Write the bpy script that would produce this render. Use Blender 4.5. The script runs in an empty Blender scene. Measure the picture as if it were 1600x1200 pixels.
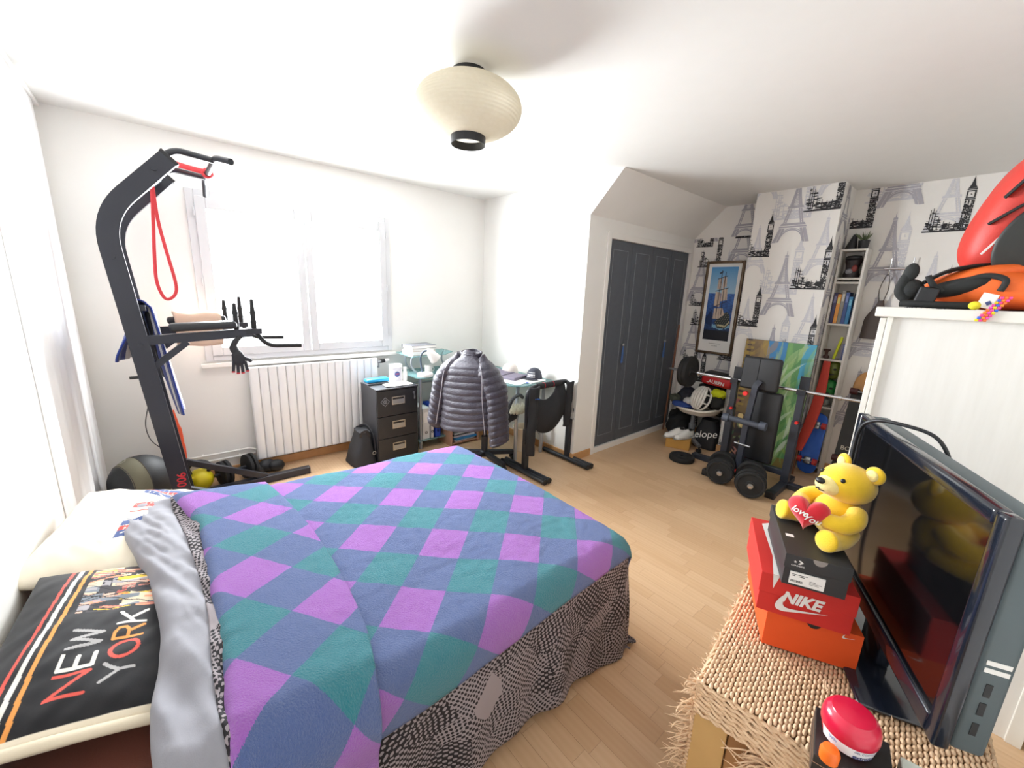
import bpy, bmesh, math, random
import numpy as np
from mathutils import Vector, Matrix, Euler, Quaternion, noise
random.seed(7)
SC = bpy.context.scene
COL = SC.collection
PI = math.pi

# ------------------------------------------------------------------ camera
FPX = 631.878
cam_d = bpy.data.cameras.new('camera')
cam_d.sensor_width = 36.0
cam_d.lens = 36.0 * FPX / 1600.0
cam_d.clip_start = 0.02
cam = bpy.data.objects.new('camera', cam_d)
COL.objects.link(cam)
CR = Vector((0.7597290, -0.6491239, 0.0380779))
CU = Vector((0.1149197, 0.1916777, 0.9747067))
CF = Vector((0.6400041, 0.7361371, -0.2202202))
EYE = Vector((0, 0, 1.56))
cam.matrix_world = Matrix(((CR.x, CU.x, -CF.x, EYE.x), (CR.y, CU.y, -CF.y, EYE.y), (CR.z, CU.z, -CF.z, EYE.z), (0, 0, 0, 1)))
SC.camera = cam

# ------------------------------------------------------------------ world and daylight
W = bpy.data.worlds.new('overcast_sky')
SC.world = W
W.use_nodes = True
W.node_tree.nodes['Background'].inputs[0].default_value = (0.93, 0.97, 1.0, 1)
W.node_tree.nodes['Background'].inputs[1].default_value = 2.0
ld = bpy.data.lights.new('window_daylight', 'AREA')
ld.shape = 'RECTANGLE'; ld.size = 1.36; ld.size_y = 1.06
ld.energy = 216
ld.color = (0.94, 0.975, 1.0)
lo = bpy.data.objects.new('window_daylight', ld)
lo.location = (0.972, 4.02, 1.565)
lo.rotation_euler = (-PI / 2, 0, 0)
COL.objects.link(lo)
SC.view_settings.view_transform = 'Standard'
SC.view_settings.look = 'None'
SC.view_settings.gamma = 1.0
SC.view_settings.exposure = 0.62
SC.view_settings.use_curve_mapping = False
SC.cycles.use_denoising = True
SC.cycles.diffuse_bounces = 8
SC.cycles.max_bounces = 14
SC.cycles.transparent_max_bounces = 12
SC.cycles.caustics_reflective = False
SC.cycles.caustics_refractive = False
SC.cycles.sample_clamp_indirect = 6.0

# ------------------------------------------------------------------ helpers
def lin(c):
    c = c / 255.0
    return c / 12.92 if c <= 0.04045 else ((c + 0.055) / 1.055) ** 2.4
def rgb(r, g, b): return (lin(r), lin(g), lin(b), 1.0)

class NT:
    """small node-building helper"""
    def __init__(s, name):
        s.m = bpy.data.materials.new(name); s.m.use_nodes = True
        s.t = s.m.node_tree; s.t.nodes.clear()
        s.out = s.n('ShaderNodeOutputMaterial'); s.b = s.n('ShaderNodeBsdfPrincipled')
        s.l(s.b.outputs[0], s.out.inputs[0])
    def n(s, t, **kw):
        x = s.t.nodes.new(t)
        for k, v in kw.items(): setattr(x, k, v)
        return x
    def l(s, a, b): s.t.links.new(a, b)
    def set(s, **kw):
        for k, v in kw.items(): s.b.inputs[k.replace('_', ' ')].default_value = v
    def math(s, op, a, b=None, c=None):
        x = s.n('ShaderNodeMath', operation=op)
        for i, v in enumerate((a, b, c)):
            if v is None: continue
            if isinstance(v, (int, float)): x.inputs[i].default_value = v
            else: s.l(v, x.inputs[i])
        return x.outputs[0]
    def mix(s, fac, a, b, mode='MIX'):
        x = s.n('ShaderNodeMix', data_type='RGBA', blend_type=mode)
        for i, v in ((0, fac), (6, a), (7, b)):
            if isinstance(v, (int, float)): x.inputs[i].default_value = v
            elif isinstance(v, tuple): x.inputs[i].default_value = v
            else: s.l(v, x.inputs[i])
        return x.outputs[2]
    def coord(s, kind='Object'):
        return s.n('ShaderNodeTexCoord').outputs[kind]
    def mapping(s, vec, loc=(0, 0, 0), rot=(0, 0, 0), scale=(1, 1, 1)):
        x = s.n('ShaderNodeMapping'); s.l(vec, x.inputs[0])
        x.inputs[1].default_value = loc; x.inputs[2].default_value = rot; x.inputs[3].default_value = scale
        return x.outputs[0]
    def noise(s, vec, scale, detail=3, rough=0.5, out='Fac'):
        x = s.n('ShaderNodeTexNoise'); s.l(vec, x.inputs['Vector'])
        x.inputs['Scale'].default_value = scale; x.inputs['Detail'].default_value = detail; x.inputs['Roughness'].default_value = rough
        return x.outputs[out]
    def bump(s, h, strength, dist=0.01):
        x = s.n('ShaderNodeBump'); s.l(h, x.inputs['Height'])
        x.inputs['Strength'].default_value = strength; x.inputs['Distance'].default_value = dist
        s.l(x.outputs[0], s.b.inputs['Normal'])

MATS = {}
def mat(name, col, rough=0.6, metal=0.0, var=0.06, scale=9.0, bump=0.0, bscale=120.0, coat=0.0, sheen=0.0, spec=None):
    """plain procedural material: a base colour with soft noise variation and fine relief"""
    if name in MATS: return MATS[name]
    k = NT(name)
    c = rgb(*col)
    co = k.coord()
    if var > 0:
        nz = k.noise(co, scale, 4)
        d = tuple(max(0, x * (1 - var * 1.6)) for x in c[:3]) + (1,)
        l_ = tuple(min(1, x * (1 + var)) for x in c[:3]) + (1,)
        k.l(k.mix(nz, d, l_), k.b.inputs['Base Color'])
    else:
        k.b.inputs['Base Color'].default_value = c
    k.set(Roughness=rough, Metallic=metal)
    if coat: k.set(Coat_Weight=coat, Coat_Roughness=0.15)
    if sheen: k.set(Sheen_Weight=sheen)
    if spec is not None: k.b.inputs['Specular IOR Level'].default_value = spec
    if bump > 0: k.bump(k.noise(co, bscale, 3), bump, 0.004)
    MATS[name] = k.m
    return k.m

def attr_mat(name, rough=0.7, bump=0.0, bscale=300, sheen=0.0, coat=0.0):
    """material that reads the printed artwork from the colour attribute 'print'"""
    if name in MATS: return MATS[name]
    k = NT(name)
    a = k.n('ShaderNodeVertexColor'); a.layer_name = 'print'
    nz = k.noise(k.coord(), 40, 3)
    k.l(k.mix(0.10, a.outputs[0], k.mix(nz, a.outputs[0], (0.5, 0.5, 0.5, 1), 'OVERLAY')), k.b.inputs['Base Color'])
    k.set(Roughness=rough)
    if sheen: k.set(Sheen_Weight=sheen)
    if coat: k.set(Coat_Weight=coat)
    if bump: k.bump(k.noise(k.coord(), bscale, 3), bump, 0.003)
    MATS[name] = k.m
    return k.m

WLOC = {}          # world location of every object that parents others
def tag(o, label=None, cat=None, group=None, kind=None):
    if label: o['label'] = label
    if cat: o['category'] = cat
    if group: o['group'] = group
    if kind: o['kind'] = kind
    return o
def thing(name, label, cat, loc=(0, 0, 0), group=None):
    o = bpy.data.objects.new(name, None); COL.objects.link(o)
    o.empty_display_size = 0.05
    o.location = loc; WLOC[o.name] = Vector(loc)
    return tag(o, label, cat, group)

def frame(loc=(0, 0, 0), rot=(0, 0, 0)):
    return Matrix.Translation(Vector(loc)) @ Euler(rot, 'XYZ').to_matrix().to_4x4()
def axes(origin, x, y, z=None):
    x = Vector(x).normalized(); y = Vector(y); y = (y - x * y.dot(x)).normalized(); z = x.cross(y)
    o = Vector(origin)
    return Matrix(((x.x, y.x, z.x, o.x), (x.y, y.y, z.y, o.y), (x.z, y.z, z.z, o.z), (0, 0, 0, 1)))

class MB:
    """collects geometry in world coordinates; build() links it as ONE mesh object"""
    def __init__(s, M=None):
        s.v = []; s.f = []; s.M = M or Matrix.Identity(4); s.c = None
    def add(s, vs, fs, M=None):
        T = s.M @ M if M is not None else s.M
        n = len(s.v)
        s.v += [T @ Vector(p) for p in vs]
        s.f += [tuple(i + n for i in f) for f in fs]
        return s
    def box(s, c, d, rot=(0, 0, 0), bev=0.0, seg=2, M=None):
        T = frame(c, rot)
        if M is not None: T = M @ T
        hx, hy, hz = d[0] / 2, d[1] / 2, d[2] / 2
        if bev <= 0:
            vs = [(x, y, z) for x in (-hx, hx) for y in (-hy, hy) for z in (-hz, hz)]
            fs = [(0, 1, 3, 2), (4, 6, 7, 5), (0, 4, 5, 1), (2, 3, 7, 6), (0, 2, 6, 4), (1, 5, 7, 3)]
            return s.add(vs, fs, T)
        bm = bmesh.new(); bmesh.ops.create_cube(bm, size=1.0)
        for v in bm.verts: v.co = Vector((v.co.x * d[0], v.co.y * d[1], v.co.z * d[2]))
        bmesh.ops.bevel(bm, geom=list(bm.edges), offset=min(bev, min(d) * 0.49), segments=seg, profile=0.5, affect='EDGES')
        return s.addbm(bm, T)
    def b2(s, lo, hi, bev=0.0, seg=2):
        return s.box([(a + b) / 2 for a, b in zip(lo, hi)], [abs(b - a) for a, b in zip(lo, hi)], bev=bev, seg=seg)
    def addbm(s, bm, T=None):
        bm.verts.ensure_lookup_table()
        for i, v in enumerate(bm.verts): v.index = i
        vs = [tuple(v.co) for v in bm.verts]; fs = [tuple(v.index for v in f.verts) for f in bm.faces]
        bm.free()
        return s.add(vs, fs, T)
    def tube(s, pts, r, n=10, closed=False, cap=True, sx=1.0, up=None, M=None):
        """round tube along points; r a number or list; sx flattens the section"""
        P = [Vector(p) for p in pts]; m = len(P)
        R = r if isinstance(r, (list, tuple)) else [r] * m
        vs = []; fs = []
        tan = []
        for i in range(m):
            if closed: t = P[(i + 1) % m] - P[i - 1]
            else: t = P[min(i + 1, m - 1)] - P[max(i - 1, 0)]
            tan.append(t.normalized() if t.length > 1e-9 else Vector((0, 0, 1)))
        a = Vector(up) if up else (Vector((0, 0, 1)) if abs(tan[0].z) < 0.9 else Vector((1, 0, 0)))
        for i in range(m):
            t = tan[i]; a = a - t * a.dot(t)
            if a.length < 1e-6: a = t.orthogonal()
            a.normalize(); b = t.cross(a)
            for j in range(n):
                th = 2 * PI * j / n
                vs.append(P[i] + a * (R[i] * math.cos(th)) + b * (R[i] * sx * math.sin(th)))
        k = m if closed else m - 1
        for i in range(k):
            i2 = (i + 1) % m
            for j in range(n):
                j2 = (j + 1) % n
                fs.append((i * n + j, i * n + j2, i2 * n + j2, i2 * n + j))
        if cap and not closed:
            fs.append(tuple(range(n - 1, -1, -1))); fs.append(tuple((m - 1) * n + j for j in range(n)))
        return s.add(vs, fs, M)
    def cyl(s, a, b, r, r2=None, n=20):
        return s.tube([a, b], [r, r if r2 is None else r2], n)
    def bar(s, pts, w, h, up=(0, 0, 1), M=None):
        """rectangular bar along points: w sideways, h along up"""
        P = [Vector(p) for p in pts]; m = len(P); vs = []; fs = []
        u = Vector(up)
        for i in range(m):
            t0 = (P[i] - P[i - 1]).normalized() if i > 0 else None
            t1 = (P[i + 1] - P[i]).normalized() if i < m - 1 else None
            t = ((t0 or t1) + (t1 or t0)).normalized()
            side = t.cross(u).normalized(); nrm = side.cross(t).normalized()
            k = 1.0
            if t0 and t1: k = 1.0 / max(0.5, t.dot(t1))
            for sa, sb in ((-1, -1), (1, -1), (1, 1), (-1, 1)):
                vs.append(P[i] + side * (sa * w / 2) + nrm * (sb * h / 2 * k))
        for i in range(m - 1):
            for j in range(4):
                j2 = (j + 1) % 4
                fs.append((i * 4 + j, i * 4 + j2, i * 4 + 4 + j2, i * 4 + 4 + j))
        fs.append((3, 2, 1, 0)); fs.append(tuple((m - 1) * 4 + j for j in range(4)))
        return s.add(vs, fs, M)
    def lathe(s, prof, M=None, n=28):
        """profile of (r, z) turned about local z"""
        vs = []; fs = []; m = len(prof)
        for r, z in prof:
            for j in range(n):
                th = 2 * PI * j / n
                vs.append((max(r, 1e-5) * math.cos(th), max(r, 1e-5) * math.sin(th), z))
        for i in range(m - 1):
            for j in range(n):
                j2 = (j + 1) % n
                fs.append((i * n + j, i * n + j2, (i + 1) * n + j2, (i + 1) * n + j))
        ring = prof[0] == prof[-1]
        if prof[0][0] > 1e-4 and not ring: fs.append(tuple(range(n - 1, -1, -1)))
        if prof[-1][0] > 1e-4 and not ring: fs.append(tuple((m - 1) * n + j for j in range(n)))
        return s.add(vs, fs, M)
    def prism(s, poly, depth, M=None):
        """2D polygon in local xy, extruded along local z from 0 to depth"""
        n = len(poly)
        vs = [(p[0], p[1], 0) for p in poly] + [(p[0], p[1], depth) for p in poly]
        fs = [tuple(range(n - 1, -1, -1)), tuple(range(n, 2 * n))]
        fs += [(i, (i + 1) % n, n + (i + 1) % n, n + i) for i in range(n)]
        return s.add(vs, fs, M)
    def ell(s, c, d, rot=(0, 0, 0), nu=16, nv=10, M=None):
        T = frame(c, rot)
        if M is not None: T = M @ T
        prof = [(math.sin(PI * i / nv), -math.cos(PI * i / nv)) for i in range(nv + 1)]
        T = T @ Matrix.Diagonal((d[0], d[1], d[2], 1))
        return s.lathe(prof, T, nu)
    def grid(s, fn, nu, nv, closed_u=False, M=None):
        """surface fn(u, v) with u, v in 0..1"""
        vs = []; fs = []
        w = nu if closed_u else nu + 1
        for j in range(nv + 1):
            for i in range(w): vs.append(fn(i / nu, j / nv))
        for j in range(nv):
            for i in range(nu):
                i2 = (i + 1) % w if closed_u else i + 1
                fs.append((j * w + i, j * w + i2, (j + 1) * w + i2, (j + 1) * w + i))
        return s.add(vs, fs, M)
    def build(s, name, m, parent=None, label=None, cat=None, group=None, kind=None, smooth=None, origin=None, sub=0, solid=0.0, bevel=0.0, colors=None, uvs=None, weld=False):
        me = bpy.data.meshes.new(name)
        if parent is not None: off = WLOC[parent.name]
        elif origin is not None: off = Vector(origin)
        elif s.v:
            xs = [p.x for p in s.v]; ys = [p.y for p in s.v]; zs = [p.z for p in s.v]
            off = Vector(((min(xs) + max(xs)) / 2, (min(ys) + max(ys)) / 2, min(zs)))
        me.from_pydata([tuple(p - off) for p in s.v], [], s.f)
        me.materials.append(m if not isinstance(m, str) else MATS[m])
        if colors is not None:
            ca = me.color_attributes.new('print', 'FLOAT_COLOR', 'POINT')
            ca.data.foreach_set('color', np.asarray(colors, dtype=np.float32).ravel())
        if uvs is not None:
            ul = me.uv_layers.new(name='UVMap')
            li = np.zeros(len(me.loops), dtype=np.int32); me.loops.foreach_get('vertex_index', li)
            ul.data.foreach_set('uv', np.asarray(uvs, dtype=np.float32)[li].ravel())
        if weld:
            bm = bmesh.new(); bm.from_mesh(me); bmesh.ops.remove_doubles(bm, verts=bm.verts, dist=1e-5); bm.to_mesh(me); bm.free()
        bm = bmesh.new(); bm.from_mesh(me); bmesh.ops.recalc_face_normals(bm, faces=bm.faces); bm.to_mesh(me); bm.free()
        if smooth is not None:
            me.shade_smooth()
            if smooth < 179: me.set_sharp_from_angle(angle=math.radians(smooth))
        o = bpy.data.objects.new(name, me); COL.objects.link(o)
        if parent is not None: o.parent = parent
        else: o.location = off
        WLOC[o.name] = off
        if solid:
            md = o.modifiers.new('thickness', 'SOLIDIFY'); md.thickness = solid; md.offset = 0
        if bevel:
            md = o.modifiers.new('edge', 'BEVEL'); md.width = bevel; md.segments = 2; md.limit_method = 'ANGLE'
        if sub:
            md = o.modifiers.new('smooth', 'SUBSURF'); md.levels = sub; md.render_levels = sub
        return tag(o, label, cat, group, kind)

def copy_tree(o, parent=None):
    c = o.copy(); COL.objects.link(c); c.parent = parent
    for ch in list(o.children): copy_tree(ch, c)
    return c

def arc(c, r, a0, a1, n, ax=(1, 0, 0), ay=(0, 0, 1)):
    c = Vector(c); ax = Vector(ax); ay = Vector(ay)
    return [c + ax * (r * math.cos(a0 + (a1 - a0) * i / n)) + ay * (r * math.sin(a0 + (a1 - a0) * i / n)) for i in range(n + 1)]

def rpath(pts, r, n=5):
    """polyline with rounded corners"""
    P = [Vector(p) for p in pts]; out = [P[0]]
    for i in range(1, len(P) - 1):
        a = (P[i - 1] - P[i]); b = (P[i + 1] - P[i])
        d = min(r, a.length * 0.49, b.length * 0.49)
        A = P[i] + a.normalized() * d; B = P[i] + b.normalized() * d
        for k in range(n + 1):
            t = k / n
            out.append(A * (1 - t) ** 2 + P[i] * (2 * t * (1 - t)) + B * t * t)
    out.append(P[-1])
    return out

def catmull(pts, n=6, closed=False):
    P = [Vector(p) for p in pts]; out = []; m = len(P)
    rng = range(m if closed else m - 1)
    for i in rng:
        if closed: p0, p1, p2, p3 = P[i - 1], P[i], P[(i + 1) % m], P[(i + 2) % m]
        else: p0, p1, p2, p3 = P[max(i - 1, 0)], P[i], P[i + 1], P[min(i + 2, m - 1)]
        for k in range(n):
            t = k / n
            out.append(0.5 * ((2 * p1) + (p2 - p0) * t + (2 * p0 - 5 * p1 + 4 * p2 - p3) * t * t + (3 * p1 - p0 - 3 * p2 + p3) * t ** 3))
    if not closed: out.append(P[-1])
    return out

FONT = {}
def text_mesh(txt, size=1.0, shear=0.0, bold=0.0):
    """flat lettering: vertices and faces in local xy"""
    cu = bpy.data.curves.new('lettering', 'FONT'); cu.body = txt; cu.size = size; cu.shear = shear; cu.offset = bold
    cu.align_x = 'CENTER'; cu.align_y = 'CENTER'; cu.resolution_u = 3
    ob = bpy.data.objects.new('lettering', cu)
    me = bpy.data.meshes.new_from_object(ob)
    vs = [tuple(v.co) for v in me.vertices]; fs = [tuple(p.vertices) for p in me.polygons]
    bpy.data.objects.remove(ob); bpy.data.curves.remove(cu); bpy.data.meshes.remove(me)
    return vs, fs
def lettering(name, txt, size, M, m, parent, shear=0.0, bold=0.0, sx=1.0):
    vs, fs = text_mesh(txt, size, shear, bold)
    b = MB(); b.add([(v[0] * sx, v[1], 0) for v in vs], fs, M)
    return b.build(name, m, parent)
# ------------------------------------------------------------------ room dimensions (metres)
XL, XR, XC = -0.43, 4.722, 4.333      # left wall, papered wall, chimney breast face
YB, YF = 3.856, -0.40                 # window wall, wall behind the camera
H = 2.54
XS, YC, ZK, YS = 2.8545, 2.357, 2.23, 2.052   # closet block: side, face, kink height, slope top
CY0, CY1 = 0.964, 1.618               # chimney breast

k = NT('white_wall_paint')
co = k.coord(); nz = k.noise(co, 3.0, 3)
k.l(k.mix(nz, rgb(226, 225, 221), rgb(234, 233, 230)), k.b.inputs['Base Color']); k.set(Roughness=0.62)
k.bump(k.noise(co, 260, 2), 0.05, 0.002); M_WALL = k.m
k = NT('white_wallpaper')
co = k.coord(); nz = k.noise(co, 5.0, 3)
k.l(k.mix(nz, rgb(222, 219, 214), rgb(230, 228, 224)), k.b.inputs['Base Color']); k.set(Roughness=0.7)
k.bump(k.noise(co, 180, 3), 0.06, 0.002); M_PAPER = k.m
M_CEIL = mat('white_ceiling_paint', (225, 225, 222), 0.75, var=0.015, bump=0.03, bscale=200)
M_TRIMW = mat('white_gloss_trim', (232, 230, 226), 0.35, var=0.02)
M_PVC = mat('white_window_plastic', (204, 205, 208), 0.3, var=0.012)
M_BASEB = mat('oak_baseboard', (196, 148, 98), 0.5, var=0.12, scale=14)
M_CLOSET = mat('anthracite_door_paint', (84, 89, 97), 0.48, var=0.10, scale=22, bump=0.08, bscale=160)
M_WORN = mat('worn_grey_edge', (134, 138, 144), 0.6, var=0.35, scale=60)
M_BLACK = mat('black_plastic', (26, 27, 30), 0.45, var=0.1)
M_BLACKM = mat('black_powder_coated_steel', (32, 34, 40), 0.38, var=0.08, bump=0.03, bscale=400)
M_RUBBER = mat('black_rubber', (30, 30, 31), 0.75, var=0.12)
M_CHROME = mat('chromed_steel', (205, 206, 208), 0.16, 1.0, var=0.03)
M_STEEL = mat('brushed_steel', (170, 172, 174), 0.34, 1.0, var=0.08)
M_WHITE = mat('white_plastic', (232, 231, 228), 0.4, var=0.02)
M_PAPERW = mat('white_paper', (240, 239, 236), 0.8, var=0.02)
M_SEAM = mat('dark_joint', (72, 66, 60), 0.9, var=0.05)

# ------------------------------------------------------------------ floor
k = NT('light_oak_laminate')
inf = k.n('ShaderNodeObjectInfo')
co = k.coord()
mp = k.n('ShaderNodeMapping'); k.l(co, mp.inputs[0]); mp.inputs[3].default_value = (9, 0.9, 9)
cb = k.n('ShaderNodeCombineXYZ'); k.l(k.math('MULTIPLY', inf.outputs['Random'], 37.0), cb.inputs[0]); k.l(k.math('MULTIPLY', inf.outputs['Random'], 91.0), cb.inputs[1])
k.l(cb.outputs[0], mp.inputs[1])
g1 = k.noise(mp.outputs[0], 2.2, 5, 0.6)
wv = k.n('ShaderNodeTexWave', wave_type='BANDS', bands_direction='X'); k.l(mp.outputs[0], wv.inputs[0])
wv.inputs['Scale'].default_value = 1.4; wv.inputs['Distortion'].default_value = 7.0; wv.inputs['Detail'].default_value = 2.0; wv.inputs['Detail Scale'].default_value = 0.6
tone = k.mix(inf.outputs['Random'], rgb(198, 164, 128), rgb(212, 181, 146))
tone = k.mix(k.math('MULTIPLY', g1, 0.5), tone, rgb(186, 148, 110))
tone = k.mix(k.math('MULTIPLY', wv.outputs['Fac'], 0.14), tone, rgb(172, 132, 94))
k.l(tone, k.b.inputs['Base Color']); k.set(Roughness=0.36)
k.l(k.math('MULTIPLY_ADD', g1, 0.14, 0.30), k.b.inputs['Roughness'])
M_FLOOR = k.m

floor = MB().b2((XL - 0.1, YF - 0.1, -0.12), (XR + 0.1, YB + 0.1, -0.006)).build('floor', M_SEAM, kind='structure', label='light oak laminate strip floor')
rnd = random.Random(3)
PW, PT = 0.0695, 0.0015
strips = []
x = XL
col = 0
while x < XR - 0.005:
    y = YF - rnd.random() * 0.4
    w = min(PW, XR - x)
    while y < YB:
        L = rnd.choice((0.30, 0.36, 0.42, 0.48, 0.55))
        y0, y1 = max(y, YF), min(y + L, YB)
        if y1 - y0 > 0.03: strips.append((x, w, y0, y1))
        y += L
    x += PW; col += 1
def seen_size(st):
    c = Vector((st[0] + st[1] / 2, (st[2] + st[3]) / 2, 0)); v = c - EYE; z = v.dot(CF)
    if z < 0.1: return 0
    px = 800 + FPX * v.dot(CR) / z; py = 600 - FPX * v.dot(CU) / z
    if not (-20 < px < 1620 and 0 < py < 1230): return 0
    if c.x < 1.42 and 0.85 < c.y < 2.2: return 0          # under the bed
    if c.x > XC and CY0 < c.y < CY1: return 0
    if c.x > XS and c.y > YC: return 0
    if 1.0 < c.x < 1.8 and -0.25 < c.y < 0.3: return 0     # under the woven chest
    if c.x > 2.15 and c.y < 0.3: return 0
    return (st[1] * (st[3] - st[2])) * 1.56 / z ** 3
strips.sort(key=seen_size, reverse=True)
unit = bpy.data.meshes.new('plank')
b = MB(); b.box((0, 0, -0.003), (1, 1, 0.006))
unit.from_pydata([tuple(p) for p in b.v], [], b.f); unit.materials.append(M_FLOOR)
lens = {}
for st in strips[:290]:
    key = (round(st[1], 3), round(st[3] - st[2], 2))
    if key not in lens:
        me = bpy.data.meshes.new('plank'); q = MB(); q.box((0, 0, -0.003), (st[1] - 0.0007, st[3] - st[2] - 0.0007, 0.006))
        me.from_pydata([tuple(p) for p in q.v], [], q.f); me.materials.append(M_FLOOR); lens[key] = me
    o = bpy.data.objects.new('plank', lens[key]); COL.objects.link(o); o.parent = floor
    o.location = Vector((st[0] + st[1] / 2, (st[2] + st[3]) / 2, 0)) - WLOC[floor.name]
rest = MB()
for st in strips[290:]:
    rest.box((st[0] + st[1] / 2, (st[2] + st[3]) / 2, -0.003), (st[1] - 0.0007, st[3] - st[2] - 0.0007, 0.006))
rest.build('planks', M_FLOOR, floor, kind='stuff')

# ------------------------------------------------------------------ walls and ceiling
WX0, WX1, WZ0, WZ1 = 0.262, 1.688, 0.995, 2.155     # window opening in the wall
t = 0.16
b = MB()
b.b2((XL - 0.1, YB, 0), (WX0, YB + t, H)); b.b2((WX1, YB, 0), (XR + 0.1, YB + t, H))
b.b2((WX0, YB, 0), (WX1, YB + t, WZ0)); b.b2((WX0, YB, WZ1), (WX1, YB + t, H))
wall_back = b.build('wall_back', M_WALL, kind='structure', label='white painted wall with the window')
MB().b2((XL - 0.12, YF - 0.1, 0), (XL, YB, H)).build('wall_left', M_WALL, kind='structure', label='white painted wall behind the bed head')
MB().b2((XL, YF - 0.12, 0), (XR + 0.1, YF, H)).build('wall_front', M_WALL, kind='structure', label='white painted wall behind the wardrobe')
wall_right = MB().b2((XR, YF, 0), (XR + 0.12, YB, H)).build('wall_right', M_PAPER, kind='structure', label='white wallpaper with city landmark prints')
wall_ch = MB().b2((XC, CY0, 0), (XR, CY1, H)).build('wall_chimney', M_PAPER, kind='structure', label='papered chimney breast with city landmark prints')
MB().b2((XL - 0.12, YF - 0.12, H), (XR + 0.12, YB + t, H + 0.1)).build('ceiling', M_CEIL, kind='structure', label='white painted ceiling')
# closet block: side wall, face around the doors, sloped top
DX0, DX1, DZ0, DZ1 = 3.165, 4.655, 0.058, 2.072
b = MB()
Msx = axes((XS, 0, 0), (0, 1, 0), (0, 0, 1))      # local x -> Y, local y -> Z, depth -> +X
b.prism([(YB, 0), (YC, 0), (YC, ZK), (YS, H), (YB, H)], 0.08, Msx)
b.b2((XS + 0.08, YC, 0), (DX0, YC + 0.08, ZK)); b.b2((DX1, YC, 0), (XR, YC + 0.08, ZK)); b.b2((DX0, YC, DZ1), (DX1, YC + 0.08, ZK))
b.b2((DX0, YC, 0), (DX1, YC + 0.08, DZ0))
Mx2 = axes((XS + 0.08, 0, 0), (0, 1, 0), (0, 0, 1))
b.prism([(YC, ZK), (YS, H), (YC + 0.08, H), (YC + 0.08, ZK)], XR - XS - 0.08, Mx2)
wall_cl = b.build('wall_closet', M_WALL, kind='structure', label='white closet enclosure with a sloped top')
# frame around the closet doors
b = MB()
b.b2((DX0 - 0.055, YC - 0.014, 0), (DX0, YC - 0.0005, DZ1 + 0.055), 0.004); b.b2((DX1, YC - 0.014, 0), (DX1 + 0.05, YC - 0.0005, DZ1 + 0.055), 0.004)
b.b2((DX0, YC - 0.014, DZ1), (DX1, YC - 0.0005, DZ1 + 0.055), 0.004); b.b2((DX0, YC - 0.006, 0.0), (DX1, YC - 0.0005, DZ0), 0.002)
b.build('trim_1', M_TRIMW, kind='structure', label='white frame around the grey closet doors')
# folding closet doors: four leaves
n = 4; lw = (DX1 - DX0) / n
M_TASSEL = mat('blue_cord', (72, 104, 158), 0.8, var=0.3, scale=80)
for i in range(n):
    x0, x1 = DX0 + i * lw + 0.0025, DX0 + (i + 1) * lw - 0.0025
    lf = MB().b2((x0, YC + 0.012, DZ0 + 0.004), (x1, YC + 0.034, DZ1 - 0.004), 0.002)
    d_ = lf.build('door_%d' % (i + 1), M_CLOSET, kind='structure', label=['anthracite folding closet door leaf beside the white wall', 'anthracite folding closet door leaf, second from the white wall', 'anthracite folding closet door leaf, third from the white wall', 'anthracite folding closet door leaf beside the ship poster'][i])
    m = MB()
    a0, a1, c0, c1 = x0 + 0.065, x1 - 0.065, DZ0 + 0.11, DZ1 - 0.085
    for lo_, hi_ in (((a0, c0), (a0 + 0.006, c1)), ((a1 - 0.006, c0), (a1, c1)), ((a0, c0), (a1, c0 + 0.006)), ((a0, c1 - 0.006), (a1, c1))):
        m.b2((lo_[0], YC + 0.0085, lo_[1]), (hi_[0], YC + 0.0125, hi_[1]), 0.0015)
    m.build('moulding', M_WORN, d_)
    MB().b2((a0 + 0.012, YC + 0.0095, c0 + 0.012), (a1 - 0.012, YC + 0.0125, c1 - 0.012), 0.001).build('panel', M_CLOSET, d_)
    if i in (0, 3):
        hx = x1 - 0.03 if i == 0 else x0 + 0.03
        kb = MB().lathe([(0.004, 0), (0.006, 0.008), (0.014, 0.016), (0.016, 0.024), (0.011, 0.03), (0, 0.031)], axes((hx, YC + 0.011, 1.09), (1, 0, 0), (0, 0, 1)), 14).build('knob', M_STEEL, d_, smooth=50)
        b = MB()
        for s in range(9):
            a = 2 * PI * s / 9
            b.tube([(hx + 0.004 * math.cos(a), YC - 0.012 + 0.004 * math.sin(a), 1.09), (hx + 0.008 * math.cos(a), YC - 0.010 + 0.006 * math.sin(a), 0.99), (hx + 0.011 * math.cos(a + .4), YC - 0.009 + 0.006 * math.sin(a), 0.90 + 0.015 * rnd.random())], 0.0028, 5)
        b.tube([(hx, YC - 0.011, 1.01), (hx, YC - 0.011, 0.995)], 0.011, 8)
        b.build('tassel', M_TASSEL, kb)
# baseboards
MB().b2((XL, YB - 0.014, 0), (XS, YB, 0.072), 0.003).build('baseboard_back', M_BASEB, kind='structure')
MB().b2((XS - 0.014, YC - 0.014, 0), (XS, YB - 0.014, 0.072), 0.003).build('baseboard_closet_side', M_BASEB, kind='structure')
MB().b2((XS, YC - 0.014, 0), (DX0 - 0.056, YC, 0.072), 0.003).build('baseboard_closet', M_BASEB, kind='structure')
MB().b2((XR - 0.014, CY1, 0), (XR, YC, 0.072), 0.003).build('baseboard_right', M_BASEB, kind='structure')
MB().b2((XC - 0.014, CY0, 0), (XC, CY1 + 0.014, 0.072), 0.003).b2((XC, CY1, 0), (XR - 0.014, CY1 + 0.014, 0.072), 0.003).build('baseboard_chimney', M_BASEB, kind='structure')
MB().b2((XL, YF, 0), (XL + 0.014, YB - 0.014, 0.072), 0.003).build('baseboard_left', M_BASEB, kind='structure')
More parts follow.
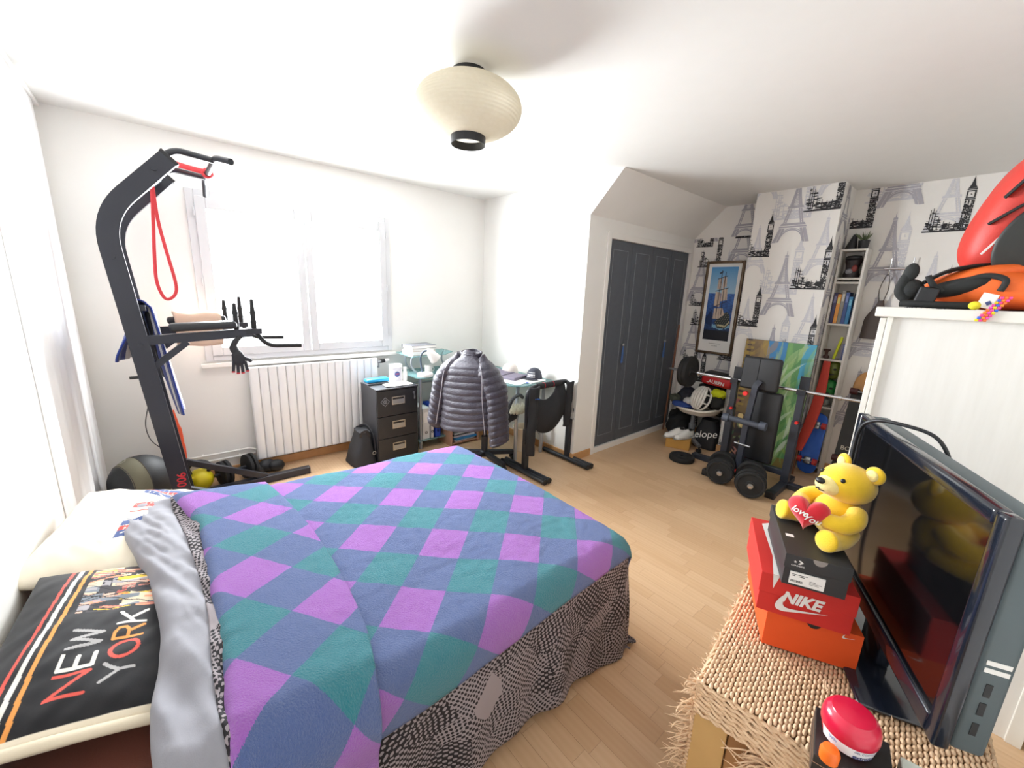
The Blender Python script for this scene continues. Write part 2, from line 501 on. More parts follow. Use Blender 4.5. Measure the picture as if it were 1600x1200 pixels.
MB().b2((XR - 0.014, YF, 0), (XR, CY0, 0.072), 0.003).build('baseboard_right_end', M_BASEB, kind='structure')

# ------------------------------------------------------------------ window
win = thing('window_1', 'white plastic double window with two tall panes', 'window', (0.975, YB, 0.955)); win['kind'] = 'structure'
def rect_frame(b, x0, x1, z0, z1, w, y0, y1, bev=0.004):
    b.b2((x0, y0, z0), (x0 + w, y1, z1), bev); b.b2((x1 - w, y0, z0), (x1, y1, z1), bev)
    b.b2((x0 + w, y0, z0), (x1 - w, y1, z0 + w), bev); b.b2((x0 + w, y0, z1 - w), (x1 - w, y1, z1), bev)
b = MB(); rect_frame(b, 0.222, 1.727, 0.955, 2.194, 0.048, YB - 0.022, YB + 0.05); b.build('window_frame', M_PVC, win)
k = NT('clear_window_glass')
tr = k.n('ShaderNodeBsdfTransparent'); gl = k.n('ShaderNodeBsdfGlossy'); gl.inputs['Roughness'].default_value = 0.02
mx = k.n('ShaderNodeMixShader'); mx.inputs[0].default_value = 0.06
k.l(tr.outputs[0], mx.inputs[1]); k.l(gl.outputs[0], mx.inputs[2]); k.l(mx.outputs[0], k.out.inputs[0]); M_GLASSW = k.m
for x0, x1, p0, p1 in ((0.268, 0.974, 0.335, 0.911), (0.982, 1.684, 1.042, 1.618)):
    b = MB(); z0, z1, q0, q1 = 0.996, 2.150, 1.062, 2.065
    y0, y1 = YB - 0.034, YB + 0.03
    b.b2((x0, y0, z0), (p0, y1, z1), 0.005); b.b2((p1, y0, z0), (x1, y1, z1), 0.005); b.b2((p0, y0, z0), (p1, y1, q0), 0.005); b.b2((p0, y0, q1), (p1, y1, z1), 0.005)
    sash = b.build('sash', M_PVC, win)
    b = MB(); b.b2((p0, YB - 0.006, q0), (p0 + 0.006, YB + 0.0, q1)); b.b2((p1 - 0.006, YB - 0.006, q0), (p1, YB, q1)); b.b2((p0, YB - 0.006, q1 - 0.006), (p1, YB, q1)); b.b2((p0, YB - 0.006, q0), (p1, YB, q0 + 0.006))
    b.build('gasket', mat('grey_rubber_gasket', (128, 130, 134), 0.7), sash)
    MB().b2((p0 + 0.001, YB + 0.002, q0 + 0.001), (p1 - 0.001, YB + 0.006, q1 - 0.001)).build('pane', M_GLASSW, sash)
    hx = x0 - 0.006 if x0 < 0.5 else x1 + 0.006
    for hz in (1.15, 1.55, 2.04):
        MB().cyl((hx, YB - 0.036, hz - 0.03), (hx, YB - 0.036, hz + 0.03), 0.006, n=10).build('hinge', M_PVC, sash)
MB().b2((0.19, YB - 0.045, 0.905), (1.762, YB + 0.0, 0.94), 0.006).build('window_sill', M_TRIMW, win)
# roller blind boxes' thin shadow gap above each pane is the sash reveal itself

# curtain hanging against the left wall
def curt(u, v):
    y = 2.52 + 1.30 * u; z = 0.09 + 2.445 * v
    fold = 0.007 * math.sin(u * 30) + 0.005 * math.sin(u * 61 + 1)
    fold *= 0.10 + 0.90 * smooth01((0.75 - v) / 0.5)
    edge = smooth01(min(u, 1 - u) / 0.06)
    return (XL + 0.002 + (0.013 + fold) * edge, y, z)
cm = mat('white_voile_fabric', (236, 236, 236), 0.8, var=0.02, bump=0.03, bscale=500)
def smooth01(x): x = max(0.0, min(1.0, x)); return x * x * (3 - 2 * x)
cur = thing('curtain', 'white floor-length curtain hanging on the wall beside the pillows', 'curtain', (XL + 0.045, 3.34, 0.12))
MB().grid(curt, 120, 30).build('fabric', cm, cur, smooth=180, solid=0.003)
MB().b2((XL + 0.001, 2.50, 2.515), (XL + 0.030, 3.84, 2.538), 0.003).build('ceiling_track', M_WHITE, cur)

# ------------------------------------------------------------------ radiator and pipes
M_RAD = mat('white_radiator_enamel', (233, 233, 233), 0.3, var=0.01)
rad = thing('radiator', 'white sectioned panel radiator under the window', 'radiator', (1.008, YB - 0.07, 0.12))
NS = 16; sw = (1.535 - 0.482) / NS
q = MB()
x0 = 0.482
poly = [(0.002, 0), (0.001, 0.05), (0.004, 0.060), (0.010, 0.064), (sw - 0.010, 0.064), (sw - 0.004, 0.060), (sw - 0.001, 0.05), (sw - 0.002, 0)]
q.prism([(x0 + p[0], -(YB - 0.112 + 0.064 - p[1])) for p in poly], 0.775, Matrix.Translation((0, 0, 0.12)) @ Matrix.Diagonal((1, -1, 1, 1)))
sec = q.build('section', M_RAD, rad, smooth=40)
for i in range(1, NS):
    c = sec.copy(); COL.objects.link(c); c.parent = rad; c.location = (i * sw, 0, 0)
for z_ in (0.16, 0.81): MB().b2((0.5, YB - 0.075, z_), (1.52, YB - 0.035, z_ + 0.04), 0.008).build('manifold', M_RAD, rad)
for x_ in (0.62, 1.36): MB().b2((x_, YB - 0.05, 0.70), (x_ + 0.03, YB - 0.001, 0.74)).build('bracket', M_RAD, rad)
b = MB(); b.cyl((1.53, YB - 0.06, 0.855), (1.575, YB - 0.06, 0.855), 0.009); b.cyl((1.575, YB - 0.06, 0.855), (1.585, YB - 0.06, 0.855), 0.016); b.cyl((1.565, YB - 0.06, 0.855), (1.565, YB - 0.06, 0.80), 0.007); b.cyl((1.565, YB - 0.06, 0.80), (1.565, YB, 0.80), 0.007)
vv = b.build('valve', M_STEEL, rad, smooth=50)
MB().cyl((1.586, YB - 0.06, 0.858), (1.625, YB - 0.06, 0.860), 0.019, n=14).build('collar', M_BLACK, vv, smooth=50)
MB().cyl((1.625, YB - 0.06, 0.860), (1.665, YB - 0.06, 0.862), 0.018, n=14).build('thermostat_head', M_WHITE, vv, smooth=50)
for zz, nm in ((0.205, 'upper'), (0.155, 'lower')):
    b = MB(); b.tube([(XL + 0.02, YB - 0.03, zz), (0.475 if zz < 0.2 else 0.44, YB - 0.03, zz)], 0.0085, 10)
    if zz > 0.2: b.tube([(0.44, YB - 0.03, zz), (0.482, YB - 0.05, 0.19)], 0.0085, 10)
    p = b.build('heating_pipe', M_TRIMW, kind=None, label='white heating pipe along the wall above the baseboard, ' + nm + ' of two', cat='pipe', group='heating pipes', smooth=60)
    for xx in (-0.36, 0.12, 0.36):
        MB().b2((xx, YB - 0.022, zz - 0.007), (xx + 0.012, YB, zz + 0.007)).build('clip', M_TRIMW, p)
# ------------------------------------------------------------------ bed
def smooth01(x): x = max(0.0, min(1.0, x)); return x * x * (3 - 2 * x)
BX1, BY0, BY1 = 1.375, 0.895, 2.125          # inner rectangle the covers lie on (head end open)
def bed_top(x, y):
    return 0.553 + 0.045 * smooth01((0.75 - x) / 0.9) - 0.02 * smooth01((x - 0.9) / 0.6) + 0.014 * math.sin(PI * (y - BY0) / (BY1 - BY0)) + 0.004 * noise.noise((x * 5, y * 5, 1.3))
def drape(x, y, lift=0.0, r=0.085, wob=0.0, zmin=0.02, seed=0.0):
    cx = min(x, BX1); cy = min(max(y, BY0), BY1)
    ex, ey = x - cx, y - cy
    e = math.hypot(ex, ey)
    zt = bed_top(cx, cy) + lift
    if e < 1e-6: return Vector((x, y, zt))
    nx, ny = ex / e, ey / e
    rr = r + lift
    a = min(e / rr, PI / 2)
    out = rr * math.sin(a); dz = rr * (1 - math.cos(a)); hang = max(0.0, e - rr * PI / 2)
    w = wob * smooth01(hang / 0.25)
    s = x * 1.0 + math.atan2(ny, nx) * 0.35
    out += w * (math.sin(s * 17 + seed) * 0.6 + math.sin(s * 31 + seed * 2) * 0.4) + 0.05 * hang
    z = zt - dz - hang
    if z < zmin:
        out += (zmin - z) * 0.18; z = zmin + 0.006 * math.sin(s * 23)
    return Vector((cx + nx * out, cy + ny * out, z))

bed = thing('bed', 'double bed with brown fitted sheet beneath a grey patterned duvet', 'bed', (0.52, 1.51, 0))
M_BROWN = mat('brown_cotton', (104, 52, 36), 0.85, var=0.12, scale=6, bump=0.12, bscale=300, sheen=0.2)
MB().b2((XL + 0.02, 0.86, 0.06), (1.42, 2.16, 0.26), 0.02).build('bed_base', mat('dark_bed_base', (70, 60, 54), 0.8), bed, smooth=40)
for xx in (XL + 0.12, 1.32):
    for yy in (0.95, 2.07): MB().cyl((xx, yy, 0), (xx, yy, 0.07), 0.03, n=12).build('foot', M_BLACK, bed, smooth=50)
MB().b2((XL + 0.015, 0.84, 0.26), (1.44, 2.18, 0.475), 0.07, 4).build('mattress', M_BROWN, bed, smooth=60)

# duvet: black-and-grey patterned cover, plain grey underside turned back at the head
k = NT('grey_black_patterned_cotton')
uv = k.n('ShaderNodeUVMap').outputs[0]
vo = k.n('ShaderNodeTexVoronoi'); k.l(uv, vo.inputs['Vector']); vo.inputs['Scale'].default_value = 9.0
sp = k.n('ShaderNodeSeparateColor'); k.l(vo.outputs['Color'], sp.inputs[0])
rt = k.n('ShaderNodeVectorRotate', rotation_type='Z_AXIS'); k.l(uv, rt.inputs['Vector']); k.l(k.math('MULTIPLY', k.math('FLOOR', k.math('MULTIPLY', sp.outputs[0], 4.0)), 0.55), rt.inputs['Angle'])
dis = k.n('ShaderNodeTexNoise'); k.l(uv, dis.inputs['Vector']); dis.inputs['Scale'].default_value = 14.0
ad = k.n('ShaderNodeVectorMath', operation='MULTIPLY_ADD'); k.l(dis.outputs['Color'], ad.inputs[0]); ad.inputs[1].default_value = (0.03, 0.03, 0); k.l(rt.outputs[0], ad.inputs[2])
sx = k.n('ShaderNodeSeparateXYZ'); k.l(ad.outputs[0], sx.inputs[0])
fr = k.math('MULTIPLY_ADD', sp.outputs[1], 90.0, 270.0)
a_ = k.math('SINE', k.math('MULTIPLY', sx.outputs[0], fr)); b_ = k.math('SINE', k.math('MULTIPLY', sx.outputs[1], k.math('MULTIPLY_ADD', sp.outputs[2], 110.0, 220.0)))
dots = k.math('GREATER_THAN', k.math('MULTIPLY', a_, b_), k.math('MULTIPLY_ADD', sp.outputs[2], 0.40, -0.22))
plain = k.math('LESS_THAN', sp.outputs[1], 0.10)
dots = k.math('MULTIPLY', dots, k.math('SUBTRACT', 1.0, plain))
k.l(k.mix(dots, rgb(146, 138, 142), rgb(26, 23, 28)), k.b.inputs['Base Color']); k.set(Roughness=0.85)
k.bump(k.noise(uv, 260, 3), 0.12, 0.003); M_DUVET = k.m
M_GREYC = mat('plain_grey_cotton', (140, 140, 148), 0.85, var=0.05, scale=8, bump=0.10, bscale=350, sheen=0.15)

duv = thing('duvet', 'grey and black patterned duvet with its plain grey side turned back', 'duvet', (0.65, 1.51, 0.5))
U0, U1, V0, V1 = -0.10, BX1 + 0.60, BY0 - 0.585, BY1 + 0.585
NU, NV = 150, 170
b = MB(); uvs = []
for j in range(NV + 1):
    for i in range(NU + 1):
        x = U0 + (U1 - U0) * i / NU; y = V0 + (V1 - V0) * j / NV
        # near hem is lifted off the floor except at the foot corner
        yy = y
        if y < BY0: yy = BY0 - (BY0 - y) * (0.90 + 0.10 * smooth01((x - 1.0) / 0.3) + 0.02 * math.sin(x * 9))
        P = drape(x, yy, 0.0, wob=0.022, seed=0.6)
        d_ = 0.007 * noise.noise((x * 9, y * 4, 0.2)) + 0.004 * noise.noise((x * 22, y * 22, 4.0))
        P = P + Vector((0, -0.4, 0.9)).normalized() * d_
        P.z = max(P.z, 0.012)
        if x < 0.1 and P.z > 0.4: P.z -= 0.012 * smooth01((0.1 - x) / 0.2)
        b.v.append(P); uvs.append((x, y))
for j in range(NV):
    for i in range(NU):
        n0 = j * (NU + 1) + i
        b.f.append((n0, n0 + 1, n0 + NU + 2, n0 + NU + 1))
b.build('cover', M_DUVET, duv, smooth=180, uvs=uvs, solid=0.008)
# turned-back fold
def fold_pt(s, y, w):
    """s along the roll: 0 under edge at the head side -> 1 free edge"""
    xe = -0.108 - 0.125 * smooth01((y - 1.45) / 0.65) + 0.010 * math.sin(y * 11)
    R = 0.040
    if s < 0.3:
        a = PI * (1.28 - s / 0.3 * 0.78)        # round the fold
        x = xe + R + R * 1.0 * math.cos(a); lift = R * math.sin(a) - 0.012
    else:
        t_ = (s - 0.3) / 0.7
        x = xe + R + t_ * (0.05 - xe - R); lift = R - 0.012 - 0.012 * t_
    wr = 0.016 * noise.noise((y * 6.0 + x * 7, x * 18, 3.1)) + 0.010 * (1 - abs(noise.noise((y * 9 + x * 22, x * 9, 7.7)) * 2)) + 0.004 * noise.noise((y * 26, x * 26, 1.7)) + 0.010
    P = drape(x, y, 0.0, wob=0.02, seed=2.2)
    e = max(0.0, BY0 - y, y - BY1)
    k_ = smooth01(e / 0.13)
    sgn = -1 if y < 1.5 else 1
    L = lift + wr
    P = P + Vector((0, sgn * L * k_, L * (1 - k_)))
    P.z = max(P.z, 0.015)
    return P
b = MB(); b.grid(lambda u, v: fold_pt(u * 0.78, 0.33 + (BY1 + 0.25 - 0.33) * v, 0), 44, 150)
b.build('turned_back_side', M_GREYC, duv, smooth=180, solid=0.006)
b = MB(); uvs = []
nu, nv = 10, 150
for j in range(nv + 1):
    for i in range(nu + 1):
        s = 0.70 + 0.3 * i / nu; y = 0.33 + (BY1 + 0.22 - 0.33) * j / nv
        P = fold_pt(s, y, 0); e = max(0.0, BY0 - y)
        P += Vector((0, -0.006 * smooth01(e / .13), 0.006 * (1 - smooth01(e / .13)))); b.v.append(P); uvs.append((s * 0.24, y))
for j in range(nv):
    for i in range(nu):
        n0 = j * (nu + 1) + i; b.f.append((n0, n0 + 1, n0 + nu + 2, n0 + nu + 1))
b.build('patterned_hem', M_DUVET, duv, smooth=180, uvs=uvs, solid=0.004)

# fleece blanket in a diagonal gingham of teal, blue and lilac
k = NT('fleece_gingham')
uv = k.n('ShaderNodeUVMap').outputs[0]
mp = k.mapping(uv, rot=(0, 0, 0), scale=(1, 1, 1))
sx = k.n('ShaderNodeSeparateXYZ'); k.l(mp, sx.inputs[0])
def parity(o_): return k.math('GREATER_THAN', k.math('FLOORED_MODULO', o_, 2.0), 1.0)
# soft woven edges of the squares
nzv = k.n('ShaderNodeTexNoise'); k.l(uv, nzv.inputs['Vector']); nzv.inputs['Scale'].default_value = 55.0; nzv.inputs['Detail'].default_value = 2.0
pu = parity(k.math('ADD', sx.outputs[0], k.math('MULTIPLY_ADD', nzv.outputs['Fac'], 0.05, -0.025)))
pv = parity(k.math('ADD', sx.outputs[1], k.math('MULTIPLY_ADD', nzv.outputs['Fac'], 0.05, -0.025)))
sm = k.math('ADD', pu, pv)
c1 = k.mix(k.math('GREATER_THAN', sm, 0.5), rgb(0, 142, 158), rgb(84, 112, 176))
c2 = k.mix(k.math('GREATER_THAN', sm, 1.5), c1, rgb(182, 104, 214))
fz = k.n('ShaderNodeTexNoise'); k.l(uv, fz.inputs['Vector']); fz.inputs['Scale'].default_value = 34.0; fz.inputs['Detail'].default_value = 4.0; fz.inputs['Roughness'].default_value = 0.7
c3 = k.mix(k.math('MULTIPLY', fz.outputs['Fac'], 0.22), c2, k.mix(0.5, c2, (1, 1, 1, 1)))
k.l(c3, k.b.inputs['Base Color']); k.set(Roughness=0.95, Sheen_Weight=0.35, Sheen_Roughness=0.3)
k.b.inputs['Specular IOR Level'].default_value = 0.1
k.bump(fz.outputs['Fac'], 1.0, 0.016); M_FLEECE = k.m
SA, SB = 0.150, 0.172
def ging(x, y, ox=0.98, oy=1.036, rot=0.0):
    dx, dy = x - ox, y - oy
    if rot: dx, dy = dx * math.cos(rot) - dy * math.sin(rot), dx * math.sin(rot) + dy * math.cos(rot)
    a = (dx * 0.68 - dy * 0.733) / SA + 1.5; b_ = (-dx * 0.66 - dy * 0.75) / SB + 1.5
    return (a, b_)
bl = thing('fleece_blanket', 'teal, blue and lilac diamond-checked fleece blanket spread on the bed', 'blanket', (0.7, 1.51, 0.55))
def blanket_y0(x): return BY0 - (0.205 - 0.085 * smooth01(x / 1.5))
NU, NV = 190, 170
b = MB(); uvs = []
for j in range(NV + 1):
    for i in range(NU + 1):
        x = 0.005 + (BX1 + 0.375 - 0.005) * i / NU
        ya = blanket_y0(x); yb = BY1 + 0.26
        y = ya + (yb - ya) * j / NV
        P = drape(x, y, 0.014, wob=0.012, seed=1.0)
        fzz = 0.0035 * noise.noise((x * 30, y * 30, 2)) + 0.006 * noise.noise((x * 4, y * 4, 9))
        P += Vector((0.15, -0.3, 0.9)) * fzz
        b.v.append(P); uvs.append(ging(x, y))
for j in range(NV):
    for i in range(NU):
        n0 = j * (NU + 1) + i; b.f.append((n0, n0 + 1, n0 + NU + 2, n0 + NU + 1))
b.build('spread_layer', M_FLEECE, bl, smooth=180, uvs=uvs, solid=0.007)
def flap_edge(y): return 0.285 + 0.075 * math.sin(PI * min(1, max(0, (2.2 - y) / 1.5)) * 0.9) - 0.03 * smooth01((1.0 - y) / 0.3)
def flap_head(y): return 0.02 - 0.085 * smooth01((y - 1.75) / 0.5) - 0.02 * smooth01((1.1 - y) / 0.3)
b = MB(); uvs = []
NU, NV = 70, 170
for j in range(NV + 1):
    for i in range(NU + 1):
        y = BY0 - 0.50 + (BY1 + 0.20 - (BY0 - 0.50)) * j / NV
        xh, xe = flap_head(y), flap_edge(y)
        s = i / NU
        if s < 0.2:
            a = PI * (1.5 - s / 0.2 * 1.0); R = 0.030
            x = xh + R + R * math.cos(a); lift = 0.034 + R * math.sin(a) * 0.9
        else:
            t_ = (s - 0.2) / 0.8; x = xh + 0.030 + t_ * (xe - xh - 0.030); lift = 0.061 - 0.022 * t_
        P = drape(x, y, 0.0, wob=0.012, seed=1.0)
        k_ = smooth01((BY0 - y) / 0.13); k2 = smooth01((y - BY1) / 0.13)
        fzz = 0.003 * noise.noise((x * 30, y * 30, 5)) + 0.005 * noise.noise((x * 6, y * 4, 3))
        L = lift + fzz
        P += Vector((0, -L * k_ + L * k2, L * (1 - k_ - k2)))
        b.v.append(P); uvs.append(ging(x, y, 0.115, 1.36, 0.16))
for j in range(NV):
    for i in range(NU):
        n0 = j * (NU + 1) + i; b.f.append((n0, n0 + 1, n0 + NU + 2, n0 + NU + 1))
b.build('folded_back_flap', M_FLEECE, bl, smooth=180, uvs=uvs, solid=0.007)

# ------------------------------------------------------------------ pillows
def seg_d(px, py, ax, ay, bx, by):
    dx, dy = bx - ax, by - ay; L = dx * dx + dy * dy
    t_ = np.clip(((px - ax) * dx + (py - ay) * dy) / L, 0, 1)
    return np.hypot(px - ax - t_ * dx, py - ay - t_ * dy)
GLY = {
 'N': [(0, 0, 0, 1), (0, 1, 1, 0), (1, 0, 1, 1)], 'E': [(0, 0, 0, 1), (0, 1, .9, 1), (0, .5, .8, .5), (0, 0, .9, 0)],
 'W': [(0, 1, .27, 0), (.27, 0, .5, .95), (.5, .95, .73, 0), (.73, 0, 1, 1)], 'Y': [(0, 1, .5, .48), (1, 1, .5, .48), (.5, .48, .5, 0)],
 'R': [(0, 0, 0, 1), (0, 1, .55, 1), (.55, 1, .85, .88), (.85, .88, .85, .64), (.85, .64, .55, .5), (.55, .5, 0, .5), (.45, .5, .95, 0)],
 'K': [(0, 0, 0, 1), (.95, 1, 0, .42), (.28, .58, .95, 0)], 'O': None}
def glyph_mask(X, Y, ch, x0, y0, w, h, th):
    px = (X - x0); py = (Y - y0)
    if ch == 'O':
        rx, ry = w / 2, h / 2
        q = np.hypot((px - rx) / rx, (py - ry) / ry)
        return np.abs(q - 1 + th / (2 * rx) * 0.5) < th / (2 * rx)
    m = np.zeros(X.shape, bool)
    for a, b_, c, d_ in GLY[ch]: m |= seg_d(px, py, a * w, b_ * h, c * w, d_ * h) < th / 2
    return m
def paint(base, mask, colr):
    base[mask] = colr[:3]
def pillow(M, w, hgt, T, n, fn, name_top, mtop, parent, wr=0.006, seed=0.0, bend=None):
    """soft pillow: printed upper face and plain lower face in one mesh"""
    b = MB(M); cols = []
    for side in (1, -1):
        base = len(b.v)
        for j in range(n + 1):
            for i in range(n + 1):
                u = -1 + 2 * i / n; v = -1 + 2 * j / n
                p = (max(0.0, 1 - abs(u) ** 3.2) ** 0.55) * (max(0.0, 1 - abs(v) ** 3.2) ** 0.55)
                x = u * w / 2 * (1 - 0.05 * (1 - abs(v)) * abs(u)); y = v * hgt / 2 * (1 - 0.05 * (1 - abs(u)) * abs(v))
                z = side * T / 2 * p
                if side > 0: z += wr * p * (noise.noise((u * 2.5 + seed, v * 2.5, 1)) + 0.6 * noise.noise((u * 6 + v * 3 + seed, v * 5, 2)))
                if bend: z += bend(u, v)
                b.v.append(M @ Vector((x, y, z)))
        for j in range(n):
            for i in range(n):
                k0 = base + j * (n + 1) + i
                b.f.append((k0, k0 + 1, k0 + n + 2, k0 + n + 1))
    U, V = np.meshgrid(np.linspace(0, 1, n + 1), np.linspace(0, 1, n + 1))
    top = fn(U, V); bot = fn(None, None)
    cols = np.concatenate([top.reshape(-1, 3), np.tile(np.array(bot[:3]), ((n + 1) ** 2, 1))])
    cols = np.concatenate([cols, np.ones((len(cols), 1))], 1)
    return b.build(name_top, mtop, parent, smooth=180, colors=cols, weld=True)
CREAM = rgb(236, 226, 206); INK = rgb(24, 24, 28); CORAL = rgb(214, 84, 72); WHT = rgb(226, 222, 214); GRY = rgb(168, 166, 166); ORG = rgb(228, 152, 76); YEL = rgb(226, 190, 60)
BLU = rgb(58, 78, 128); RED = rgb(190, 62, 58); PNK = rgb(222, 150, 128)
def ny_print(U, V):
    if U is None: return CREAM
    # U: reading direction (near -> far), V: 0 bottom of the letters ... 1 top (towards the wall)
    C = np.zeros(U.shape + (3,)); C[:] = INK[:3]
    nz = (np.sin(U * 60 + V * 20) * np.sin(V * 47 - U * 13))
    C += (0.004 * nz)[..., None]
    def P(m, c): paint(C, m, c)
    # picture of streets and signs on the far part
    rr = random.Random(11)
    pic = (U > 0.54) & (U < 0.965) & (V < 0.765)
    P(pic, rgb(58, 54, 58))
    pal = [rgb(226, 206, 180), rgb(206, 170, 150), rgb(190, 120, 104), CORAL, rgb(44, 42, 48), rgb(120, 128, 138), rgb(214, 196, 168), YEL, rgb(232, 150, 116), rgb(30, 30, 36), rgb(160, 156, 160)]
    for i in range(190):
        u0 = rr.uniform(0.54, 0.955); v0 = rr.uniform(0.0, 0.80); du = rr.uniform(0.012, 0.05); dv = rr.uniform(0.03, 0.20); sh = rr.uniform(-0.35, 0.35)
        q = (np.abs(U - u0 - sh * (V - v0)) < du / 2) & (np.abs(V - v0) < dv / 2) & pic
        P(q, rr.choice(pal))
        if rr.random() < 0.5:
            q = (np.abs(U - u0 - sh * (V - v0)) < du / 5) & (np.abs(V - v0) < dv / 2.6) & pic; P(q, rr.choice(pal))
    for i in range(16):
        u0 = 0.58 + 0.024 * i
        P((np.abs(U - u0 - 0.05 * np.sin(V * 9 + i)) < 0.0025) & pic, rgb(28, 28, 32))
    # stripes along the wall side
    for v0, w_, c in ((0.800, 0.016, ORG), (0.835, 0.018, WHT), (0.868, 0.014, CORAL)):
        P((np.abs(V - v0 - 0.012 * np.sin(U * 5)) < w_ / 2), c)
    # letters
    xs = 0.120
    for ch, c, w_ in (('N', CORAL, 0.088), ('E', WHT, 0.070), ('W', GRY, 0.104)):
        P(glyph_mask(U, V, ch, xs, 0.628, w_, 0.105, 0.0145), c); xs += w_ + 0.024
    xs = 0.145
    for ch, c, w_ in (('Y', GRY, 0.080), ('O', CORAL, 0.088), ('R', ORG, 0.066), ('K', WHT, 0.072)):
        P(glyph_mask(U, V, ch, xs, 0.485, w_, 0.100, 0.0135), c); xs += w_ + 0.018
    P((U < 0.030), CREAM)
    return C
M_PRINT = attr_mat('printed_cotton', 0.85, bump=0.10, bscale=400, sheen=0.1)
nyp = thing('pillow', 'black printed pillow with a NEW YORK motif nearest the camera', 'pillow', (-0.13, 1.46, 0.52), 'pillows on the bed')
Mny = axes((-0.150, 1.425, 0.560), (0.12, 0.99, 0.0), (-0.97, 0.12, 0.24))
ny_o = pillow(Mny, 0.66, 0.57, 0.14, 320, ny_print, 'pillowcase', M_PRINT, nyp, 0.010, 2.0)
ny_o['label'] = 'black pillowcase printed NEW YORK in coral, white and orange letters'
b = MB(Mny)
b.tube(catmull([(-0.318, -0.25, 0.0), (-0.322, -0.1, 0.010), (-0.321, 0.1, 0.012), (-0.318, 0.25, 0.0)], 6), 0.013, 8)
b.build('piping', mat('cream_cotton', (232, 220, 196), 0.85, var=0.06, bump=0.1, bscale=300), nyp, smooth=180)
def uj_print(U, V):
    if U is None: return CREAM
    C = np.zeros(U.shape + (3,)); C[:] = CREAM[:3]
    C *= (1 - 0.03 * (np.sin(U * 9 + V * 5) * 0.5 + 0.5))[..., None]
    wear = (np.sin(U * 91 + 3 * np.sin(V * 33)) * np.sin(V * 77 + 2 * np.sin(U * 41)) > -0.82)
    def P(m, c): paint(C, m & wear, c)
    F = U > 0.46
    # U: wall -> foot, V: near -> far. flag centre lies at the duvet edge
    P(F & (np.abs(V - 0.60) < 0.040), RED); P(F & (np.abs(V - 0.515) < 0.008), RED)
    for s, vv in ((1, 0.60), (-1, 0.60)):
        for off, wd, c, lim in ((0.115, 0.030, BLU, 0.40), (0.225, 0.034, BLU, 0.5), (0.170, 0.020, RED, 0.5)):
            q = F & (np.abs((V - vv) * s - off - (0.74 - U) * 0.42) < wd) & ((V - vv) * s > 0.07) & ((V - vv) * s < lim)
            P(q, c)
    P((U > 0.70) & (np.abs(V - 0.24) < 0.035), RED)
    return C
ujp = thing('pillow', 'cream pillow with faded red and blue flag stripes against the wall', 'pillow', (-0.2, 2.08, 0.52), 'pillows on the bed')
Muj = axes((-0.185, 2.075, 0.572), (0.97, -0.20, -0.22), (0.19, 0.98, 0.0))
pillow(Muj, 0.46, 0.68, 0.15, 160, uj_print, 'pillowcase', M_PRINT, ujp, 0.010, 5.0)
# ------------------------------------------------------------------ power tower in the corner
M_PAD = mat('black_vinyl_pad', (30, 31, 34), 0.5, var=0.08, bump=0.08, bscale=220)
M_NAVYM = mat('dark_navy_steel', (34, 36, 46), 0.36, var=0.06)
PY0, PY1 = 3.00, 3.52
pt = thing('power_tower', 'black steel pull-up and dip tower standing in the corner behind the bed', 'power tower', (0.05, 3.26, 0))
def post_path(y):
    return rpath([(0.005, y, 0.03), (-0.172, y, 1.86), (0.125, y, 2.185)], 0.16, 10)
for y in (PY0, PY1):
    up = MB().bar(post_path(y), 0.05, 0.085, up=(-1, 0, 0.05)).build('upright', M_NAVYM, pt, smooth=35)
    MB().box((0.128, y, 2.188), (0.018, 0.054, 0.092), rot=(0, -0.82, 0), bev=0.003).build('end_cap', M_BLACK, up)
    for (bx, bz) in ((-0.105, 1.20), (0.06, 2.12), (-0.155, 1.66)):
        MB().cyl((bx, y - 0.027, bz), (bx, y - 0.033, bz), 0.012, n=10).build('bolt', M_NAVYM, up)
    MB().box((0.345, y, 0.03), (0.94, 0.055, 0.055), bev=0.004).build('floor_beam', M_NAVYM, pt)
    MB().bar([(-0.01, y, 0.31), (0.50, y, 0.05)], 0.035, 0.04).build('floor_brace', M_NAVYM, pt)
    arm = MB().bar([(-0.09, y, 1.225), (0.42, y, 1.255)], 0.045, 0.05).build('dip_arm', M_NAVYM, pt)
    MB().bar([(-0.062, y, 1.075), (0.10, y, 1.21)], 0.03, 0.032).build('arm_brace', M_NAVYM, arm)
    MB().box((0.185, y, 1.300), (0.32, 0.11, 0.045), rot=(0, -0.04, 0), bev=0.018, seg=3).build('arm_pad', M_PAD, arm, smooth=50)
    MB().box((0.43, y, 1.262), (0.09, 0.05, 0.035), bev=0.004).build('grip_bracket', M_BLACKM, arm)
    for gx, gz in ((0.345, 1.43), (0.437, 1.455)):
        MB().lathe([(0.014, 0), (0.015, 0.05), (0.017, 0.055), (0.014, 0.07), (0.013, 0.10), (0.016, 0.112), (0.012, 0.13), (0.009, gz - 1.262), (0.0, gz - 1.258)], Matrix.Translation((gx, y, 1.262)), 12).build('grip', M_RUBBER, arm, smooth=60)
    MB().tube(rpath([(0.44, y, 1.26), (0.50, y - 0.0, 1.165), (0.70, y, 1.158)], 0.06, 6), 0.013, 10).build('dip_handle', M_RUBBER, arm, smooth=60)
    MB().tube(rpath([(0.10, y, 2.19), (0.16, y, 2.235), (0.325, y, 2.218)], 0.05, 5), 0.017, 12).build('bar_support', M_BLACKM, pt, smooth=60)
MB().tube(rpath([(0.385, 2.845, 2.195), (0.33, 2.945, 2.222), (0.325, 3.57, 2.218), (0.33, 3.68, 2.13)], 0.04, 6), 0.017, 14).build('pull_up_bar', M_BLACKM, pt, smooth=60)
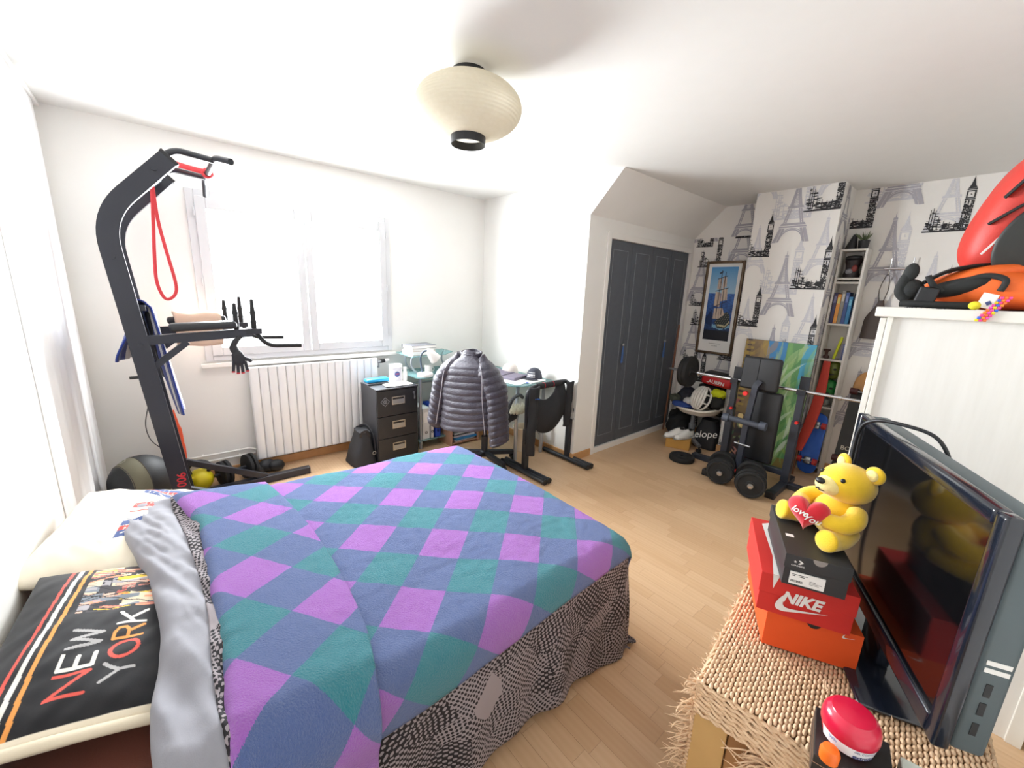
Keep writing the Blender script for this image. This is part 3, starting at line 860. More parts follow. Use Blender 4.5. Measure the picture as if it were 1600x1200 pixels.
MB().box((0.06, 3.26, 2.115), (0.10, 0.47, 0.012), rot=(0, -0.82, 0)).build('top_plate', M_NAVYM, pt)
MB().box((-0.075, 3.26, 1.40), (0.03, 0.47, 0.03)).build('cross_bar', M_NAVYM, pt)
MB().box((0.0, 3.26, 0.03), (0.05, 0.47, 0.05)).build('rear_beam', M_NAVYM, pt)
MB().box((-0.03, 3.26, 1.18), (0.05, 0.24, 0.40), rot=(0, -0.095, 0), bev=0.02).build('back_pad', M_PAD, pt, smooth=50)
MB().tube([(-0.125, PY0 + 0.02, 1.02), (-0.172, PY0 + 0.02, 1.02)], 0.008, 8).build('adjusting_pin', M_BLACK, pt)
M_REDPRINT = mat('red_print', (176, 34, 48), 0.6, var=0.05)
lettering('number', '900', 0.062, axes((-0.022, PY0 - 0.0258, 0.385), (-0.06, 0, -1), (1, 0, -0.06)), M_REDPRINT, pt, bold=0.001)

# resistance bands on the tower
M_REDBAND = mat('red_rubber_band', (206, 52, 58), 0.55, var=0.06)
b = MB()
lp = catmull([(0.045, 3.25, 2.075), (0.030, 3.25, 1.90), (0.012, 3.25, 1.70), (0.004, 3.25, 1.55), (0.022, 3.25, 1.462), (0.048, 3.25, 1.443), (0.082, 3.25, 1.475), (0.090, 3.25, 1.545), (0.066, 3.25, 1.74), (0.050, 3.25, 1.90), (0.048, 3.25, 2.075)], 6)
b.bar(lp, 0.022, 0.0045, up=(0.01, 1, 0)) if False else b.tube(lp, 0.0085, 8, sx=0.35, up=(1, 0, 0))
b.build('resistance_band', M_REDBAND, label='red resistance band hanging in a long loop from the tower top', cat='exercise band', group='resistance bands on the tower', smooth=60)
b = MB()
b.tube(catmull([(0.085, 3.50, 2.235), (0.15, 3.48, 2.262), (0.22, 3.46, 2.252), (0.30, 3.42, 2.235), (0.318, 3.40, 2.240)], 6), 0.016, 8, sx=0.4)
b.tube(catmull([(0.302, 3.39, 2.219), (0.325, 3.385, 2.242), (0.348, 3.38, 2.218), (0.325, 3.375, 2.196)], 6, closed=True), 0.010, 8, closed=True)
b.build('resistance_band', M_REDBAND, label='red resistance band knotted around the pull-up bar', cat='exercise band', group='resistance bands on the tower', smooth=60)
b = MB()
b.tube(catmull([(-0.02, 3.62, 0.66), (0.0, 3.62, 0.52), (0.004, 3.62, 0.38), (0.0, 3.63, 0.16)], 6), [0.013] * 6 + [0.019] * 6 + [0.024] * 7, 8, sx=0.3, up=(1, 0, 0))
b.build('resistance_band', mat('orange_rubber_band', (236, 92, 52), 0.55), label='orange resistance band hanging behind the tower upright', cat='exercise band', group='resistance bands on the tower', smooth=60)
b = MB(); b.tube(catmull([(-0.112, 3.015, 0.86), (-0.138, 3.015, 0.75), (-0.130, 3.015, 0.66), (-0.095, 3.015, 0.60), (-0.075, 3.015, 0.60)], 6), 0.0025, 6)
b.build('thin_cord', M_BLACK, label='thin black cord looped on the tower upright', cat='cord', smooth=60)

# towels on the tower
def towel_print(name, cols, scale, axis=0):
    k = NT(name); uv = k.n('ShaderNodeUVMap').outputs[0]
    sx_ = k.n('ShaderNodeSeparateXYZ'); k.l(uv, sx_.inputs[0])
    cr = k.n('ShaderNodeValToRGB'); cr.color_ramp.interpolation = 'CONSTANT'
    k.l(sx_.outputs[axis], cr.inputs[0])
    e = cr.color_ramp.elements
    while len(e) < len(cols): e.new(0.5)
    for i, (p, c) in enumerate(cols): e[i].position = p; e[i].color = c
    k.l(cr.outputs[0], k.b.inputs['Base Color']); k.set(Roughness=0.95, Sheen_Weight=0.3)
    k.bump(k.noise(k.coord(), 420, 3), 0.3, 0.004); return k.m
WB, BB, LB = rgb(228, 226, 224), rgb(36, 58, 140), rgb(128, 176, 214)
m = towel_print('striped_beach_towel', [(0.0, BB), (0.10, WB), (0.16, BB), (0.30, LB), (0.36, BB), (0.50, WB), (0.86, BB), (0.92, WB)], 1)
tw = thing('towel', 'blue and white striped towel draped over the tower cross bar', 'towel', (-0.07, 3.3, 0.75))
def tow(u, v):
    s = v * 1.06
    y = 3.06 + 0.40 * u
    if s < 0.30: x = -0.135 - 0.10 * (0.30 - s) - 0.06 * smooth01((0.2 - s) / 0.2) * (1 - u); z = 1.405 - (0.30 - s)
    elif s < 0.42:
        a = PI * (1 - (s - 0.30) / 0.12); x = -0.0975 + 0.0375 * math.cos(a); z = 1.405 + 0.0375 * math.sin(a)
    else:
        x = -0.060 + 0.14 * (s - 0.42) + 0.012 * math.sin(u * 9 + s * 3); z = 1.405 - (s - 0.42)
    return Vector((x + 0.010 * math.sin(u * 11 + 1), y + 0.03 * math.sin(s * 5), z - 0.03 * u))
b = MB(); uvs = []
for j in range(61):
    for i in range(25): b.v.append(tow(i / 24, j / 60)); uvs.append((i / 24, j / 60))
for j in range(60):
    for i in range(24):
        n0 = j * 25 + i; b.f.append((n0, n0 + 1, n0 + 26, n0 + 25))
b.build('cloth', m, tw, smooth=180, uvs=uvs, solid=0.008)
mt = mat('beige_terry', (206, 178, 156), 0.95, var=0.08, bump=0.4, bscale=420, sheen=0.3)
b = MB()
prof = [(-0.085, 1.13), (-0.088, 1.25), (-0.078, 1.325), (-0.05, 1.345), (0, 1.35), (0.05, 1.345), (0.078, 1.325), (0.088, 1.25), (0.085, 1.12)]
prof = catmull([(0, p[0], p[1]) for p in prof], 4)
b.grid(lambda u, v: Vector((0.06 + 0.25 * u + 0.004 * math.sin(v * 9), PY1 + prof[int(round(v * (len(prof) - 1)))].y * (1 + 0.03 * math.sin(u * 7)), prof[int(round(v * (len(prof) - 1)))].z + 0.004 * math.sin(u * 8 + v * 5))), 14, len(prof) - 1)
b.build('towel', mt, label='folded beige towel hanging over the far dip arm', cat='towel', smooth=180, solid=0.016)
# training glove hanging from the dip arm
gl = thing('training_glove', 'black fingerless training glove dangling from the near dip arm', 'glove', (0.34, 2.995, 1.03))
M_GLOVE = mat('black_glove_leather', (36, 36, 40), 0.7, var=0.2, scale=40)
b = MB(); b.tube(catmull([(0.36, 2.985, 1.235), (0.325, 2.97, 1.20), (0.315, 2.97, 1.165), (0.328, 2.97, 1.13), (0.335, 2.97, 1.08)], 5), [0.014] * 4 + [0.018] * 5 + [0.024] * 6 + [0.033] * 6, 10, sx=0.6); b.build('cuff', M_GLOVE, gl, smooth=60)
b = MB(); b.ell((0.335, 2.97, 1.095), (0.036, 0.018, 0.045)); b.build('palm', M_GLOVE, gl, smooth=60)
for fx, ln in ((-0.028, 0.045), (-0.009, 0.055), (0.010, 0.055), (0.029, 0.045)):
    b = MB(); b.tube([(0.337 + fx, 2.97, 1.08), (0.337 + fx * 1.3, 2.97, 1.065 - ln)], [0.0095, 0.0085], 8); f_ = b.build('finger', M_GLOVE, gl, smooth=60)
    b = MB(); b.tube([(0.337 + fx * 1.3, 2.97, 1.067 - ln), (0.337 + fx * 1.32, 2.97, 1.058 - ln)], 0.0095, 8); b.build('finger_trim', mat('red_trim', (176, 52, 62), 0.7), f_, smooth=60)
b = MB(); b.tube([(0.36, 2.97, 1.10), (0.392, 2.968, 1.085), (0.40, 2.966, 1.075)], [0.013, 0.011, 0.010], 8); b.build('thumb', M_GLOVE, gl, smooth=60)

# ------------------------------------------------------------------ training gear on the floor in the corner
def medball(c, r):
    t = thing('medicine_ball', 'black and olive medicine ball resting by the wall corner', 'ball', (c[0], c[1], c[2] - r))
    k = NT('two_tone_ball_leather'); sx_ = k.n('ShaderNodeSeparateXYZ')
    k.l(k.mapping(k.coord(), loc=(0, 0, -r), rot=(0, 0, 0)), sx_.inputs[0])
    d_ = k.math('ADD', k.math('MULTIPLY', sx_.outputs[0], 0.85), k.math('MULTIPLY', sx_.outputs[1], 0.45))
    band = k.math('MULTIPLY', k.math('LESS_THAN', d_, -0.022), k.math('GREATER_THAN', d_, -0.098))
    k.l(k.mix(band, rgb(34, 35, 37), rgb(112, 108, 88)), k.b.inputs['Base Color']); k.set(Roughness=0.6); k.bump(k.noise(k.coord(), 160, 3), 0.15, 0.003)
    MB().ell(c, (r, r, r), nu=40, nv=24).build('shell', k.m, t, smooth=180)
    axis = Vector((0.85, 0.45, 0)).normalized()
    for dd in (-0.022, -0.098):
        rr_ = math.sqrt(r * r - dd * dd) + 0.0005; cc = Vector(c) + axis * dd; e1 = axis.cross(Vector((0, 0, 1))).normalized(); e2 = axis.cross(e1)
        MB().tube([cc + e1 * (rr_ * math.cos(a)) + e2 * (rr_ * math.sin(a)) for a in np.linspace(0, 2 * PI, 49)[:-1]], 0.002, 6, closed=True).build('seam', M_SEAM, t)
    # lettering bent round the band
    vs, fs = text_mesh('domyos', 0.07)
    e1 = axis.cross(Vector((0, 0, 1))).normalized(); e2 = axis.cross(e1)
    vv = []
    for v in vs:
        th = -v[0] / r - 2.35; dd = -0.060 + v[1]
        rr_ = math.sqrt(max(1e-6, r * r - dd * dd)) + 0.0012
        vv.append(Vector(c) + axis * dd + e1 * (rr_ * math.cos(th)) + e2 * (rr_ * math.sin(th)))
    q = MB(); q.add(vv, fs); q.build('lettering', mat('pale_print', (190, 186, 170), 0.7), t)
medball((-0.215, 3.36, 0.285), 0.165)
# low bench the ball rests on
bn = thing('low_bench', 'low black padded bench under the medicine ball', 'bench', (-0.26, 3.25, 0))
MB().box((-0.26, 3.23, 0.085), (0.30, 0.72, 0.06), bev=0.02, seg=3).build('pad', M_PAD, bn, smooth=50)
for xx in (-0.36, -0.16):
    for yy in (2.92, 3.54): MB().b2((xx - 0.02, yy - 0.02, 0), (xx + 0.02, yy + 0.02, 0.056)).build('leg', M_BLACKM, bn)
def dumbbell(name, c, d, L, r, label, cat, group=None, head='hex', m=None):
    """dumbbell with centre c, axis direction d"""
    d = Vector(d).normalized(); c = Vector(c)
    t = thing(name, label, cat, (c.x, c.y, c.z - r), group)
    MB().cyl(c - d * L / 2, c + d * L / 2, 0.014, n=12).build('handle', M_STEEL, t, smooth=50)
    for s in (-1, 1):
        a = c + d * (s * L * 0.30); e = c + d * (s * L * 0.5)
        MB().tube([a, a + (e - a) * 0.15, a + (e - a) * 0.85, e], [r * 0.86, r, r, r * 0.86], 6 if head == 'hex' else 20).build('weight_head', m or M_RUBBER, t, smooth=30)
    return t
dumbbell('dumbbell', (-0.27, 3.03, 0.160), (1, -0.25, 0), 0.30, 0.046, 'black dumbbell on the low bench in front of the medicine ball', 'dumbbell', 'hand weights in the corner', 'round')
kb = thing('kettlebell', 'black kettlebell with a bright yellow body beside the tower', 'kettlebell', (0.085, 3.66, 0))
b = MB(); b.ell((0.085, 3.66, 0.085), (0.085, 0.085, 0.085)); b.build('body', mat('yellow_vinyl', (222, 200, 30), 0.45), kb, smooth=180)
b = MB(); b.tube(catmull([(0.03, 3.64, 0.15), (0.02, 3.64, 0.20), (0.06, 3.64, 0.235), (0.11, 3.64, 0.235), (0.15, 3.64, 0.20), (0.14, 3.64, 0.15)], 5), 0.014, 10); b.build('handle', M_BLACK, kb, smooth=60)
MB().ell((0.30, 3.30, 0.06), (0.06, 0.06, 0.06)).build('massage_ball', mat('grey_rubber', (84, 84, 84), 0.7), label='small dark grey massage ball beside the tower beam', cat='ball', smooth=180)
# loaded short dumbbell with plates behind the beam
sd = thing('plate_dumbbell', 'black dumbbell with round plates standing behind the tower beam', 'dumbbell', (0.32, 3.68, 0), 'hand weights in the corner')
dv = Vector((0.95, 0.3, 0)).normalized(); cc = Vector((0.325, 3.68, 0.10))
MB().cyl(cc - dv * 0.16, cc + dv * 0.16, 0.013, n=10).build('handle', M_BLACKM, sd, smooth=50)
for s in (-0.11, -0.075, 0.075, 0.11):
    MB().tube([cc + dv * (s - 0.014), cc + dv * (s - 0.010), cc + dv * (s + 0.010), cc + dv * (s + 0.014)], [0.09, 0.098, 0.098, 0.09], 24).build('plate', M_RUBBER, sd, smooth=40)
gv = thing('boxing_gloves', 'crumpled black padded gloves on the floor by the wall', 'gloves', (0.52, 3.70, 0))
b = MB()
for c, d_ in (((0.46, 3.70, 0.05), (0.07, 0.05, 0.05)), ((0.54, 3.72, 0.06), (0.08, 0.05, 0.055)), ((0.60, 3.70, 0.055), (0.07, 0.045, 0.05)), ((0.40, 3.68, 0.04), (0.06, 0.045, 0.04))): b.ell(c, d_, rot=(0.2, 0.3, 0.4))
b.build('padding', M_PAD, gv, smooth=180)
# ------------------------------------------------------------------ black drawer cabinet
M_CAB = mat('black_cabinet_steel', (44, 45, 50), 0.42, var=0.06, bump=0.03, bscale=300)
M_CABF = mat('black_drawer_front', (30, 30, 33), 0.40, var=0.08)
M_NICKEL = mat('nickel_plate', (190, 184, 172), 0.3, 1.0, var=0.05)
CX0, CX1, CYF, CYB, CZ = 1.338, 1.728, 3.315, 3.68, 0.695
cb_ = thing('drawer_cabinet', 'black three-drawer metal cabinet beside the radiator', 'cabinet', (1.533, 3.5, 0))
MB().b2((CX0, CYF + 0.018, 0), (CX1, CYB, CZ - 0.012), 0.003).build('body', M_CAB, cb_)
MB().b2((CX0 - 0.004, CYF - 0.004, CZ - 0.012), (CX1 + 0.004, CYB, CZ), 0.003).build('top_panel', M_CAB, cb_)
for i, (z0, z1) in enumerate(((0.445, 0.676), (0.238, 0.439), (0.03, 0.232))):
    dr = MB().b2((CX0 + 0.003, CYF, z0), (CX1 - 0.003, CYF + 0.018, z1), 0.002).build('drawer', M_CABF, cb_)
    zc = z0 + (z1 - z0) * 0.58; xc = 1.535
    b = MB(); 
    for lo_, hi_ in (((xc - 0.062, zc - 0.036), (xc - 0.054, zc + 0.036)), ((xc + 0.054, zc - 0.036), (xc + 0.062, zc + 0.036)), ((xc - 0.054, zc + 0.028), (xc + 0.054, zc + 0.036)), ((xc - 0.054, zc - 0.036), (xc + 0.054, zc - 0.028))):
        b.b2((lo_[0], CYF - 0.006, lo_[1]), (hi_[0], CYF + 0.001, hi_[1]), 0.0015)
    hd = b.build('handle_frame', M_NICKEL, dr)
    MB().box((xc, CYF - 0.0015, zc - 0.009), (0.106, 0.003, 0.038)).build('handle_cup', M_STEEL, dr)
b = MB(); b.cyl((1.688, CYF - 0.003, 0.632), (1.688, CYF + 0.001, 0.632), 0.011, n=16)
lk = b.build('lock', M_STEEL, cb_, smooth=50)
b = MB(); b.box((1.688, CYF - 0.010, 0.618), (0.004, 0.012, 0.03)); b.box((1.690, CYF - 0.012, 0.588), (0.013, 0.006, 0.03), bev=0.002); b.build('key', M_STEEL, lk)
st = MB().prism([(0, -0.042), (0.042, 0), (0, 0.042), (-0.042, 0)], 0.001, axes((1.412, CYF - 0.0002, 0.578), (1, 0, 0), (0, 0, 1))).build('sticker', mat('grey_print', (132, 134, 138), 0.6), cb_)
MB().prism([(0, -0.037), (0.037, 0), (0, 0.037), (-0.037, 0)], 0.0012, axes((1.412, CYF - 0.0004, 0.578), (1, 0, 0), (0, 0, 1))).build('sticker_field', mat('dark_print', (40, 41, 45), 0.6), st)
b = MB(); b.tube([(1.412 + 0.014 * math.cos(a), CYF - 0.002, 0.578 + 0.014 * math.sin(a)) for a in np.linspace(0, 2 * PI, 25)[:-1]], 0.0022, 6, closed=True)
b.box((1.4085, CYF - 0.002, 0.578), (0.003, 0.001, 0.014)); b.box((1.4155, CYF - 0.002, 0.578), (0.003, 0.001, 0.014)); b.box((1.412, CYF - 0.002, 0.571), (0.010, 0.001, 0.003))
b.build('sticker_emblem', mat('grey_print', (132, 134, 138), 0.6), st)
# things on the cabinet
b = MB(); b.box((1.60, 3.46, CZ + 0.004), (0.20, 0.21, 0.007), rot=(0, 0, 0.12)); b.box((1.53, 3.40, CZ + 0.0095), (0.16, 0.11, 0.004), rot=(0, 0, -0.08))
b.build('paper_sheets', M_PAPERW, label='white paper sheets lying on the black cabinet', cat='papers')
MB().box((1.43, 3.555, CZ + 0.009), (0.20, 0.12, 0.017), rot=(0, 0, 0.06), bev=0.005).build('grey_pouch', mat('dark_grey_pouch', (84, 86, 92), 0.8), label='flat dark grey pouch under the blue case on the cabinet', cat='pouch')
MB().box((1.44, 3.555, CZ + 0.036), (0.215, 0.09, 0.034), rot=(0, 0, 0.06), bev=0.014, seg=3).build('pencil_case', mat('bright_blue_case', (30, 150, 205), 0.4, var=0.05), label='bright blue pencil case on the cabinet', cat='case', smooth=50)
wb = thing('product_box', 'white carton with a round blue emblem on the cabinet', 'box', (1.622, 3.545, CZ))
MB().box((1.622, 3.545, CZ + 0.085), (0.105, 0.065, 0.168), bev=0.003).build('carton', M_PAPERW, wb)
MB().box((1.622, 3.5115, CZ + 0.075), (0.084, 0.001, 0.125)).build('label_panel', mat('pale_grey_print', (206, 204, 212), 0.7, var=0.2, scale=50), wb)
MB().cyl((1.622, 3.5112, CZ + 0.078), (1.622, 3.5098, CZ + 0.078), 0.026, n=24).build('round_emblem', mat('navy_print', (66, 84, 138), 0.6), wb)
MB().box((1.622, 3.5095, CZ + 0.080), (0.036, 0.0006, 0.009)).build('emblem_band', mat('red_trim', (176, 52, 62), 0.7), wb)
bt = thing('spray_bottle', 'slim white spray bottle beside the carton on the cabinet', 'bottle', (1.695, 3.50, CZ))
MB().lathe([(0.0, 0), (0.021, 0.001), (0.0215, 0.09), (0.017, 0.103)], Matrix.Translation((1.695, 3.50, CZ + 0.0005)), 18).build('body', M_WHITE, bt, smooth=50)
MB().lathe([(0.015, 0.100), (0.015, 0.14), (0.0, 0.141)], Matrix.Translation((1.695, 3.50, CZ)), 18).build('cap', M_WHITE, bt, smooth=50)
# black bag on the floor
sb = thing('shoulder_bag', 'black shoulder bag slumped on the floor against the cabinet', 'bag', (1.235, 3.48, 0))
M_BAG = mat('black_nylon', (34, 34, 38), 0.75, var=0.12, bump=0.15, bscale=260)
def bagf(u, v):
    a = 2 * PI * u; z = 0.30 * v
    w = 0.105 - 0.055 * smooth01(v) ; d_ = 0.16 - 0.06 * v
    p = 0.55
    ca, sa = math.cos(a), math.sin(a)
    x = w * math.copysign(abs(ca) ** p, ca); y = d_ * math.copysign(abs(sa) ** p, sa)
    return Vector((1.235 + 0.02 * v + x + 0.008 * noise.noise((u * 6, v * 4, 2)), 3.48 + y + 0.006 * noise.noise((u * 5, v * 5, 7)), z + 0.005))
b = MB(); b.grid(bagf, 40, 14, closed_u=True); n = len(b.v); b.f.append(tuple(range(n - 40, n))); b.f.append(tuple(range(39, -1, -1))); b.build('body', M_BAG, sb, smooth=60)
b = MB(); b.tube(catmull([(1.20, 3.36, 0.28), (1.205, 3.34, 0.325), (1.25, 3.345, 0.33), (1.285, 3.37, 0.27)], 5), 0.012, 8, sx=0.4); b.build('handle', M_BAG, sb, smooth=60)
b = MB(); b.tube(catmull([(1.25, 3.60, 0.29), (1.30, 3.50, 0.335), (1.325, 3.40, 0.26), (1.325, 3.36, 0.13)], 6), 0.014, 8, sx=0.3); b.build('strap', M_BAG, sb, smooth=60)
b = MB(); b.tube([(1.305 + 0.014 * math.cos(a), 3.335, 0.12 + 0.014 * math.sin(a)) for a in np.linspace(0, 2 * PI, 17)[:-1]], 0.003, 6, closed=True); b.build('ring', M_STEEL, sb, smooth=60)

# ------------------------------------------------------------------ glass corner desk
k = NT('green_tinted_glass')
gl_ = k.n('ShaderNodeBsdfGlass'); gl_.inputs['Color'].default_value = rgb(196, 226, 224); gl_.inputs['Roughness'].default_value = 0.02; gl_.inputs['IOR'].default_value = 1.45
tr = k.n('ShaderNodeBsdfTransparent'); tr.inputs[0].default_value = rgb(196, 224, 224)
df = k.n('ShaderNodeBsdfDiffuse'); df.inputs[0].default_value = rgb(176, 214, 216)
gs = k.n('ShaderNodeBsdfGlossy'); gs.inputs['Roughness'].default_value = 0.03
m1 = k.n('ShaderNodeMixShader'); m1.inputs[0].default_value = 0.28; k.l(tr.outputs[0], m1.inputs[1]); k.l(df.outputs[0], m1.inputs[2])
m2 = k.n('ShaderNodeMixShader'); m2.inputs[0].default_value = 0.12; k.l(m1.outputs[0], m2.inputs[1]); k.l(gs.outputs[0], m2.inputs[2]); k.l(m2.outputs[0], k.out.inputs[0]); M_GLASS = k.m
DZ = 0.735
M_TUBE = mat('silver_painted_tube', (176, 180, 186), 0.35, 0.6, var=0.04)
dk = thing('glass_desk', 'tinted glass corner desk with silver legs in the wall corner', 'desk', (2.5, 3.3, 0))
out = [(2.82, 3.83), (1.76, 3.83), (1.76, 3.40)]
out += [(p.x, p.y) for p in catmull([(1.76, 3.40, 0), (1.84, 3.34, 0), (2.02, 3.36, 0), (2.20, 3.32, 0), (2.32, 3.16, 0), (2.35, 2.96, 0), (2.30, 2.76, 0), (2.36, 2.63, 0), (2.52, 2.60, 0), (2.82, 2.60, 0)], 5)][1:]
MB().prism(out, 0.010, Matrix.Translation((0, 0, DZ))).build('desktop', M_GLASS, dk)
for p in ((1.83, 3.46), (1.83, 3.76), (2.42, 2.70), (2.76, 2.70), (2.78, 3.76)):
    lg = MB().cyl((p[0], p[1], 0), (p[0], p[1], DZ - 0.004), 0.017, n=14).build('leg', M_TUBE, dk, smooth=50)
    MB().cyl((p[0], p[1], DZ - 0.012), (p[0], p[1], DZ), 0.032, n=14).build('leg_plate', M_TUBE, lg, smooth=50)
MB().tube(rpath([(1.83, 3.46, 0.52), (1.83, 3.46, 0.10), (1.83, 3.76, 0.10), (1.83, 3.76, 0.5)], 0.05), 0.010, 10).build('brace', M_TUBE, dk, smooth=60)
MB().prism([(1.79, 3.42), (2.12, 3.42), (2.12, 3.80), (1.79, 3.80)], 0.008, Matrix.Translation((0, 0, 0.085))).build('lower_shelf', M_GLASS, dk)
MB().prism([(1.755, 3.46), (2.14, 3.50), (2.30, 3.62), (2.30, 3.83), (1.755, 3.83)], 0.008, Matrix.Translation((0, 0, 0.925))).build('raised_shelf', M_GLASS, dk)
for p in ((1.80, 3.55), (1.84, 3.76), (2.24, 3.72)):
    MB().tube(catmull([(p[0] + 0.06, p[1], DZ + 0.01), (p[0] + 0.015, p[1], DZ + 0.05), (p[0] - 0.015, p[1], DZ + 0.11), (p[0], p[1], 0.917), (p[0] + 0.04, p[1], 0.925)], 5), 0.009, 10).build('shelf_support', M_TUBE, dk, smooth=60)
MB().tube([(1.9, 3.78, 0.60), (2.76, 3.78, 0.60)], 0.010, 10).build('rear_rail', M_TUBE, dk, smooth=60)
# books on the raised shelf
bz = 0.934
for i, (dx, dy, hh, rz, colr, lab) in enumerate(((0.26, 0.20, 0.040, 0.05, (214, 200, 190), 'thick pale hardback at the bottom of the pile on the raised shelf'), (0.24, 0.19, 0.022, -0.04, (222, 220, 214), 'thin white book in the middle of the pile on the raised shelf'), (0.27, 0.20, 0.030, 0.02, (104, 106, 112), 'dark grey ring folder on top of the pile on the raised shelf'))):
    t = thing('book', lab, 'book', (1.90, 3.62, bz), 'books on the raised shelf')
    M_ = frame((1.905, 3.615, bz + hh / 2), (0, 0, rz))
    b = MB(M_); b.box((0, 0, hh / 2 - 0.0015), (dx, dy, 0.003)); b.box((0, 0, -hh / 2 + 0.0015), (dx, dy, 0.003)); b.box((0, dy / 2 - 0.0015, 0), (dx, 0.003, hh - 0.006)); b.build('cover', mat('book_cover_desk_%d' % i, colr, 0.5), t)
    b = MB(M_); b.box((0, -0.004, 0), (dx - 0.012, dy - 0.012, hh - 0.0065)); b.build('pages', M_PAPERW, t)
    bz += hh + 0.0005
# desk lamp
dl = thing('desk_lamp', 'white desk lamp with dark flexible neck on the glass desk', 'lamp', (1.86, 3.42, DZ + 0.01))
MB().lathe([(0, 0), (0.075, 0.001), (0.078, 0.018), (0.07, 0.032), (0.03, 0.036), (0, 0.037)], Matrix.Translation((1.865, 3.42, DZ + 0.0105)), 28).build('base', M_WHITE, dl, smooth=50)
MB().tube(catmull([(1.845, 3.44, DZ + 0.045), (1.835, 3.45, DZ + 0.13), (1.835, 3.45, DZ + 0.20), (1.86, 3.44, DZ + 0.245), (1.90, 3.42, DZ + 0.255)], 6), 0.009, 10).build('neck', mat('slate_plastic', (70, 84, 100), 0.4), dl, smooth=60)
MB().lathe([(0.016, 0), (0.03, 0.02), (0.045, 0.07), (0.058, 0.13), (0.054, 0.13), (0.04, 0.07), (0.0, 0.02)], axes((1.895, 3.425, DZ + 0.265), (0, 1, 0), (0.75, 0, 0.65)), 24).build('lamp_head', M_WHITE, dl, smooth=50)
mg = thing('white_mug', 'small white mug beside the desk lamp on the glass desk', 'mug', (1.945, 3.50, DZ + 0.01))
MB().lathe([(0, 0), (0.036, 0.001), (0.038, 0.09), (0.035, 0.09), (0.033, 0.006), (0, 0.006)], Matrix.Translation((1.945, 3.50, DZ + 0.0105)), 22).build('cup', M_WHITE, mg, smooth=50)
MB().tube(arc((1.983, 3.50, DZ + 0.055), 0.022, -1.3, 1.3, 8), 0.005, 8).build('handle', M_WHITE, mg, smooth=60)
# folders under the desk
FZ = 0.094
for i, (x, w_, hh, colr, lab) in enumerate(((1.845, 0.075, 0.32, (216, 216, 214), 'white lever arch file on the shelf under the desk'), (1.935, 0.03, 0.30, (196, 198, 196), 'slim pale grey file between the white and blue files'), (1.985, 0.06, 0.32, (30, 66, 168), 'blue lever arch file on the shelf under the desk'))):
    t = thing('lever_arch_file', lab, 'binder', (x + w_ / 2, 3.58, FZ), 'files under the desk')
    MB().b2((x, 3.44, FZ), (x + w_, 3.70, FZ + hh), 0.003).build('cover', mat('file_cover_%d' % i, colr, 0.5), t)
    MB().b2((x + w_ * 0.2, 3.4388, FZ + hh * 0.55), (x + w_ * 0.8, 3.4398, FZ + hh * 0.88)).build('spine_label', M_PAPERW, t)
    b = MB(); b.tube([(x + w_ / 2 + 0.011 * math.cos(a), 3.4385, FZ + 0.07 + 0.011 * math.sin(a)) for a in np.linspace(0, 2 * PI, 17)[:-1]], 0.003, 6, closed=True); b.build('finger_ring', M_BLACK, t)
# small magazine rack under the desk
rk = thing('magazine_rack', 'low wooden rack full of magazines under the desk', 'rack', (2.27, 3.45, 0))
M_RACK = mat('rack_wood', (176, 136, 112), 0.6, var=0.15)
MB().b2((2.10, 3.32, 0.0), (2.115, 3.60, 0.36), 0.002).build('side_panel', M_RACK, rk); MB().b2((2.43, 3.32, 0.0), (2.445, 3.60, 0.36), 0.002).build('side_panel', M_RACK, rk)
MB().b2((2.115, 3.32, 0.02), (2.43, 3.60, 0.032), 0.002).build('shelf', M_RACK, rk); MB().b2((2.115, 3.32, 0.19), (2.43, 3.60, 0.200), 0.002).build('shelf', M_RACK, rk)
rm = random.Random(5)
mz = {0: 0.0325, 1: 0.2005}
mcols = [(240, 240, 238), (40, 128, 190), (228, 228, 230), (60, 62, 70), (200, 204, 208), (236, 236, 232), (150, 160, 170), (30, 34, 44), (90, 132, 150), (226, 222, 216)]
mlabs = ['white', 'bright blue', 'pale grey', 'dark slate', 'silver', 'off-white', 'steel blue', 'near black', 'teal grey', 'cream']
for i in range(10):
    sh = 0 if i < 5 else 1
    hh = rm.uniform(0.012, 0.024)
    o = MB().box((2.272 + rm.uniform(-0.02, 0.02), 3.44 + rm.uniform(-0.012, 0.012), mz[sh] + hh / 2), (0.255, 0.21, hh), rot=(0, 0, rm.uniform(-0.08, 0.08)), bev=0.002).build('magazine', mat('magazine_%d' % i, mcols[i], 0.45, var=0.15, scale=30), label=mlabs[i] + ' magazine lying in the ' + ('lower' if sh == 0 else 'upper') + ' tray of the rack', cat='magazine', group='magazines in the rack')
    mz[sh] += hh + 0.0006
# things on the right wing of the desk
lp_ = thing('laptop_sleeve', 'mauve grey laptop sleeve with a loose flap on the glass desk', 'laptop sleeve', (2.52, 2.98, DZ + 0.01))
M_SLEEVE = mat('mauve_felt', (118, 112, 128), 0.85, var=0.08, bump=0.12, bscale=300)
MB(frame((2.525, 2.985, DZ + 0.0265), (0, 0, 0.28))).box((0, 0, 0), (0.24, 0.34, 0.031), bev=0.008).build('body', M_SLEEVE, lp_, smooth=50)
b = MB(frame((2.525, 2.985, DZ + 0.043), (0, 0, 0.28)))
b.grid(lambda u, v: Vector((-0.10 + 0.21 * v, -0.02 + 0.19 * u, 0.001 + 0.05 * math.sin(PI * v) ** 2 * u)), 10, 16); b.build('flap', M_SLEEVE, lp_, smooth=180, solid=0.004)
b = MB(); b.box((2.44, 2.82, DZ + 0.0125), (0.20, 0.29, 0.003), rot=(0, 0, 0.3)); b.build('note_pad', M_PAPERW, label='white note sheet under the laptop sleeve at the desk edge', cat='paper')
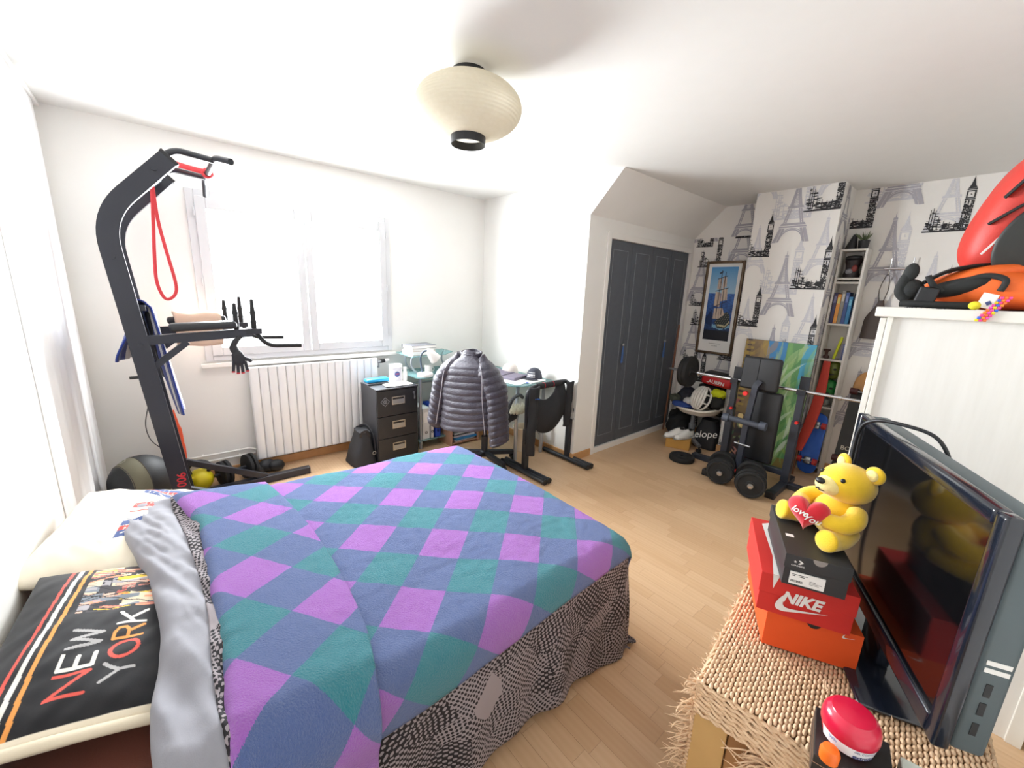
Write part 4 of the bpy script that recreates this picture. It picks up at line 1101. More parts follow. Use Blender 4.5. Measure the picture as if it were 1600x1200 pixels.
MB().box((2.62, 2.72, DZ + 0.016), (0.21, 0.16, 0.011), rot=(0, 0, 0.1), bev=0.002).build('paper_pile', M_PAPERW, label='pile of white papers at the front of the desk', cat='papers')
pn = MB().tube([(2.50, 2.68, DZ + 0.016), (2.56, 2.65, DZ + 0.016)], 0.006, 8).build('blue_marker', mat('blue_marker_plastic', (58, 102, 206), 0.4), label='short blue marker on the desk edge', cat='marker', smooth=60)
def cap(c, rz, colr, vis, lab, panel=None):
    t = thing('baseball_cap', lab, 'cap', c, 'caps on the desk')
    M_ = frame(c, (0, 0, rz))
    cm_ = mat('cap_cloth_%d%d%d' % colr, colr, 0.8, var=0.08, bump=0.15, bscale=300)
    b = MB(M_)
    b.grid(lambda u, v: Vector((0.085 * math.cos(2 * PI * u) * math.cos(v * PI / 2 * 0.98) ** 0.75, 0.075 * math.sin(2 * PI * u) * math.cos(v * PI / 2 * 0.98) ** 0.75, 0.004 + 0.105 * math.sin(v * PI / 2))), 32, 10, closed_u=True)
    cr_ = b.build('crown', cm_, t, smooth=180, solid=0.003)
    b = MB(M_)
    b.grid(lambda u, v: Vector(((0.078 + 0.075 * v * (1 - 0.55 * (2 * u - 1) ** 2)) * math.cos((u - 0.5) * 1.9), (0.078 + 0.05 * v) * math.sin((u - 0.5) * 1.9), 0.006 + 0.012 * (1 - (2 * u - 1) ** 2))), 18, 6)
    b.build('visor', mat('cap_visor_%d%d%d' % vis, vis, 0.8, var=0.1), t, smooth=180, solid=0.004)
    b = MB(M_); b.ell((0, 0, 0.109), (0.007, 0.007, 0.004)); b.build('button', cm_, cr_)
    if panel:
        b = MB(M_); b.grid(lambda u, v: Vector((0.0865 * math.cos((u - 0.5) * 1.2) * math.cos((0.15 + v * 0.45) * PI / 2) ** 0.75, 0.0765 * math.sin((u - 0.5) * 1.2) * math.cos((0.15 + v * 0.45) * PI / 2) ** 0.75, 0.005 + 0.106 * math.sin((0.15 + v * 0.45) * PI / 2))), 12, 3); b.build('badge', panel, cr_, smooth=180)
    return t
cap((2.66, 3.10, DZ + 0.0105), 2.4, (214, 206, 200), (66, 56, 54), 'pale cap with a dark peak beside the laptop sleeve')
cap((2.70, 2.78, DZ + 0.0105), 3.5, (58, 60, 72), (48, 50, 60), 'dark navy cap with a white badge on the desk', mat('white_badge', (214, 214, 216), 0.7, var=0.2, scale=90))
# flex tube, waste bin
wbn = thing('waste_bin', 'cream plastic waste bin under the desk', 'bin', (2.66, 2.86, 0))
M_BIN = mat('cream_plastic', (226, 212, 190), 0.5, var=0.03)
MB().lathe([(0, 0), (0.085, 0.001), (0.10, 0.24), (0.104, 0.245), (0.097, 0.245), (0.082, 0.01), (0, 0.01)], Matrix.Translation((2.66, 2.86, 0)), 30).build('bucket', M_BIN, wbn, smooth=50)
MB().tube([(2.66 + 0.103 * math.cos(a), 2.86 + 0.103 * math.sin(a), 0.245) for a in np.linspace(0, 2 * PI, 31)[:-1]], 0.005, 8, closed=True).build('rim', M_BIN, wbn, smooth=60)
MB().tube(catmull([(2.70, 2.74, 0.235), (2.755, 2.72, 0.20), (2.775, 2.71, 0.12), (2.772, 2.71, 0.012)], 6), 0.016, 10).build('cable_tube', mat('grey_hose', (150, 152, 154), 0.5), label='bent grey cable hose beside the waste bin', cat='hose', smooth=60)
MB().b2((2.42, 3.42, 0), (2.74, 3.70, 0.20), 0.003).build('cardboard_box', mat('brown_cardboard', (176, 138, 96), 0.8, var=0.08), label='open brown cardboard box under the desk corner', cat='box')

# ------------------------------------------------------------------ office chair with quilted jacket
och = thing('office_chair', 'black swivel office chair pushed up to the glass desk', 'chair', (2.15, 2.83, 0))
CF_ = Vector((0.93, 0.37, 0)).normalized(); CS_ = Vector((-0.37, 0.93, 0))
Mc = axes((2.15, 2.83, 0), CF_, CS_)
M_CHP = mat('black_chair_plastic', (38, 40, 46), 0.5, var=0.06)
M_CHF = mat('black_chair_fabric', (32, 33, 38), 0.85, var=0.1, bump=0.2, bscale=260)
b = MB(Mc); b.lathe([(0.036, 0.065), (0.04, 0.11), (0.030, 0.12), (0.030, 0.26), (0.018, 0.262), (0.018, 0.40)], None, 18); b.build('gas_column', M_CHP, och, smooth=40)
for i in range(5):
    a = 2 * PI * i / 5 + 0.55
    d_ = Vector((math.cos(a), math.sin(a), 0))
    lg = MB(Mc).bar([d_ * 0.03 + Vector((0, 0, 0.095)), d_ * 0.29 + Vector((0, 0, 0.072))], 0.045, 0.035).build('leg', M_CHP, och)
    cs = MB(Mc)
    e_ = Vector((-d_.y, d_.x, 0)); p = d_ * 0.285
    for s in (-1, 1): cs.cyl(p + e_ * (0.006 * s) + Vector((0, 0, 0.027)), p + e_ * (0.026 * s) + Vector((0, 0, 0.027)), 0.026, n=16)
    cs.cyl(p + Vector((0, 0, 0.03)), p + Vector((0, 0, 0.075)), 0.009)
    cs.build('caster', M_BLACK, lg, smooth=40)
MB(Mc).box((0.02, 0, 0.445), (0.46, 0.47, 0.085), bev=0.035, seg=4).build('seat', M_CHF, och, smooth=60)
MB(Mc).box((0, 0, 0.392), (0.22, 0.16, 0.03), bev=0.01).build('seat_mechanism', M_CHP, och)
def backf(s):
    def f(u, v):
        y = (u - 0.5) * 0.44 * (1 - 0.18 * (2 * v - 1) ** 4); z = 0.54 + 0.46 * v
        x = -0.235 - 0.03 * v + 0.05 * (2 * u - 1) ** 2 + s * 0.028 * ((1 - (2 * u - 1) ** 6) * (1 - (2 * v - 1) ** 6)) ** 0.5
        return Vector((x, y, z))
    return f
b = MB(Mc); b.grid(backf(1), 16, 16); b.grid(backf(-1), 16, 16); b.build('backrest', M_CHF, och, smooth=60, weld=True)
MB(Mc).tube(catmull([(-0.05, 0, 0.40), (-0.20, 0, 0.40), (-0.265, 0, 0.45), (-0.275, 0, 0.60)], 5), 0.02, 8, sx=1.6).build('back_bracket', M_CHP, och, smooth=60)
for s in (-1, 1):
    MB(Mc).tube(catmull([(-0.10, s * 0.19, 0.42), (-0.12, s * 0.275, 0.44), (-0.11, s * 0.285, 0.56), (-0.02, s * 0.285, 0.655), (0.12, s * 0.28, 0.665), (0.20, s * 0.275, 0.625)], 6), 0.016, 10).build('armrest', M_CHP, och, smooth=60)

# quilted jacket hung over the backrest
k = NT('dark_quilted_nylon')
co = k.coord()
k.l(k.mix(k.noise(co, 12, 4), rgb(40, 37, 50), rgb(54, 49, 64)), k.b.inputs['Base Color']); k.set(Roughness=0.46, Sheen_Weight=0.15)
k.b.inputs['Specular IOR Level'].default_value = 0.45
k.bump(k.noise(k.mapping(co, scale=(1, 1, 2.4)), 46, 4, 0.6), 0.5, 0.012); M_JKT = k.m
jk = thing('puffer_jacket', 'dark quilted puffer jacket hung over the back of the office chair', 'jacket', (1.93, 2.74, 0.45))
Mj = axes((2.15, 2.83, 0), CF_, CS_)
def puff(z, pitch=0.052, amp=0.0085):
    return amp * (abs(math.sin(PI * z / pitch)) ** 0.6) - amp * 0.6
def body(u, v):
    a = 2 * PI * u
    z = 0.43 + 0.66 * v
    sh = smooth01((v - 0.76) / 0.24)
    wid = (0.250 + 0.035 * (1 - v)) * (1 - sh) + 0.082 * sh
    dep = (0.105 + 0.050 * (1 - v)) * (1 - sh) + 0.048 * sh
    ca, sa = math.cos(a), math.sin(a)
    zz = z - 0.05 * abs(ca) ** 2 * smooth01((v - 0.62) / 0.38)
    wob = 0.012 * noise.noise((u * 7, v * 5, 3)) + 0.006 * noise.noise((u * 19, v * 13, 5))
    pf = (puff(z + 0.012 * noise.noise((u * 5, v * 3, 8))) + wob) * (1 - sh * 0.6)
    y = (wid + pf) * sq_(ca, 0.8); x = (dep + pf) * sq_(sa, 0.8)
    return Vector((-0.250 + x, y, zz + 0.03 * (1 - v) * math.sin(a * 2 + 0.5)))
def sq_(a, p): return math.copysign(abs(a) ** p, a)
b = MB(Mj); b.grid(body, 72, 130, closed_u=True); b.build('body', M_JKT, jk, smooth=180)
for s, hang in ((-1, 0.335), (1, 0.40)):
    def sleeve(u, v, s=s, hang=hang):
        a = 2 * PI * u
        k_ = smooth01(v / 0.35)
        cy = s * (0.105 + 0.135 * k_ + 0.085 * v); cx = -0.255 - 0.045 * v
        cz = 1.035 - 0.055 * k_ - (0.98 - hang) * v
        r_ = (0.030 + 0.068 * smooth01(v / 0.16)) * (1 - 0.14 * v) + puff(cz, 0.052, 0.009) + 0.006 * noise.noise((u * 6, v * 7, s * 3))
        if v > 0.98: r_ *= 0.78
        return Vector((cx + r_ * 1.10 * math.cos(a), cy + r_ * 0.86 * math.sin(a), cz + 0.03 * s * math.sin(a)))
    b = MB(Mj); b.grid(sleeve, 32, 120, closed_u=True); n = len(b.v); b.f.append(tuple(range(n - 32, n))); b.f.append(tuple(range(31, -1, -1))); sl = b.build('sleeve', M_JKT, jk, smooth=180)
    MB(Mj).tube(catmull([(-0.335, s * 0.14, 1.0), (-0.372, s * 0.185, 0.90), (-0.392, s * 0.205, 0.70), (-0.405, s * 0.245, 0.44)], 6), 0.003, 6).build('seam_piping', mat('pale_piping', (150, 146, 152), 0.5), sl)
b = MB(Mj); b.grid(lambda u, v: Vector((-0.245 + (0.05 + 0.008 * v) * math.sin(2 * PI * u), (0.088 + 0.006 * v) * math.cos(2 * PI * u), 1.035 + 0.035 * v + 0.012 * math.sin(2 * PI * u))), 32, 5, closed_u=True); b.build('collar', M_JKT, jk, smooth=180, solid=0.014)
# tuft of dried white plush on the chair seat edge
pl = MB(); rp = random.Random(8)
for i in range(260):
    a = rp.random() * 2 * PI; d_ = rp.random() ** 0.5
    p = Vector((2.36 + 0.085 * d_ * math.cos(a), 2.63 + 0.06 * d_ * math.sin(a), 0.492 + 0.02 * rp.random()))
    q = p + Vector((rp.uniform(-0.03, 0.03), rp.uniform(-0.03, 0.03), rp.uniform(0.03, 0.085)))
    pl.tube([p, (p + q) / 2 + Vector((rp.uniform(-0.012, 0.012),) * 3), q], [0.004, 0.0032, 0.001], 4)
pl.build('shaggy_cushion', mat('pale_shaggy_yarn', (214, 212, 194), 0.9, var=0.2, scale=40), label='pale shaggy yarn bundle on the chair seat', cat='yarn', kind='stuff')

# ------------------------------------------------------------------ black frame stand with weighted harness
sf = thing('exercise_stand', 'black tubular frame stand with T-shaped feet by the closet corner', 'exercise stand', (2.56, 2.43, 0))
SZ = 0.775
MB().tube(rpath([(2.305, 2.43, 0.05), (2.29, 2.43, SZ), (2.815, 2.43, SZ + 0.015), (2.835, 2.41, 0.05)], 0.09, 8), 0.019, 14).build('top_frame', M_BLACKM, sf, smooth=60)
for x in (2.300, 2.836):
    yy = 2.43 if x < 2.5 else 2.41
    MB().box((x, yy, 0.21), (0.046, 0.046, 0.40), bev=0.004).build('post_sleeve', M_BLACKM, sf)
    for dx in (-0.026, 0.026):
        ft = MB().cyl((x + dx, yy + 0.29, 0.026), (x + dx, yy - 0.26, 0.026), 0.022, n=14).build('foot_tube', M_BLACKM, sf, smooth=50)
        MB().cyl((x + dx, yy - 0.26, 0.026), (x + dx, yy - 0.285, 0.026), 0.0255, n=14).build('end_cap', M_BLACK, ft, smooth=50)
hv = thing('weighted_harness', 'black padded harness vest slung from the frame stand', 'harness', (2.56, 2.40, 0.35))
M_VEST = mat('black_neoprene', (30, 31, 35), 0.8, var=0.14, scale=18, bump=0.12, bscale=240)
def wrap(x0, x1): return MB().tube([(x0, 2.43, SZ + 0.008 * (x0 - 2.29)), (x1, 2.43, SZ + 0.008 * (x1 - 2.29))], 0.027, 14)
wrap(2.40, 2.70).build('foam_wrap', M_VEST, hv, smooth=50)
for xx in (2.475, 2.585): MB().tube([(xx, 2.43, SZ + 0.002), (xx + 0.006, 2.43, SZ + 0.002)], 0.0285, 14).build('red_band', M_REDPRINT, hv)
def bib(u, v):
    # scooped cloth: upper edge is a U between the two straps
    x = 2.355 + 0.385 * u
    scoop = 0.125 * max(0.0, 1 - ((u - 0.36) / 0.36) ** 2) ** 0.6
    top = SZ - 0.005 - scoop * (1.0 if 0.0 < u < 1 else 0)
    bot = 0.345 + 0.11 * (abs(2 * u - 0.85)) ** 2.2
    z = top + (bot - top) * v
    y = 2.425 - 0.055 * math.sin(PI * v) * (0.4 + 0.6 * math.sin(PI * u)) - 0.02 * v
    return Vector((x, y, z))
b = MB(); b.grid(bib, 30, 22); b.build('seat_cloth', M_VEST, hv, smooth=180, solid=0.016)
def strap_l(u, v):
    z = SZ + 0.01 - 0.60 * v; x = 2.285 + 0.115 * u * (1 - 0.25 * v) - 0.030 * smooth01((v - 0.45) / 0.2) + 0.012 * smooth01((v - .7) / .3)
    return Vector((x, 2.405 - 0.035 * math.sin(PI * u) - 0.02 * smooth01((v - .4) / .2) + 0.012 * noise.noise((u * 3, v * 7, 1)), z))
b = MB(); b.grid(strap_l, 10, 30); b.build('strap_panel', M_VEST, hv, smooth=180, solid=0.018)
def strap_r(u, v):
    z = SZ + 0.012 - 0.42 * v; x = 2.745 + 0.085 * u - 0.02 * v
    return Vector((x, 2.395 - 0.03 * math.sin(PI * u) + 0.012 * noise.noise((u * 3, v * 7, 5)), z))
b = MB(); b.grid(strap_r, 10, 24); b.build('strap_panel', M_VEST, hv, smooth=180, solid=0.018)
MB().tube(catmull([(2.855, 2.385, 0.52), (2.868, 2.378, 0.46), (2.862, 2.372, 0.41)], 5), 0.011, 6, sx=0.4).build('buckle_strap', M_VEST, hv, smooth=60)
MB().tube(catmull([(2.275, 2.40, 0.42), (2.262, 2.39, 0.36), (2.258, 2.39, 0.29)], 5), 0.012, 6, sx=0.4).build('buckle_strap', M_VEST, hv, smooth=60)
bl_ = mat('blue_print', (38, 110, 206), 0.6)
b = MB(); b.ell((2.335, 2.368, SZ - 0.085), (0.010, 0.003, 0.010)); b.box((2.362, 2.366, SZ - 0.092), (0.035, 0.002, 0.006), rot=(0, 0.3, 0)); b.build('blue_logo', bl_, hv)
# ------------------------------------------------------------------ wallpaper prints (thin ink shapes on the paper)
M_INKG = mat('grey_lilac_ink', (172, 170, 178), 0.75, var=0.10, scale=120)
M_INKL = mat('pale_grey_ink', (204, 204, 209), 0.75, var=0.10, scale=120)
M_INKB = mat('black_ink', (44, 44, 47), 0.7, var=0.15, scale=160)
def clip_poly(poly, x0, x1, y0, y1):
    def cut(P, f, inter):
        out = []
        for i in range(len(P)):
            a, b_ = P[i - 1], P[i]
            fa, fb = f(a), f(b_)
            if fa >= 0 and fb >= 0: out.append(b_)
            elif fa >= 0 > fb: out.append(inter(a, b_, fa, fb))
            elif fa < 0 <= fb: out.append(inter(a, b_, fa, fb)); out.append(b_)
        return out
    it = lambda a, b_, fa, fb: (a[0] + (b_[0] - a[0]) * fa / (fa - fb), a[1] + (b_[1] - a[1]) * fa / (fa - fb))
    for f in (lambda p: p[0] - x0, lambda p: x1 - p[0], lambda p: p[1] - y0, lambda p: y1 - p[1]):
        if len(poly) < 3: return []
        poly = cut(poly, f, it)
    return poly
def eiffel_polys(rr):
    P = []
    P.append([(-.006, .93), (.006, .93), (.003, 1.0), (-.003, 1.0)]); P.append([(-.026, .905), (.026, .905), (.022, .935), (-.022, .935)])
    def hw(y): return 0.022 + 0.062 * ((.905 - y) / .385) ** 1.5
    y = .90
    while y > .53:
        y2 = y - .033; a, b_ = hw(y), hw(y2)
        P.append([(-a, y), (-a + .012 + a * .45, y), (-b_ + .012 + b_ * .45, y2), (-b_, y2)]); P.append([(a, y), (a - .012 - a * .45, y), (b_ - .012 - b_ * .45, y2), (b_, y2)])
        P.append([(-a * .6, y), (-a * .6 + .010, y), (b_ * .7, y2), (b_ * .7 - .012, y2)]); P.append([(a * .6, y), (a * .6 - .010, y), (-b_ * .7, y2), (-b_ * .7 + .012, y2)])
        P.append([(-b_, y2), (b_, y2), (b_, y2 + .006), (-b_, y2 + .006)])
        y = y2
    P.append([(-.108, .495), (.108, .495), (.098, .53), (-.098, .53)])
    for s in (-1, 1):
        n = 6
        for i in range(n):
            ya, yb = .49 - .215 * i / n, .49 - .215 * (i + 1) / n; oa, ob = .088 + .050 * i / n, .088 + .050 * (i + 1) / n
            P.append([(s * oa, ya), (s * (oa - .020), ya), (s * (ob - .020), yb), (s * ob, yb)]); P.append([(s * (oa - .030), ya), (s * (oa - .046), ya), (s * (ob - .046), yb), (s * (ob - .030), yb)])
            P.append([(s * oa, ya), (s * (oa - .046), ya - .012), (s * (oa - .046), ya - .020), (s * oa, ya - .008)])
    P.append([(-.168, .250), (.168, .250), (.155, .282), (-.155, .282)])
    P.append([(-.185, .218), (.185, .218), (.178, .240), (-.178, .240)])
    for s in (-1, 1):
        P.append([(s * .178, .205), (s * .136, .205), (s * .198, 0), (s * .250, .0)]); P.append([(s * .132, .205), (s * .100, .205), (s * .158, 0.01), (s * .190, .0)])
    n = 14
    for i in range(n):
        a0, a1 = PI * (0.06 + .88 * i / n), PI * (0.06 + .88 * (i + 1) / n)
        for r0, r1 in ((.146, .164), (.170, .180)):
            P.append([(r0 * math.cos(a0), r0 * 1.06 * math.sin(a0) + .02), (r1 * math.cos(a0), r1 * 1.06 * math.sin(a0) + .02), (r1 * math.cos(a1), r1 * 1.06 * math.sin(a1) + .02), (r0 * math.cos(a1), r0 * 1.06 * math.sin(a1) + .02)])
    return P
def bigben_polys(rr):
    P = []
    P.append([(-.004, .92), (.006, .92), (.002, 1.0)]); P.append([(-.030, .80), (.032, .80), (.006, .93), (-.004, .93)]); P.append([(-.058, .745), (.062, .745), (.034, .80), (-.032, .80)])
    P.append([(-.062, .72), (.066, .72), (.066, .742), (-.062, .742)])
    for a, b_, c, d_ in ((-.060, -.040, .575, .71), (.042, .064, .575, .71), (-.040, .042, .69, .71), (-.040, .042, .575, .592)): P.append([(a, c), (b_, c), (b_, d_), (a, d_)])
    P.append([(-.004, .63), (.004, .63), (.004, .665), (-.004, .665)]); P.append([(-.004, .63), (.018, .634), (.018, .642), (-.004, .638)])
    P.append([(-.066, .545), (.070, .545), (.070, .57), (-.066, .57)])
    for i in range(6):
        x0 = -.060 + i * .0215
        y = .54
        while y > 0.02:
            L = rr.uniform(.03, .09)
            if rr.random() < .93: P.append([(x0, y), (x0 + .0195 + rr.uniform(0, .004), y - rr.uniform(0, .01)), (x0 + .019, max(0, y - L)), (x0 + rr.uniform(0, .004), max(0, y - L))])
            y -= L + .006
    for y in (.10, .21, .32, .43): P.append([(-.066, y), (.068, y), (.068, y + .014), (-.066, y + .014)])
    # parliament to the left of the tower
    for i in range(120):
        x = rr.uniform(-.54, -.06); top = .13 + (.10 if x < -.33 else 0) + (.16 if -.50 < x < -.40 else 0)
        y = rr.uniform(0.01, top); w = rr.uniform(.025, .085); h_ = rr.uniform(.007, .020)
        P.append([(x, y), (x + w, y + rr.uniform(-.008, .008)), (x + w, y + h_), (x + rr.uniform(-.006, .006), y + h_)])
    for x, t_ in ((-.49, .42), (-.455, .45), (-.42, .40), (-.36, .27), (-.28, .20), (-.20, .17), (-.12, .18)):
        P.append([(x, 0.05), (x + .016, .05), (x + .012, t_), (x + .004, t_)])
    P.append([(-.55, -.005), (.07, -.01), (.07, .022), (-.55, .02)])
    return P
def put_prints(wall, M, items, rect, off=0.0012):
    rr = random.Random(21)
    groups = {}
    for kind, x, y, h_, m in items:
        polys = eiffel_polys(rr) if kind == 'e' else bigben_polys(rr)
        b = groups.setdefault((kind, m.name), (MB(), m))[0]
        lift = off + (0.0016 if m is M_INKB else 0.0008 if m is M_INKG else 0.0)
        for pi_, p in enumerate(polys):
            q = clip_poly([(x + a * h_, y + c * h_) for a, c in p], *rect)
            if len(q) >= 3: b.add([(a, c, lift + (pi_ % 22) * 3e-5) for a, c in q], [tuple(range(len(q)))], M)
    for (kind, mn), (b, m) in groups.items():
        if b.v: b.build('tower_print' if kind == 'e' else 'clock_tower_print', m, wall, kind='stuff')
# chimney face: local x points along -Y from the y = CY1 edge
Mch = axes((XC, CY1, 0), (0, -1, 0), (0, 0, 1))
it = []
for n_ in range(-1, 4):
    z = 0.148 + 0.648 * n_
    it += [('e', CY1 - 1.29, z, 0.575, M_INKG), ('b', CY1 - 1.462, z - 0.115, 0.395, M_INKB)]
    it += [('e', CY1 - 1.035, z + 0.36, 0.50, M_INKL), ('b', CY1 - 0.985, z + 0.245, 0.44, M_INKB), ('b', CY1 - 1.20, z + 0.20, 0.52, M_INKL), ('e', CY1 - 1.55, z + 0.38, 0.44, M_INKL)]
put_prints(wall_ch, Mch, it, (0.002, CY1 - CY0 - 0.002, 0.08, H - 0.004))
Mcs = axes((XC, CY0, 0), (1, 0, 0), (0, 0, 1))
put_prints(wall_ch, Mcs, [('e', 0.15, 0.3 + 0.62 * n_, 0.55, M_INKG) for n_ in range(4)] + [('b', 0.33, 0.65 * n_, 0.45, M_INKG) for n_ in range(4)], (0.002, XR - XC - 0.004, 0.08, H - 0.004))
# papered wall: local x along -Y from the closet face
Mrw = axes((XR, YC, 0), (0, -1, 0), (0, 0, 1))
it = []
for n_ in range(-1, 4):
    z = 0.268 + 0.648 * n_
    for cy in (2.23,):
        it += [('e', YC - cy, z - 0.02, 0.56, M_INKG), ('b', YC - 2.16, z - 0.07, 0.30, M_INKB)]
    it += [('e', YC - 1.95, z + 0.02, 0.52, M_INKL), ('b', YC - 1.86, z + 0.04, 0.50, M_INKL), ('e', YC - 1.83, z + 0.37, 0.60, M_INKG), ('b', YC - 2.06, z + 0.36, 0.40, M_INKB), ('b', YC - 1.70, z - 0.0, 0.40, M_INKB)]
# slope clips the upper corner: keep prints below the slope
put_prints(wall_right, Mrw, it, (0.002, YC - CY1 - 0.002, 0.08, ZK))
put_prints(wall_right, Mrw, [('e', YC - 1.83, 2.18, 0.60, M_INKG)], (0.31, YC - CY1 - 0.002, ZK, H - 0.004))
it = []
for n_ in range(-1, 4):
    z = 0.43 + 0.648 * n_
    it += [('e', YC - 0.665, z, 0.60, M_INKG), ('b', YC - 0.585, z + 0.05, 0.56, M_INKL), ('b', YC - 0.270, z + 0.428, 0.400, M_INKB), ('e', YC - 0.37, z + 0.428, 0.50, M_INKL), ('b', YC - 0.835, z + 0.50, 0.42, M_INKB), ('e', YC - 0.02, z, 0.60, M_INKG)]
put_prints(wall_right, Mrw, it, (YC - CY0 + 0.002, YC - YF - 0.01, 0.08, H - 0.004))

# ------------------------------------------------------------------ painted artwork helper
def art_panel(M, w, h, n, m_, fn, name, mtl, parent):
    """flat panel of coloured cells in local xy (0..w, 0..h)"""
    b = MB(M)
    for j in range(m_ + 1):
        for i in range(n + 1): b.v.append(M @ Vector((w * i / n, h * j / m_, 0)))
    for j in range(m_):
        for i in range(n):
            k0 = j * (n + 1) + i; b.f.append((k0, k0 + 1, k0 + n + 2, k0 + n + 1))
    U, V = np.meshgrid(np.linspace(0, 1, n + 1), np.linspace(0, 1, m_ + 1))
    C = np.clip(fn(U, V), 0, 1).reshape(-1, 3)
    return b.build(name, mtl, parent, colors=np.concatenate([C, np.ones((len(C), 1))], 1))
def inpoly(U, V, poly):
    r = np.zeros(U.shape, bool); n = len(poly)
    for i in range(n):
        x0, y0 = poly[i - 1]; x1, y1 = poly[i]
        c = ((y0 > V) != (y1 > V))
        with np.errstate(divide='ignore', invalid='ignore'):
            xs = (x1 - x0) * (V - y0) / ((y1 - y0) if y1 != y0 else 1e-9) + x0
        r ^= c & (U < xs)
    return r
def col3(*c): return np.array(rgb(*c)[:3])
def ship(U, V):
    C = np.zeros(U.shape + (3,))
    t_ = np.clip((V - 0.62) / 0.38, 0, 1)[..., None]
    C[:] = col3(170, 206, 226) * (1 - t_) + col3(78, 150, 206) * t_
    sea = V < 0.645
    ts = np.clip(V / 0.645, 0, 1)[..., None]
    S = col3(18, 24, 44) * (1 - ts) + col3(56, 104, 182) * ts
    S = S * (1 + 0.35 * np.sin(U * 26 + np.sin(V * 60) * 2) * np.sin(V * 90 + U * 9))[..., None]
    C[sea] = S[sea]
    C[V < 0.14] = col3(16, 18, 30)
    q = np.sin(U * 40 + V * 31) * np.sin(V * 55 - U * 17)
    foam = (np.abs(V - (0.17 + 0.10 * np.abs(U - 0.62))) < 0.022 + 0.008 * q) & (U > 0.3) & (U < 0.98); C[foam] = col3(132, 178, 206)
    C[inpoly(U, V, [(0.02, 0.30), (0.20, 0.42), (0.30, 0.30), (0.28, 0.20), (0.05, 0.22)])] = col3(20, 44, 84)
    hull = inpoly(U, V, [(0.38, 0.25), (0.52, 0.17), (0.80, 0.17), (0.97, 0.24), (0.93, 0.36), (0.80, 0.40), (0.55, 0.35)]); C[hull] = col3(38, 46, 46)
    C[inpoly(U, V, [(0.50, 0.205), (0.80, 0.185), (0.96, 0.26), (0.955, 0.28), (0.80, 0.21), (0.52, 0.225)])] = col3(206, 192, 150)
    C[hull & (np.sin(U * 70) * np.sin(V * 120) > 0.55)] = col3(150, 146, 132)
    sails = [[(0.30, 0.70), (0.32, 0.84), (0.46, 0.86), (0.46, 0.70)], [(0.50, 0.72), (0.50, 0.88), (0.62, 0.86), (0.66, 0.73)], [(0.26, 0.48), (0.27, 0.67), (0.47, 0.66), (0.50, 0.46)], [(0.50, 0.54), (0.50, 0.72), (0.70, 0.71), (0.74, 0.56)], [(0.28, 0.30), (0.30, 0.44), (0.62, 0.45), (0.72, 0.36), (0.52, 0.30)]]
    for s in sails:
        m = inpoly(U, V, s); C[m] = col3(208, 190, 172); C[m & (np.sin(U * 60 + V * 8) > 0.75)] = col3(164, 142, 130)
    for a in ((0.40, 0.36, 0.42, 0.95), (0.58, 0.36, 0.56, 0.93), (0.26, 0.46, 0.74, 0.54), (0.26, 0.675, 0.72, 0.72), (0.30, 0.84, 0.64, 0.88)):
        C[seg_d(U, V * 2.6, a[0], a[1] * 2.6, a[2], a[3] * 2.6) < 0.013] = col3(40, 34, 48)
    C[inpoly(U, V, [(0.32, 0.925), (0.46, 0.945), (0.44, 0.92), (0.34, 0.905)])] = col3(46, 40, 56)
    return C
PX = XR - 0.03
pf = thing('framed_poster', 'framed poster of a sailing ship on blue sea, hung beside the closet', 'poster', (XR - 0.015, 1.966, 0.965))
Y0, Y1, Z0, Z1 = 1.766, 2.168, 0.968, 1.982
M_FRAME = mat('antique_bronze_frame', (112, 92, 72), 0.35, 0.55, var=0.3, scale=30)
for lo_, hi_ in (((Y0, Z0), (Y0 + 0.028, Z1)), ((Y1 - 0.028, Z0), (Y1, Z1)), ((Y0 + 0.028, Z0), (Y1 - 0.028, Z0 + 0.028)), ((Y0 + 0.028, Z1 - 0.028), (Y1 - 0.028, Z1))):
    MB().b2((PX, lo_[0], lo_[1]), (XR - 0.002, hi_[0], hi_[1]), 0.008, 3).build('frame_rail', M_FRAME, pf, smooth=50)
MB().b2((XR - 0.014, Y0 + 0.02, Z0 + 0.02), (XR - 0.003, Y1 - 0.02, Z1 - 0.02)).build('mount', M_PAPERW, pf)
Mp = axes((XR - 0.0155, Y1 - 0.062, 1.125), (0, -1, 0), (0, 0, 1))
art_panel(Mp, 0.278, 0.795, 110, 300, ship, 'print', attr_mat('poster_print', 0.45), pf)
lettering('caption', 'VOYAGE', 0.016, axes((XR - 0.0152, 1.966, 1.060), (0, -1, 0), (0, 0, 1)), M_INKB, pf)
MB().b2((XR - 0.0152, 1.90, 1.084), (XR - 0.0150, 2.03, 1.087)).build('caption_line', M_INKB, pf)
MB().cyl((XR - 0.012, 2.09, 1.982), (XR - 0.012, 2.09, 2.01), 0.003, n=8).build('hanging_nail', M_STEEL, pf)

